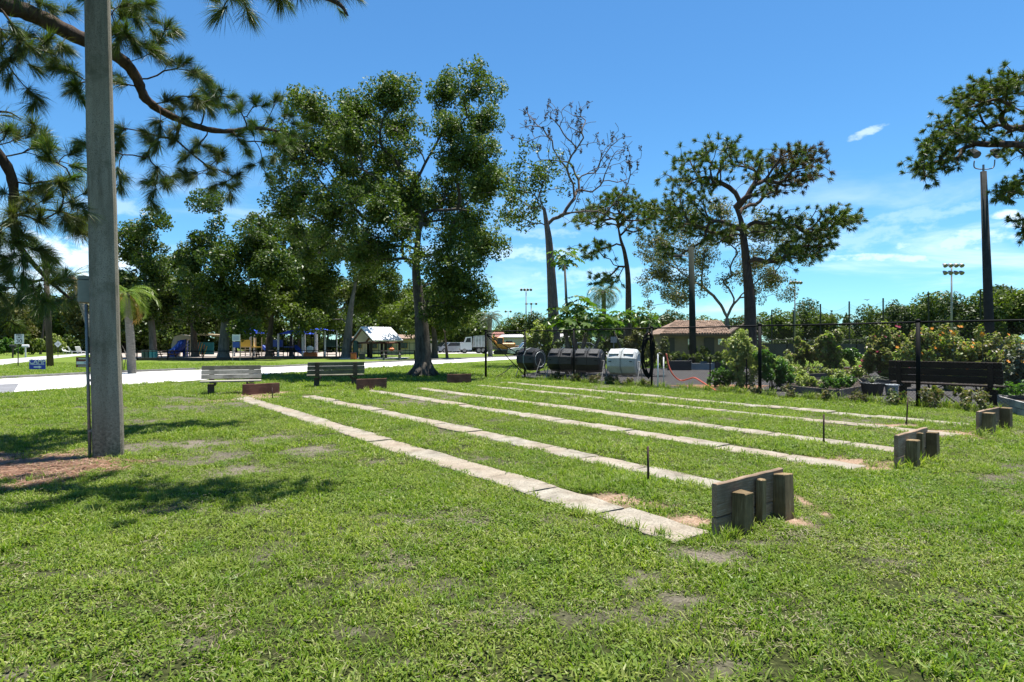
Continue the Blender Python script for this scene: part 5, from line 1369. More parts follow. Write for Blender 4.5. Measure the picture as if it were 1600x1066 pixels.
bough([PT + Vector((.1, .1, 6.6)), (-60, -30, 8.0), (0, 3, 8.6), (50, 22, 9.0), (110, 52, 9.3), (150, 70, 9.6), (190, 93, 9.9), (213, 122, 10.2), (228, 155, 10.4), (265, 180, 10.8), (310, 198, 11.2), (350, 205, 11.5), (400, 200, 11.8), (435, 205, 12.1)],
      (.15, .022),
      [(20, 40), (0, 75), (25, 78), (50, 75), (80, 20), (60, 5), (85, 105), (110, 108), (55, 150), (15, 120), (120, 130), (125, 150), (35, 55), (70, 60), (10, 95), (95, 70),
       (190, 25), (212, 12), (240, 50), (245, 85), (225, 68), (260, 40), (200, 55), (290, 98), (315, 118), (300, 150), (325, 132), (250, 65), (190, 130), (270, 155), (285, 170), (320, 162), (360, 150), (400, 158), (430, 155), (345, 165), (375, 172),
       (455, 210), (440, 230), (395, 190), (385, 235), (330, 140), (190, 200), (130, 225), (185, 225), (185, 268), (230, 240), (245, 262), (260, 288), (240, 300), (290, 245), (310, 225), (300, 278), (325, 260), (350, 285), (365, 275), (290, 268), (335, 290), (230, 208), (250, 200), (415, 222), (375, 220), (445, 180), (410, 250), (275, 215), (345, 240), (205, 20), (230, 5), (180, 45), (165, 5)], 601)
bough([PT + Vector((.1, .1, 4.6)), (-60, 190, 8.0), (0, 245, 8.3), (20, 288, 8.5), (20, 335, 8.6), (28, 380, 8.8), (52, 412, 9.0), (78, 440, 9.2), (108, 465, 9.4)],
      (.085, .016),
      [(10, 205), (58, 228), (66, 212), (25, 215), (75, 245), (5, 300), (110, 278), (72, 310), (92, 330), (42, 330), (110, 350), (125, 340), (128, 362), (60, 345), (20, 385), (60, 390), (10, 420), (48, 440), (70, 400), (32, 460), (0, 450), (12, 482), (82, 440), (92, 440), (60, 465), (5, 350), (38, 400), (94, 470), (100, 300), (0, 400), (20, 440), (120, 320), (0, 370), (45, 300)], 620)
bough([PT + Vector((.1, .1, 4.9)), (-50, 150, 8.4), (-10, 172, 8.6), (15, 176, 8.7), (33, 187, 8.8)], (.03, .006), [(-20, 180), (-30, 150)], 640, n=60)
def px_of(v): return (CX + v.x/v.y*F, HY - (v.z-EYE)/v.y*F)
# upper bough that crosses above the frame; only its tip hangs into the picture
bough([PT + Vector((.1, -.05, 7.6)), Vector((-5.6, 7.3, 6.9)), Vector((-4.4, 7.0, 6.3)), Vector((-3.2, 6.9, 5.6)), P(430, -25, 6.8), P(500, -8, 6.75), P(530, 6, 6.7), P(543, 24, 6.65)], (.11, .008),
      [(400, -30, 0), (425, -38, 0), (470, -30, 0), (490, -32, 0), (512, -24, 0), (450, -36, 0), (350, -60, 0), (300, -90, 0.1), (250, -140, 0), (200, -120, 0), (120, -160, 0), (60, -150, 0), (0, -160, 0), (380, -50, 0), (330, -130, -.3), (180, -200, -.4), (80, -220, -.3), (-60, -200, -.3), (280, -60, -.5), (150, -90, -.6), (40, -110, -.6), (-40, -120, -.7), (420, -60, -.3), (480, -60, 0), (560, -70, .2), (620, -90, .4), (660, -110, .4), (600, -100, 0), (580, -130, .3), (540, -120, -.2), (500, -100, .3), (460, -120, -.4), (520, -150, .5), (400, -110, .4), (440, -90, -.7), (340, -100, .6), (300, -150, .2), (240, -200, .5), (150, -220, .3), (100, -260, .6), (20, -240, .2), (-20, -300, .4), *[px_of(Vector(v)) for v in ((-4.0, 5.5, 6.0), (-3.6, 5.8, 6.1), (-3.2, 5.6, 6.0), (-2.9, 5.9, 6.2), (-4.3, 5.9, 6.1), (-3.8, 5.2, 6.0), (-3.3, 5.1, 6.1), (-2.4, 6.1, 6.2), (-4.6, 5.6, 6.0), (-2.7, 5.4, 6.1))], (220, -70, -.9), (100, -90, -1.0), (0, -80, -1.0), (330, -40, -.8), (-80, -60, -.6), (-120, -20, -.8)], 660, n=200, w=.0042, L=.25, sub=4, sp=.12)  # extra tufts out of view are added to cast the foreground shadow
hi = [Vector((-6.9, 10.6, 8.2)), Vector((-6.3, 11.0, 8.5)), Vector((-5.6, 11.2, 8.3)), Vector((-5.0, 11.6, 8.5)), Vector((-4.4, 11.9, 8.6)), Vector((-3.8, 12.4, 8.6)), Vector((-3.4, 12.8, 8.7)), Vector((-5.9, 10.4, 8.4)), Vector((-6.6, 9.9, 8.4)), Vector((-7.4, 10.6, 8.0)), Vector((-8.0, 10.4, 8.2)), Vector((-5.2, 10.7, 8.7)), Vector((-4.7, 12.5, 8.8)),
      Vector((-5.4, 12.2, 8.6)), Vector((-6.2, 12.0, 8.4)), Vector((-7.2, 11.6, 8.3)), Vector((-4.0, 11.5, 8.8)), Vector((-8.6, 11.0, 8.1)), Vector((-7.8, 9.6, 8.3)), Vector((-6.8, 11.4, 8.9)), Vector((-5.8, 11.5, 9.0))]
def px_of(v): return (CX + v.x/v.y*F, HY - (v.z-EYE)/v.y*F)
bough([PT + Vector((.1, .2, 7.4)), Vector((-6.9, 9.0, 8.0)), Vector((-6.3, 10.4, 8.2)), Vector((-5.4, 11.3, 8.3)), Vector((-4.4, 12.0, 8.5)), Vector((-3.6, 12.6, 8.6))], (.10, .012), [px_of(v) for v in hi], 680, sub=5, sp=.22, n=150)  # unseen bough, added above the frame to cast shadow beyond the pole

# ------------------------------------------------------------------ palms and the papaya
def palm(name, label, base, top, r, nf, L, leaf_m, seed, droop=1.0, dead=None, bark=None, lw=.03, cat='palm', up=.9, thick=None, wl_=.30):
    t = empty(name, base, 0, label, cat); rg = random.Random(seed)
    base = Vector(base); top = Vector(top)
    mid = base.lerp(top, .5) + Vector((rg.uniform(-.1, .1), 0, 0))
    obj('trunk', MB().tube(spline([base - Vector((0, 0, .1)), base.lerp(top, .15), mid, top], 4), [r*1.35] + [r]*4 + [r*1.25 if thick else r]*4 + [r*.9]*4, 10), bark or M['palm_bark'], t, world=True, smooth=True)
    for i in range(nf):
        a = i*2.399 + rg.uniform(-.2, .2); e = up - 1.5*(i/nf) + rg.uniform(-.1, .1); d = Vector((math.cos(a), math.sin(a), 0)); ll = L*rg.uniform(.8, 1.1)
        pts = []; p = top.copy(); ang = e; n = 9
        for k in range(n+1):
            pts.append(p.copy()); p = p + (d*math.cos(ang) + Vector((0, 0, math.sin(ang))))*ll/n; ang -= droop*(.10+.20*k/n)
        mb = MB(); mb.tube(pts, [.018*(1-k/(n+1)) + .003 for k in range(n+1)], 4, cap=False)
        side = Vector((-d.y, d.x, 0))
        for k in range(1, n):
            for h in (0, .5):
                q = pts[k].lerp(pts[k+1], h); tdir = (pts[k+1]-pts[k]).normalized(); upv = side.cross(tdir)
                w_ = L*wl_*math.sin(math.pi*(k+h)/(n+1.5))*rg.uniform(.8, 1.1)
                for s in (-1, 1):
                    tip = q + (side*s*.8 + tdir*.5 - upv*.15 + Vector((0, 0, -.35*droop)))*w_
                    m_ = q.lerp(tip, .5) + upv*.02
                    mb.add([q, m_ + tdir*lw, tip, m_ - tdir*lw], [(0, 1, 2, 3)])
        obj('frond', mb, (dead if dead and rg.random() < .45 and e < .1 else leaf_m), t, world=True)
    return t
palm('palm', 'short palm with yellowing drooping fronds beside the near road', G(207, 584), P(196, 458, 29.6), .19, 22, 1.7, M['palm_lime'], 701, 1.25, M['palm_yellow'], up=.8)
palm('palm', 'leaning palm with ragged crown left of the concrete pole', gb(158, 46), P(112, 432, 46), .22, 14, 2.3, M['palm_leaf'], 702, 1.1, M['palm_yellow'], up=1.0)
palm('palm', 'round-headed silvery palm left of the ball field lights', gb(766, 62), P(766, 497, 62), .25, 24, 1.6, M['palm_grey'], 703, 1.2, up=1.2)
palm('palm', 'shaggy palm between the papaya and the leaning pine', gb(943, 52), P(943, 455, 52), .20, 26, 2.0, M['palm_leaf'], 704, 1.7, up=.9)
# stubby dry stems at the foot of the short palm
t = empty('dry_stems', G(196, 582), 0, 'pale dry stems beside the foot of the short palm', 'plant')
r_ = random.Random(2)
for i in range(9):
    q = Vector((r_.uniform(-.35, .15), r_.uniform(-.2, .3), 0)); e = q + Vector((r_.uniform(-.4, .25), r_.uniform(-.2, .2), r_.uniform(.5, 1.5)))
    obj('stem', MB().tube([q, q.lerp(e, .5) + Vector((.06, 0, .1)), e], [.02, .016, .01], 5), M['pale_bark'], t)

def papaya(name, label, base, crowns, seed, size):
    t = empty(name, base, 0, label, 'papaya plant'); base = Vector(base); rg = random.Random(seed)
    for top, nl in crowns:
        top = Vector(top); b0 = base + Vector((rg.uniform(-.3, .3), rg.uniform(-.2, .2), 0))
        obj('stem', MB().tube([b0, b0.lerp(top, .5) + Vector((rg.uniform(-.15, .15), 0, 0)), top], [.09, .07, .045], 8), M['pale_bark'], t, world=True, smooth=True)
        for i in range(nl):
            a = i*2.399; e = .9 - 1.3*i/nl; d = Vector((math.cos(a)*math.cos(e), math.sin(a)*math.cos(e), math.sin(e))); pl = size*rg.uniform(.6, 1.1)
            c = top + d*pl; mb = MB(); mb.tube([top - Vector((0, 0, .25*i/nl)), top + d*pl*.6 + Vector((0, 0, .04)), c], [.012, .01, .007], 4, cap=False)
            nrm = (Vector((0, 0, 1)) + d*.7 + Vector((rg.gauss(0, .3), rg.gauss(0, .3), 0))).normalized(); u = (d - nrm*d.dot(nrm)).normalized(); v_ = nrm.cross(u); S = size*rg.uniform(.42, .6)
            for k in range(7):
                aa = -2.2 + 4.4*k/6; tip = c + (u*math.cos(aa) + v_*math.sin(aa))*S*(1 - .25*abs(aa)/2.2) - nrm*S*.18
                l_ = c + (u*math.cos(aa-.34) + v_*math.sin(aa-.34))*S*.62; r__ = c + (u*math.cos(aa+.34) + v_*math.sin(aa+.34))*S*.62
                mb.add([c, l_, tip, r__], [(0, 1, 2, 3)])
            obj('leaf', mb, M['papaya_leaf'], t, world=True)
    return t
papaya('papaya', 'tall slim papaya in front of the half dead tree', gb(880, 29), [(P(882, 408, 29), 20)], 720, .72)
papaya('papaya', 'bushy papaya group with big leaves behind the black composters', gb(905, 28), [(P(875, 500, 28), 16), (P(902, 482, 28.3), 18), (P(925, 500, 27.6), 18), (P(945, 512, 28), 16), (P(890, 515, 27.4), 12), (P(915, 520, 27.2), 14)], 721, .70)
papaya('papaya', 'papaya group with pale leaves left of the kinked pine', gb(985, 29), [(P(972, 500, 29), 16), (P(998, 495, 29.4), 16), (P(1015, 505, 29), 12), (P(958, 515, 29), 12)], 722, .62)
shrub('yellow_bush', 'yellow green bush above the composters left of the papayas', gb(843, 30), [(0, 0, 2.0, .55), (-.35, 0, 1.6, .5), (.3, 0, 1.6, .5), (0, 0, 1.1, .6)], 2200, .08, M['lime_leaf'], 730)
shrub('garden_bush', 'dense green bush behind the pale composter', gb(985, 27.5), [(0, 0, .9, .7), (.7, 0, 1.0, .7), (-.7, 0, .8, .5), (1.3, 0, .9, .6), (.3, 0, 1.5, .5)], 3800, .07, M['olive_leaf'], 731)
shrub('garden_bush', 'tangled dark bush between the black composters and papayas', gb(890, 29.5), [(0, 0, .9, .7), (.9, 0, .9, .7), (-.9, 0, .9, .6), (1.7, 0, 1.1, .6)], 3800, .08, M['dark_leaf'], 732)
shrub('fence_weeds', 'dense low weeds along the foot of the fence left part', gb(930, 22.8), [(0, 0, .08, .22), (.5, -.6, .1, .25), (-.6, .7, .12, .28), (1.0, -1.2, .08, .22), (-1.2, 1.5, .12, .3), (1.5, -1.8, .07, .2)], 1800, .04, M['weed_leaf'], 733, cat='weeds', stems=0)
shrub('fence_weeds', 'dense low weeds along the foot of the fence right part', gb(1290, 15.9), [(0, 0, .08, .2), (.5, -.6, .1, .24), (-.6, .7, .08, .22), (1.0, -1.25, .12, .28), (1.5, -1.8, .14, .3), (2.0, -2.5, .14, .3), (-1.2, 1.5, .07, .2)], 2400, .035, M['weed_leaf'], 734, cat='weeds', stems=0)

# ------------------------------------------------------------------ poles, lights and netting
M['wood_pole'] = m_plain('brown_pole_wood', (.085, .060, .045), .9, .3, 6, bmp=.3, scl=(1, 1, .2))
M['green_steel'] = m_plain('dull_green_steel', (.035, .042, .032), .9, .2, 4, bmp=.05, spec=.1)
M['dark_conc'] = m_plain('dark_pole_concrete', (.055, .056, .052), .95, .2, 4, bmp=.2, spec=.1)
M['lamp_glass'] = m_plain('lamp_glass', (.16, .155, .13), .25, .1, 6, bmp=0)
up = empty('utility_pole', gb(79, 38.2), 0, 'brown wooden utility pole between the speed sign and the concrete pole', 'utility pole')
k38 = 38.2/F
top = P(70, 391, 38.2)
obj('shaft', MB().tube([gb(79, 38.2) - Vector((0, 0, .2)), gb(79, 38.2).lerp(top, .5), top], [.19, .17, .13], 10), M['wood_pole'], up, world=True, smooth=True)
obj('fitting', MB().box(top + Vector((-.05, 0, -.45)), (.22, .2, .5), bev=.03), M['dark_conc'], up, world=True)
w1 = P(330, 425, 90); mb = MB()
props(obj('power_line', MB().tube([top + (P(140, 505, 70)-top)*(i/16) + Vector((0, 0, -1.2*math.sin(math.pi*i/16))) for i in range(17)], .012, 4), M['black_metal']), 'thin wire sagging away from the utility pole', 'power line')

def field_light(px, d, ytop, n, label, w=1.6, r=.22, mat='galv', y0=None, rows=1):
    b_ = gb(px, d); h = P(px, ytop, d).z
    t = empty('field_light', b_, 0, label, 'floodlight', 'floodlight masts round the ball fields')
    obj('mast', MB().tube([b_, b_ + Vector((0, 0, h))], [r, r*.55], 8), M[mat], t, world=True, smooth=True)
    for rr in range(rows):
        z = h - .2 - rr*1.3
        obj('crossarm', MB().box(b_ + Vector((0, 0, z)), (w, .12, .12)), M[mat], t, world=True)
        for i in range(n):
            x = (-.5 + i/(n-1))*w
            lamp = obj('lamp', MB().tube([b_ + Vector((x, .0, z+.35)), b_ + Vector((x, -.35, z+.15)), b_ + Vector((x, -.62, z-.05))], [.16, .30, .40], 8), M['galv'], t, world=True)
            obj('lens', MB().tube([b_ + Vector((x, -.60, z-.035)), b_ + Vector((x, -.64, z-.065))], [.37, .37], 8), M['lamp_glass'], lamp, world=True)
    return t
field_light(822, 170, 452, 4, 'tallest thin floodlight mast right of the big oak', 2.6)
field_light(830, 190, 474, 3, 'shorter floodlight mast just right of the tallest thin one', 3.0, .25)
field_light(794, 200, 486, 2, 'faint slim mast left of the two thin floodlights', 1.6, .2)
field_light(1242, 140, 441, 4, 'thin floodlight mast right of the tallest pine', 2.2, .2)
field_light(1487, 110, 414, 4, 'double-armed floodlight mast left of the thick pole', 2.9, .20, rows=2)
# thick pole with two big floodlights under the edge pine
d = 32.0; b_ = gb(1548, d); tp_ = P(1537, 268, d)
t = empty('floodlight_pole', b_, 0, 'thick dark tapered pole with two large floodlights at the right', 'floodlight')
obj('shaft', MB().tube([b_, b_.lerp(tp_, .5), tp_], [.25, .20, .145], 4 if False else 10), M['dark_conc'], t, world=True, smooth=True)
obj('spigot', MB().tube([tp_, tp_ + Vector((0, 0, .35))], .05, 8), M['galv'], t, world=True)
obj('yoke', MB().tube(spline([tp_ + Vector((-.5, -.05, .55)), tp_ + Vector((-.45, 0, .2)), tp_ + Vector((0, 0, .12)), tp_ + Vector((.5, 0, .2)), tp_ + Vector((.55, -.05, .6))], 5), .03, 6), M['galv'], t, world=True, smooth=True)
for x in (-.62, .48):
    c = tp_ + Vector((x, -.15, .85))
    lm = obj('floodlight', MB().tube([c + Vector((0, .25, .25)), c + Vector((0, .08, .16)), c + Vector((0, -.25, -.12))], [.08, .17, .20], 10), M['dark_conc'], t, world=True)
    obj('lens', MB().tube([c + Vector((0, -.235, -.108)), c + Vector((0, -.262, -.13))], [.185, .185], 10), M['lamp_glass'], lm, world=True)
# green street lamp pole
d = 35.0; b_ = gb(1083, d); tp_ = P(1080, 386, d)
t = empty('street_lamp', b_, 0, 'dark green street lamp pole in front of the brick hut', 'street lamp')
obj('shaft', MB().tube([b_, tp_], [.20, .145], 10), M['green_steel'], t, world=True, smooth=True)
q = P(1077, 402, d)
obj('arm', MB().tube(spline([q, q + Vector((-.25, -.1, .06)), q + Vector((-.5, -.2, .04))], 4), .03, 6), M['galv'], t, world=True, smooth=True)
lm = obj('lamp_head', MB().box(q + Vector((-.70, -.25, .04)), (.50, .20, .13), bev=.04), M['dark_conc'], t, world=True)
obj('lens', MB().box(q + Vector((-.76, -.25, -.035)), (.26, .15, .03)), M['lamp_glass'], lm, world=True)
# ball netting
net = empty('ball_net', gb(1380, 95), 0, 'tall see-through ball netting hung between dark posts', 'netting')
npx = [(1172, 110, 490), (1206, 108, 484), (1240, 104, 486), (1282, 101, 475), (1327, 98, 471), (1380, 95, 466), (1451, 92, 459), (1532, 89, 452), (1620, 86, 447)]
tops = []
for px, d, yt in npx:
    b_ = gb(px, d); tt = P(px, yt, d); tops.append((b_, tt))
    obj('post', MB().tube([b_, tt], .11, 6), M['green_steel'], net, world=True)
mb = MB(); 
for (b0, t0), (b1, t1) in zip(tops, tops[1:]):
    def top_at(s): return t0.lerp(t1, s) + Vector((0, 0, -.9*math.sin(math.pi*s)-.4))
    n = 26; rows = 14; L = (b1-b0)
    for i in range(n+1):
        s = i/n; q = b0.lerp(b1, s); a = top_at(s); u = Vector((.008, 0, 0)); mb.add([q-u, q+u, a+u, a-u], [(0, 1, 2, 3)])
    for k in range(rows+1):
        f = k/rows; m_ = 8
        for i in range(m_):
            s0, s1 = i/m_, (i+1)/m_; p0 = b0.lerp(b1, s0).lerp(top_at(s0), f); p1 = b0.lerp(b1, s1).lerp(top_at(s1), f); u = Vector((0, 0, .008)); mb.add([p0-u, p1-u, p1+u, p0+u], [(0, 1, 2, 3)])
obj('mesh', mb, M['green_steel'], net, world=True, kind='stuff')
# dark wind screen fence round the courts
scr = empty('screen_fence', gb(1400, 60), 0, 'dark mesh-covered fence round the sports courts behind the garden', 'fence')
SP = [Vector((12, 64, 0)), Vector((24, 62, 0)), Vector((36, 59, 0)), Vector((48, 56, 0)), Vector((60, 53, 0))]
scm = m_plain('dark_screen_cloth', (.05, .052, .058), .9, .3, 1.2, bmp=.2)
for a, b2 in zip(SP, SP[1:]):
    d_ = b2-a; n = 4
    for i in range(n):
        p0 = a + d_*i/n; p1 = a + d_*(i+1)/n
        obj('post', MB().tube([p0, p0 + Vector((0, 0, 1.75))], .035, 6), M['black_metal'], scr, world=True)
        c = (p0+p1)/2; L = (p1-p0).length
        obj('screen_panel', MB().box(c + Vector((0, .03, .72)), (L-.1, .015, 1.25), math.atan2(d_.y, d_.x)), scm, scr, world=True)
    obj('rail', MB().tube([a + Vector((0, 0, 1.74)), b2 + Vector((0, 0, 1.74))], .03, 5), M['black_metal'], scr, world=True)

# ------------------------------------------------------------------ brick hut with a tiled roof
def m_brick(name, c1, c2, mortar, scale, scl=(1, 1, 1)):
    m, nt, b = mat_new(name)
    tc = nt.nodes.new('ShaderNodeTexCoord'); mp = nt.nodes.new('ShaderNodeMapping'); mp.inputs['Rotation'].default_value = (math.pi/2, 0, 0)
    nt.links.new(tc.outputs['Object'], mp.inputs[0])
    n = nt.nodes.new('ShaderNodeTexBrick'); n.inputs['Scale'].default_value = scale
    n.inputs['Color1'].default_value = (*c1, 1); n.inputs['Color2'].default_value = (*c2, 1); n.inputs['Mortar'].default_value = (*mortar, 1); n.inputs['Mortar Size'].default_value = .025
    nt.links.new(mp.outputs[0], n.inputs['Vector'])
    c = mix(nt, .45, n.outputs['Color'], ramp(nt, tex(nt, 'Noise', .9, 5, .6), [(.3, tuple(x*.6 for x in c1)), (.7, c2)]))
    nt.links.new(c, b.inputs['Base Color']); b.inputs['Roughness'].default_value = .9; bump(nt, b, n.outputs['Fac'], -.4, .02)
    return m
M['brick'] = m_brick('grey_brown_brick', (.09, .06, .042), (.17, .125, .09), (.22, .20, .17), 3.2)
M['tile'] = m_plain('weathered_roof_tile', (.25, .165, .115), .9, .45, 2.5, bmp=.3)
D = 55.0; kk = D/F
hut = empty('brick_hut', gb(1100, D), 0, 'low brick hut with a weathered clay tile roof behind the garden', 'building')
def hp_(px, y): return ((px-1100)*kk, 0, EYE + (HY-y)*kk)
xL, xR = (1038-1100)*kk, (1178-1100)*kk; ez = 2.25; dep = 5.0
wall = obj('wall', MB().box(((xL+xR)/2, dep/2, ez/2), (xR-xL, dep, ez)), M['brick'], hut)
# gable roof, ridge running left to right in depth-turned view; gable end at the right
rz_ = 3.45; eL, eR = (1028-1100)*kk, (1140-1100)*kk
mb = MB()
A = Vector((eL, -.5, ez-.05)); B = Vector((eR, -.5, ez-.05)); C_ = Vector((eR+.1, dep/2, rz_)); D_ = Vector((eL+2.2, dep/2, rz_))
mb.add([A, B, C_, D_, A + Vector((0, 0, -.12)), B + Vector((0, 0, -.12))], [(0, 1, 2, 3), (4, 5, 1, 0)])
mb.add([D_, C_, Vector((eR, dep+.5, ez)), Vector((eL, dep+.5, ez))], [(0, 1, 2, 3)]); mb.add([A, D_, Vector((eL, dep+.5, ez))], [(0, 1, 2)])
roof = obj('roof', mb, M['tile'], hut)
mb = MB(); r_ = random.Random(4); rows, cols = 9, 26
for i in range(rows):
    f0, f1 = i/rows, (i+1.15)/rows
    for j in range(cols):
        g0, g1 = j/cols, (j+.9)/cols
        def on(g, f, h): return A.lerp(B, g).lerp(D_.lerp(C_, g), min(f, 1)) + Vector((0, -.1*h, h))
        h = .05 + r_.uniform(-.015, .03); mb.add([on(g0, f0, h+.04), on(g1, f0, h+.04), on(g1, f1, h), on(g0, f1, h), on((g0+g1)/2, f0, h+.10), on((g0+g1)/2, f1, h+.06)], [(0, 4, 5, 3), (4, 1, 2, 5)])
obj('roof_tiles', mb, M['tile'], hut, kind='stuff')
obj('gable_wall', MB().add([(eR, -.02, ez), (xR+.3, -.02, ez), ((eR+xR)/2+.1, -.02, ez+.75), (eR, dep*.4, ez), (xR, dep*.4, ez), ((eR+xR)/2+.1, dep*.4, ez+.75)], [(0, 1, 2), (3, 4, 5), (0, 2, 5, 3), (2, 1, 4, 5)]), M['brick'], hut)
obj('verge', MB().tube([(eR-.1, -.3, ez), ((eR+xR)/2+.1, -.3, ez+.88), (xR+.6, -.3, ez-.1)], .09, 4), M['wood_pole'], hut)
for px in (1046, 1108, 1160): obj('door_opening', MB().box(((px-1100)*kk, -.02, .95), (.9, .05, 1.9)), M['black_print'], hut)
obj('fascia', MB().box(((eL+eR)/2, -.52, ez-.14), (eR-eL, .06, .2)), M['wood_pole'], hut)
for px, w, h in ((1078, .34, .5), (1125, .34, .5)):
    s = empty('notice_plate', gb(px, D-.12) + Vector((0, 0, EYE+.05)), 0, 'pale notice plate on the hut wall ' + ('beside the green lamp pole' if px < 1100 else 'right of the middle doorway'), 'sign')
    obj('plate', MB().box((0, 0, 0), (w, .03, h)), M['white'], s); obj('ring', MB().tube([(.09*math.cos(a), -.025, .09*math.sin(a)) for a in [i*math.pi/5 for i in range(11)]], .012, 4, cap=False), M['blue'], s)
b2 = empty('garden_sign', gb(959, 26), 0, 'small grey rectangular sign above the pale composter', 'sign')
obj('plate', MB().box((0, 0, 1.60), (.26, .015, .25)), M['galv'], b2); obj('post', MB().tube([(0, .02, 0), (0, .02, 1.7)], .018, 6), M['galv'], b2)

# ------------------------------------------------------------------ road signs and yard signs
def yard_sign(px, py, w, h, label, mat, rz=0.0):
    g0 = G(px, py); t = empty('yard_sign', g0, rz, label, 'yard sign')
    obj('panel', MB().box((0, 0, h/2+.17), (w, .012, h)), mat, t)
    for s in (-1, 1): obj('wire_leg', MB().tube([(s*w*.3, .012, -.05), (s*w*.3, .012, h*.7)], .006, 4), M['galv'], t)
    return t
def flat(x, y, z, rot=0): return Matrix.Translation((x, y, z)) @ Matrix.Rotation(math.pi/2, 4, 'X')
t = yard_sign(58.5, 582.5, .80, .47, 'blue yard sign with the white word CAMP and an arrow', M['blue'])
text_part('lettering', 'CAMP', .30, M['white'], t, flat(0, -.010, .54), sx=1.0)
obj('line', MB().box((0, -.009, .425), (.72, .004, .022)), M['white'], t)
obj('line', MB().box((0, -.009, .395), (.64, .004, .012)), M['white'], t)
def arrow(t, z, w, h, mat, x=0, y=-.010):
    mm = flat(x, y, z); obj('arrow', MB().prism([(-w/2, -h*.22), (w*.12, -h*.22), (w*.12, -h/2), (w/2, 0), (w*.12, h/2), (w*.12, h*.22), (-w/2, h*.22)], 0, .003, mm), mat, t)
arrow(t, .28, .40, .15, M['white'], .03)
t = yard_sign(131, 579, .82, .54, 'red brown yard sign with a white arrow beside the concrete pole', M['redbrown'])
obj('band', MB().box((-.05, -.009, .40), (.66, .004, .15)), M['white'], t)
arrow(t, .40, .36, .20, M['white'], .16, -.014); arrow(t, .40, .22, .09, M['blue'], .12, -.019)
text_part('lettering', 'COURTS', .13, M['white'], t, flat(0, -.010, .61)) if False else obj('line', MB().box((0, -.009, .62), (.55, .004, .04)), M['white'], t)
obj('line', MB().box((0, -.009, .235), (.60, .004, .03)), M['white'], t)
g0 = G(28, 572.5)
t = empty('speed_sign', g0, 0, 'white speed limit sign reading 30 on a thin post', 'road sign')
obj('post', MB().box((0, .02, .95), (.05, .03, 2.1)), M['dark_conc'], t)
obj('plate', MB().box((.08, 0, 1.70), (.58, .012, .60)), M['white'], t)
text_part('lettering', 'SPEED', .15, M['black_print'], t, flat(.08, -.009, 1.925)); text_part('lettering', 'LIMIT', .15, M['black_print'], t, flat(.08, -.009, 1.785)); text_part('lettering', '30', .34, M['black_print'], t, flat(.08, -.009, 1.56), sx=1.15)
t = empty('diamond_sign', gb(90.5, 62), .1, 'pale diamond-shaped road sign seen between the trees at the left', 'road sign')
obj('post', MB().box((0, .02, .7), (.05, .03, 1.5)), M['dark_conc'], t)
obj('plate', MB().prism([(-.34, 0), (0, -.34), (.34, 0), (0, .34)], 0, .012, flat(0, 0, 1.32)), M['white'], t)
obj('symbol', MB().tube([(.1*math.cos(a), -.02, 1.32+.1*math.sin(a)) for a in [i*math.pi/4 for i in range(9)]], .015, 4, cap=False), M['black_print'], t)
for i, (px, d, lb) in enumerate(((20, 60, 'grey roadside mailbox left of the pale one'), (40, 61, 'pale roadside mailbox by the far road'))):
    t = empty('mailbox', gb(px, d), .3*i, lb, 'mailbox')
    obj('post', MB().box((0, 0, .5), (.1, .1, 1.0)), M['wood_pole'] if i == 0 else M['white'], t)
    obj('box', MB().prism([(-.12, -.1), (.12, -.1), (.12, .08), (.06, .15), (-.06, .15), (-.12, .08)], -.28, .28, Matrix.Translation((0, 0, 1.12)) @ Matrix.Rotation(math.pi/2, 4, 'Z') @ Matrix.Rotation(math.pi/2, 4, 'X')), M['dark_conc'] if i == 0 else M['white'], t)
pole2 = empty('utility_pole', gb(63, 78), 0, 'thin dark pole far behind the utility pole by the shrubs', 'utility pole')
ptop = P(70, 492, 78)
obj('shaft', MB().tube([gb(63, 78), ptop], [.16, .10], 7), M['wood_pole'], pole2, world=True)
# far house and white garden chairs at the left
M['house_wall'] = m_plain('far_house_wall', (.55, .52, .46), .8, .1, 2)
M['house_roof'] = m_plain('far_house_roof', (.45, .43, .42), .8, .1, 2)
def house(name, label, px, d, W, Dp, H, RH, wm, rm, nwin=3, rz=0, wmt=None):
    t = empty(name, gb(px, d), rz, label, 'building')
    wl_ = obj('wall', MB().box((0, Dp/2, H/2), (W, Dp, H)), wm, t)
    o = .4; mb = MB(); mb.add([(-W/2-o, -o, H), (W/2+o, -o, H), (W/2+o-.8, Dp/2, H+RH), (-W/2-o+.8, Dp/2, H+RH), (-W/2-o, Dp+o, H), (W/2+o, Dp+o, H), (-W/2-o, -o, H-.15), (W/2+o, -o, H-.15)], [(0, 1, 2, 3), (3, 2, 5, 4), (0, 3, 4), (1, 5, 2), (6, 7, 1, 0)])
    obj('roof', mb, rm, t)
    for i in range(nwin):
        x = (-.5 + (i+.5)/nwin)*W
        f = obj('window', MB().box((x, -.03, H*.55), (W/nwin*.5, .08, H*.42)), wmt or M['white'], t)
        obj('pane', MB().box((x, -.08, H*.55), (W/nwin*.42, .03, H*.34)), M['dark_glass'], f)
    return t
M['dark_glass'] = m_plain('dark_window_glass', (.03, .035, .04), .12, .1, 4, bmp=0)
house('far_house', 'pale bungalow half hidden by shrubs at the left edge', 5, 105, 7, 6, 2.4, .9, M['house_wall'], M['house_roof'], 2)
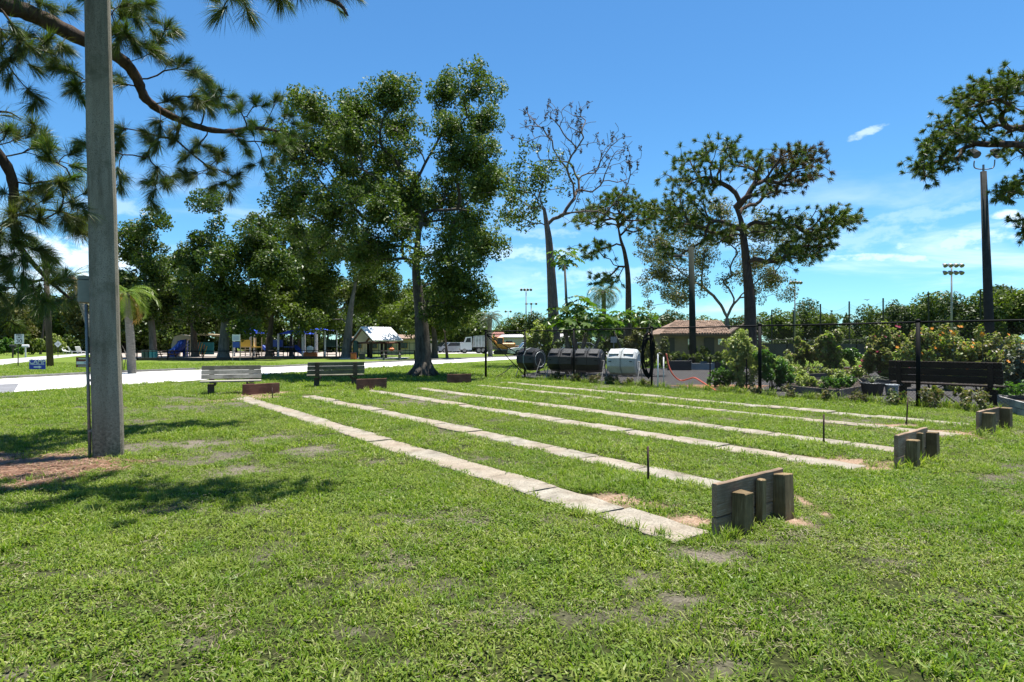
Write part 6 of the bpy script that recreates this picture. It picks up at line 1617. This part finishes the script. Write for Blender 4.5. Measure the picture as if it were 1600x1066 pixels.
for i, px in enumerate((106, 117, 127)):
    t = empty('garden_chair', gb(px, 78), .8*i, ['white lounge chair lying low, leftmost by the far road', 'white folding chair, middle of three by the far road', 'white chair nearest the concrete pole by the far road'][i], 'chair')
    obj('seat', MB().box((0, 0, .35), (.9, .6, .07), ry=.1), M['white'], t); obj('backrest', MB().box((-.55, 0, .62), (.07, .6, .75), ry=-.5), M['white'], t)
    for sx in (-1, 1):
        for sy in (-1, 1): obj('leg', MB().box((sx*.36, sy*.26, .17), (.05, .05, .34)), M['white'], t)

# ------------------------------------------------------------------ playground
M['tan'] = m_plain('tan_moulded_plastic', (.52, .42, .27), .6, .1, 3, bmp=.05)
M['slide_blue'] = m_plain('blue_plastic', (.015, .06, .36), .35, .12, 3, bmp=.02)
M['canopy_blue'] = m_plain('blue_shade_cloth', (.012, .07, .62), .7, .12, 2, bmp=.1)
M['teal'] = m_plain('teal_panel', (.03, .24, .24), .5, .15, 3, bmp=.05)
M['orange'] = m_plain('orange_paint', (.62, .14, .02), .5, .15, 3, bmp=.05)
M['yellow'] = m_plain('yellow_plastic', (.70, .42, .03), .45, .1, 3, bmp=.02)
M['bin_green'] = m_plain('dark_green_paint', (.02, .07, .05), .5, .2, 3, bmp=.05)
dP = 66.0; kp = dP/F
def pg(px, y=None, dd=0): 
    v = gb(px, dP+dd); 
    return v
t = empty('climbing_arch', pg(286), 0, 'tan rock-like play arch with a blue slide under it', 'play arch')
X = lambda px: (px-286)*kp; Z = lambda y: max(0, EYE + (HY-y)*kp)
arch_o = [(X(271), 0), (X(272), Z(538)), (X(276), Z(526)), (X(286), Z(523)), (X(300), Z(525)), (X(303), Z(530)), (X(294), Z(530)), (X(281), Z(533)), (X(279), Z(545)), (X(278), 0)]
obj('arch', MB().prism(arch_o, -.5, .5, Matrix.Rotation(math.pi/2, 4, 'X')), M['tan'], t)
obj('slide', MB().tube(spline([Vector((X(287), 0, 1.7)), Vector((X(285), -.4, 1.1)), Vector((X(279), -.9, .45)), Vector((X(276), -1.3, .25))], 5), [.45]*16, 8), M['slide_blue'], t)
for s in (0, 1): obj('ladder_rail', MB().tube([(X(293+6*s), -.4, 0), (X(293+6*s), -.1, Z(528))], .06, 6), M['tan'], t)
for i in range(5): obj('rung', MB().tube([(X(293), -.38+.05*i, .3+.36*i), (X(299), -.38+.05*i, .3+.36*i)], .05, 5), M['tan'], t)
obj('tower', MB().box((X(289), .1, 1.0), (.4, .4, 2.0)), M['slide_blue'], t)
t = empty('play_panel', pg(322), 0, 'teal climbing panel with orange bars', 'play panel')
obj('panel', MB().box((0, 0, .85), (1.7, .12, 1.3), bev=.05), M['teal'], t)
for i in range(5): obj('bar', MB().tube([(-1.1+.25*i, -.35, 0), (-.8+.25*i, -.2, 1.7-.15*i)], .04, 5), M['orange'] if i % 2 else M['yellow'], t)
obj('roof_board', MB().box((.2, 0, 2.3), (3.6, .6, .22), ry=.06, bev=.05), M['tan'], t)
t = empty('notice_board', gb(369, 50), 0, 'white and blue playground notice board', 'sign')
obj('board', MB().box((0, 0, 1.85), (.62, .04, .52)), M['white'], t)
obj('lower_board', MB().box((0, 0, 1.3), (.52, .04, .46)), M['slide_blue'], t)
for s in (-1, 1): obj('post', MB().tube([(s*.3, .03, 0), (s*.3, .03, 2.15)], .03, 6), M['galv'], t)
for i in range(4): obj('line', MB().box((0, -.025, 1.98-.09*i), (.48, .006, .025)), M['blue'], t)
def canopy(label, px, w, ytop, yeave, dd, sx=1.0):
    t = empty('shade_canopy', pg(px, dd=dd), 0, label, 'shade canopy', 'blue shade canopies over the playground')
    D2 = dP+dd; k2 = D2/F; ht = EYE + (HY-ytop)*k2; he = EYE + (HY-yeave)*k2; W = w*k2/2
    def pt(x, y): return Vector((x*W, y*2.0, he + (ht-he)*(1-max(abs(x), abs(y)))**1.4))
    n = 8; vs = [pt(-1+2*i/n, -1+2*j/n) for j in range(n+1) for i in range(n+1)]
    obj('cloth', MB().add(vs, [(j*(n+1)+i, j*(n+1)+i+1, (j+1)*(n+1)+i+1, (j+1)*(n+1)+i) for j in range(n) for i in range(n)]), M['canopy_blue'], t)
    for x in (-1, 1):
        for y in (-1, 1): obj('post', MB().tube([(x*W, y*2, 0), (x*W, y*2, he)], .09, 6), M['white'], t)
canopy('brightest blue shade canopy, peaked, in the middle of the playground', 466, 40, 508, 522, 0)
canopy('dark blue canopy half hidden at the left by the thick trunk', 394, 30, 512, 521, 1)
canopy('flat dark blue canopy on white posts at the right', 500, 34, 512.5, 516, -2)
# climbing frames under the canopies
def climber(px, label, mats, W=2.2):
    t = empty('playset', pg(px, dd=-1), 0, label, 'climbing frame', 'climbing frames')
    for x in (-W/2, 0, W/2):
        for y in (-.6, .6): obj('post', MB().tube([(x, y, 0), (x, y, 2.0)], .05, 5), mats[0], t)
    obj('deck', MB().box((0, 0, 1.0), (W, 1.2, .08)), mats[1], t); obj('panel', MB().box((-W*.25, -.62, 1.4), (W*.45, .05, .7)), mats[1], t)
    obj('slide', MB().tube([(W/2, -.2, 1.05), (W/2+.6, -.6, .6), (W/2+1.3, -.9, .2)], .22, 6), mats[2], t)
    for i in range(4): obj('rung', MB().tube([(-W/2, -.65, .25+.25*i), (0, -.65, .25+.25*i)], .03, 4), mats[0], t)
climber(396, 'tan and white climbing frame under the left canopy', (M['tan'], M['yellow'], M['slide_blue']))
climber(446, 'blue climbing frame under the brightest canopy', (M['dark_conc'], M['slide_blue'], M['slide_blue']))
climber(528, 'dark climbing frame with a yellow slide beside the pavilion tree', (M['black_metal'], M['bin_green'], M['yellow']), 2.6)
t = empty('swing_set', pg(506, dd=-4), 0, 'slim black swing frame under the flat canopy', 'swing set')
for x in (-1.2, 0, 1.2): obj('post', MB().tube([(x, 0, 0), (x, 0, 2.6)], .04, 6), M['black_metal'], t)
obj('crossbar', MB().tube([(-1.2, 0, 2.6), (1.2, 0, 2.6)], .04, 6), M['black_metal'], t)
for x in (-.6, .6):
    s = obj('swing_seat', MB().box((x, 0, .5), (.45, .2, .05)), M['black_metal'], t)
    for e in (-.2, .2): obj('chain', MB().tube([(x+e, 0, .5), (x+e, 0, 2.6)], .012, 4), M['black_metal'], s)
t = empty('spring_toy', pg(485, dd=-6), 0, 'orange red play toy with a round white head', 'play toy')
obj('body', MB().box((0, 0, .28), (1.3, .5, .5), bev=.12), M['orange'], t); obj('head', MB().tube([(0, -.1, .5), (0, -.1, .7), (0, -.1, 1.0), (0, -.1, 1.15)], [.15, .34, .34, .12], 8), M['white'], t); obj('spring', MB().tube([(0, 0, 0), (0, 0, .1)], .3, 8), M['black_metal'], t)
# edge rail of the playground
rail = empty('playground_rail', gb(350, 55), 0, 'low dark rail along the edge of the playground', 'railing')
rp_ = [G(x, y) for x, y in ((214, 563.5), (262, 563), (317, 563), (395, 562), (460, 561), (540, 560.5))]
for p in rp_: obj('post', MB().tube([p, p + Vector((0, 0, .95))], .05, 6), M['black_metal'], rail, world=True)
for a, b2 in zip(rp_, rp_[1:]): obj('rail', MB().tube([a + Vector((0, 0, .75)), b2 + Vector((0, 0, .75))], .035, 5), M['black_metal'], rail, world=True)
edge = MB()
for a, b2 in zip(rp_, rp_[1:]):
    d_ = b2-a; edge.box((a+b2)/2 + Vector((0, .1, .1)), (d_.length, .2, .24), math.atan2(d_.y, d_.x))
obj('bed_edging', edge, M['wood_pole'], kind='structure')
for i in range(4):
    b_ = G(219 + i*6.2, 562); t = empty('litter_bin', b_ + Vector((0, .5, 0)), 0, ['leftmost', 'second from left', 'third from left', 'rightmost'][i] + ' of the dark green slatted bins by the playground rail', 'bin', 'green bins by the playground')
    obj('body', MB().tube([(0, 0, 0), (0, 0, .8)], [.16, .18], 10), M['bin_green'] if i < 2 else M['teal'], t); obj('rim', MB().tube([(0, 0, .8), (0, 0, .86)], [.20, .18], 10), M['black_metal'], t)
def picnic_table(label, p, rz, mat, top_m=None):
    t = empty('picnic_table', p, rz, label, 'picnic table', 'picnic tables')
    for i in range(5): obj('plank', MB().box((0, (i-2)*.15, .75), (1.9, .135, .045)), top_m or mat, t)
    for s in (-1, 1):
        for j in (0, 1): obj('seat_plank', MB().box((0, s*(.60+.15*j), .44), (1.9, .13, .045)), top_m or mat, t)
        for e in (-1, 1): obj('leg', MB().tube([(s*.65, e*.72, 0), (s*.65, e*.22, .73)], .05, 4), mat, t)
        obj('crossbeam', MB().box((s*.65, 0, .40), (.08, 1.5, .09)), mat, t)
    return t
picnic_table('pale picnic table in front of the pavilion posts', G(612, 562.5), .25, M['grey_wood'], M['bed_wood'])
picnic_table('dark picnic table under the pavilion, left part', gb(590, 57.5), .1, M['dark_bench'])
picnic_table('dark picnic table at the right end of the pavilion', gb(637, 56), .2, M['dark_bench'])
picnic_table('dark picnic table in the playground behind the grey trunk', gb(258, 56), .0, M['dark_bench'])
picnic_table('dark picnic table in the shade left of the blue bin tree', gb(415, 56), .2, M['dark_bench'])
# orange toy on the table, bins
t = empty('orange_bag', G(612, 562.5) + Vector((0, 0, .775)), 0, 'small orange bag lying on the pale picnic table', 'bag')
obj('body', MB().box((0, 0, .12), (.42, .25, .24), bev=.08), M['orange'], t); obj('handle', MB().tube([(-.1, 0, .22), (0, 0, .34), (.1, 0, .22)], .015, 5), M['orange'], t)
t = empty('litter_bin', gb(552.5, 54), 0, 'orange brown square bin left of the pavilion', 'bin'); obj('body', MB().box((0, 0, .28), (.44, .4, .52), bev=.02), M['orange'], t); obj('lid', MB().box((0, 0, .57), (.48, .44, .06), bev=.015), M['redbrown'], t)
t = empty('litter_bin', gb(566, 54), 0, 'black square bin right of the orange one', 'bin'); obj('body', MB().box((0, 0, .24), (.46, .42, .48), bev=.02), blk, t); obj('lid', MB().box((0, 0, .51), (.48, .44, .05), bev=.015), blk, t)
t = empty('trash_barrel', gb(556, 56), 0, 'dark teal barrel with pale papers behind the orange bin', 'bin'); obj('body', MB().tube([(0, 0, 0), (0, 0, 1.5)], .22, 10), M['bin_green'], t); obj('lid', MB().tube([(0, 0, 1.5), (0, 0, 1.65)], [.24, .12], 10), M['bin_green'], t)

# pavilion
dV = 54.0; kv = dV/F
pv = empty('pavilion', gb(598, dV), 0, 'open picnic pavilion with a pale metal gable roof', 'pavilion')
M['metal_roof'] = m_plain('pale_metal_roofing', (.76, .77, .77), .5, .06, 3, 0, bmp=.03)
M['rafter'] = m_plain('red_brown_rafters', (.16, .07, .045), .8, .2, 4)
def pvp(px, y, dy=0):
    q = P(px, y, dV+dy); return q
gl = pvp(548, 533, 3.1); gp = pvp(564, 510.5, 1.56); gr = pvp(583, 531.5, 0.0); dvec = Vector((2.26, 2.0, 0)); fr = gr + dvec; bp = gp + dvec; bl = gl + dvec
def slab_(a, b_, c, d, th, mb): 
    n = (b_-a).cross(d-a).normalized(); n = n if n.z > 0 else -n
    mb.add([a, b_, c, d, a-n*th, b_-n*th, c-n*th, d-n*th], [(0, 1, 2, 3), (7, 6, 5, 4), (0, 4, 5, 1), (1, 5, 6, 2), (2, 6, 7, 3), (3, 7, 4, 0)])
mb = MB(); slab_(gp, gr, fr, bp, .1, mb); obj('roof_slope', mb, M['metal_roof'], pv, world=True)
mb = MB(); slab_(gl, gp - Vector((.02, 0, .01)), bp - Vector((.02, 0, .01)), bl, .1, mb); obj('roof_slope', mb, M['metal_roof'], pv, world=True)
for i in range(1, 12):
    f = i/12; obj('seam', MB().tube([gp.lerp(bp, f) + Vector((0, 0, .03)), gr.lerp(fr, f) + Vector((0, 0, .03))], .025, 4), M['metal_roof'], pv, world=True)
for f in (.03, .5, .97):
    A_, B_, C2 = gl.lerp(bl, f), gp.lerp(bp, f), gr.lerp(fr, f)
    obj('rafter', MB().tube([A_ - Vector((0, 0, .18)), B_ - Vector((0, 0, .2)), C2 - Vector((0, 0, .18))], .09, 4), M['rafter'], pv, world=True)
    obj('tie_beam', MB().tube([A_.lerp(C2, .1) - Vector((0, 0, .2)), A_.lerp(C2, .9) - Vector((0, 0, .2))], .09, 4), M['rafter'], pv, world=True)
    for s in (.12, .88):
        q = A_.lerp(C2, s); obj('post', MB().box((q.x, q.y, (q.z-.2)/2), (.2, .2, q.z-.2)), M['dark_bench'], pv, world=True)
obj('floor_slab', MB().box(((gl.x+fr.x)/2, dV+2.2, .05), (5.4, 4.2, .1)), M['road2'], pv, world=True)
# tan building behind
t = house('park_building', 'tan building with yellow-framed windows behind the pavilion', 608, 78, 9.5, 6, 2.0, .5, m_plain('tan_wall', (.45, .38, .27), .8, .1, 2), M['tile'], 5, wmt=m_plain('ochre_shutter', (.42, .28, .08), .7, .1, 3))
t = house('park_building', 'low peach building with a red brown roof behind the parked cars', 715, 125, 19, 7, 2.6, 1.0, m_plain('peach_wall', (.55, .36, .26), .8, .1, 2), m_plain('red_brown_roof', (.25, .10, .07), .8, .2, 2), 6)
t = house('park_building', 'low pale building behind the orange machine', 835, 120, 13, 7, 2.5, .7, M['house_wall'], M['house_roof'], 4)
# green mesh fence in front of the tan building
gf = empty('picket_fence', gb(615, 70), 0, 'thin green fence behind the pavilion', 'fence')
for i in range(18): obj('picket', MB().box((-4.2+.5*i, 0, .75), (.06, .04, 1.5)), M['bin_green'], gf)
for z in (.3, 1.4): obj('rail', MB().box((0, .04, z), (8.9, .03, .06)), M['bin_green'], gf)

# ------------------------------------------------------------------ vehicles
M['rubber'] = m_plain('tyre_rubber', (.02, .02, .02), .8, .2, 8)
M['car_white'] = m_plain('white_car_paint', (.72, .73, .74), .2, .03, 2, bmp=0)
M['car_dark'] = m_plain('dark_car_paint', (.03, .035, .045), .2, .05, 2, bmp=0)
M['car_silver'] = m_plain('silver_car_paint', (.42, .44, .46), .2, .05, 2, .4, bmp=0)
def wheel(t, x, y, r, w=.22):
    o = obj('wheel', MB().tube([(x, y-w/2, r), (x, y+w/2, r)], r, 14), M['rubber'], t); obj('rim', MB().tube([(x, y-w/2-.01, r), (x, y-w/2-.02, r)], r*.6, 12), M['galv'], o)
def car(label, p, rz, mat, L=4.5, H=1.5, suv=False):
    t = empty('parked_car', p, rz, label, 'car', 'cars parked behind the oak')
    h1 = H*.60; side = [(-L/2, .28), (-L/2+.02, h1*.85), (-L*.36, h1), (-L*.24, h1*1.02), (-L*.12, H), (L*.22, H), (L*(.40 if not suv else .46), h1*1.06), (L/2, h1*.98), (L/2, .3), (L*.3, .22), (-L*.3, .22)]
    obj('body', MB().prism(side, -.86, .86, Matrix.Rotation(math.pi/2, 4, 'X')), mat, t)
    gl_ = [(-L*.215, h1*1.06), (-L*.115, H*.94), (L*.20, H*.94), (L*(.34 if not suv else .42), h1*1.10)]
    obj('side_window', MB().prism(gl_, -.872, .872, Matrix.Rotation(math.pi/2, 4, 'X')), M['dark_glass'], t)
    obj('windscreen', MB().add([(-L*.238, -.72, h1*1.07), (-L*.238, .72, h1*1.07), (-L*.135, .66, H*.97), (-L*.135, -.66, H*.97)], [(0, 1, 2, 3)]), M['dark_glass'], t)
    for sx in (-1, 1):
        for sy in (-1, 1): wheel(t, sx*L*.31, sy*.78, .33)
    for sy in (-1, 1): obj('headlight', MB().box((-L/2-.005, sy*.6, h1*.78), (.05, .3, .14)), M['lamp_glass'], t)
    return t
car('dark car parked left of the silver one behind the oak', gb(688, 92), .1, M['car_dark'])
car('silver car parked between the dark car and the truck', gb(705, 90), .5, M['car_silver'])
car('white car parked beside the truck cab', gb(716, 95), 1.0, M['car_white'], suv=True)
car('white car seen above the end-on black composter', gb(826, 70), .2, M['car_white'])
car('pale car half hidden behind the garden plants', gb(908, 75), .1, M['car_silver'])
t = empty('dump_truck', gb(739, 85), .12, 'white dump truck parked right of the cars', 'truck')
obj('cab', MB().prism([(-1.75, .5), (-1.75, 1.25), (-1.25, 1.4), (-.95, 2.2), (-.2, 2.25), (-.2, .5)], -1.0, 1.0, Matrix.Rotation(math.pi/2, 4, 'X')), M['car_white'], t)
obj('cab_window', MB().prism([(-1.1, 1.5), (-.85, 2.05), (-.35, 2.08), (-.35, 1.5)], -1.012, 1.012, Matrix.Rotation(math.pi/2, 4, 'X')), M['dark_glass'], t)
obj('dump_body', MB().prism([(-.05, .85), (.1, 2.35), (1.55, 2.45), (1.95, 1.9), (1.75, .85)], -1.05, 1.05, Matrix.Rotation(math.pi/2, 4, 'X')), m_plain('scuffed_white_steel', (.42, .43, .42), .6, .35, 2, bmp=.1), t)
for i in range(4): obj('rib', MB().box((.3+.4*i, -1.08, 1.55), (.08, .06, 1.3)), M['car_white'], t)
obj('chassis', MB().box((.1, 0, .58), (3.6, .9, .2)), M['black_metal'], t)
for x in (-1.2, .75, 1.35):
    for s in (-1, 1): wheel(t, x, s*.85, .42, .28)
obj('bumper', MB().box((-1.82, 0, .55), (.12, 1.9, .22)), M['galv'], t)
t = empty('excavator', gb(789, 72), 0, 'orange yellow digging machine behind the fence corner', 'digger')
M['digger'] = m_plain('orange_yellow_machine_paint', (.60, .25, .03), .45, .2, 2, bmp=.05)
for s in (-1, 1): obj('track', MB().prism([(-1.2, .1), (-1.35, .35), (-1.15, .6), (1.15, .6), (1.35, .35), (1.2, .1)], s*.75-.2, s*.75+.2, Matrix.Rotation(math.pi/2, 4, 'X')), M['rubber'], t)
obj('house', MB().box((.35, 0, 1.05), (1.7, 1.6, .75), bev=.12), M['digger'], t)
cabm = obj('cab', MB().box((-.55, -.35, 1.45), (.8, .8, 1.3), bev=.08), M['digger'], t)
obj('cab_window', MB().box((-.55, -.76, 1.65), (.6, .02, .7)), M['dark_glass'], cabm)
obj('boom', MB().tube([(-.9, .2, 1.1), (-1.5, .1, 2.0), (-1.95, 0, 1.7)], [.18, .16, .12], 5), M['digger'], t)
obj('dipper', MB().tube([(-1.95, 0, 1.75), (-2.3, 0, .8)], [.12, .09], 5), M['digger'], t)
obj('bucket', MB().prism([(-2.6, .2), (-2.2, .15), (-1.95, .5), (-2.2, .85)], -.35, .35, Matrix.Rotation(math.pi/2, 4, 'X')), M['black_metal'], t)
t = empty('trailer', gb(815, 74), 0, 'low brown trailer right of the digging machine', 'trailer')
obj('bed', MB().box((0, 0, .75), (2.4, 1.6, .7), bev=.04), m_plain('rust_brown_paint', (.26, .12, .06), .7, .3, 2), t)
for s in (-1, 1):
    wheel(t, .3, s*.85, .33); wheel(t, -.5, s*.85, .33)
obj('drawbar', MB().tube([(1.2, 0, .5), (2.0, 0, .45)], .05, 5), M['black_metal'], t)

# a small bird high over the field
t = empty('bird', P(1355, 469, 60), .4, 'small dark bird flying above the far netting', 'bird')
obj('body', MB().tube([(-.14, 0, 0), (-.05, 0, .0), (.08, 0, .01), (.16, 0, .02)], [.01, .045, .04, .015], 6), M['dark_conc'], t)
for s in (-1, 1): obj('wing', MB().add([(-.06, s*.03, .02), (.07, s*.03, .02), (.02, s*.2, .10), (-.08, s*.34, .05)], [(0, 1, 2, 3)]), M['dark_conc'], t)
bpy.context.view_layer.update()
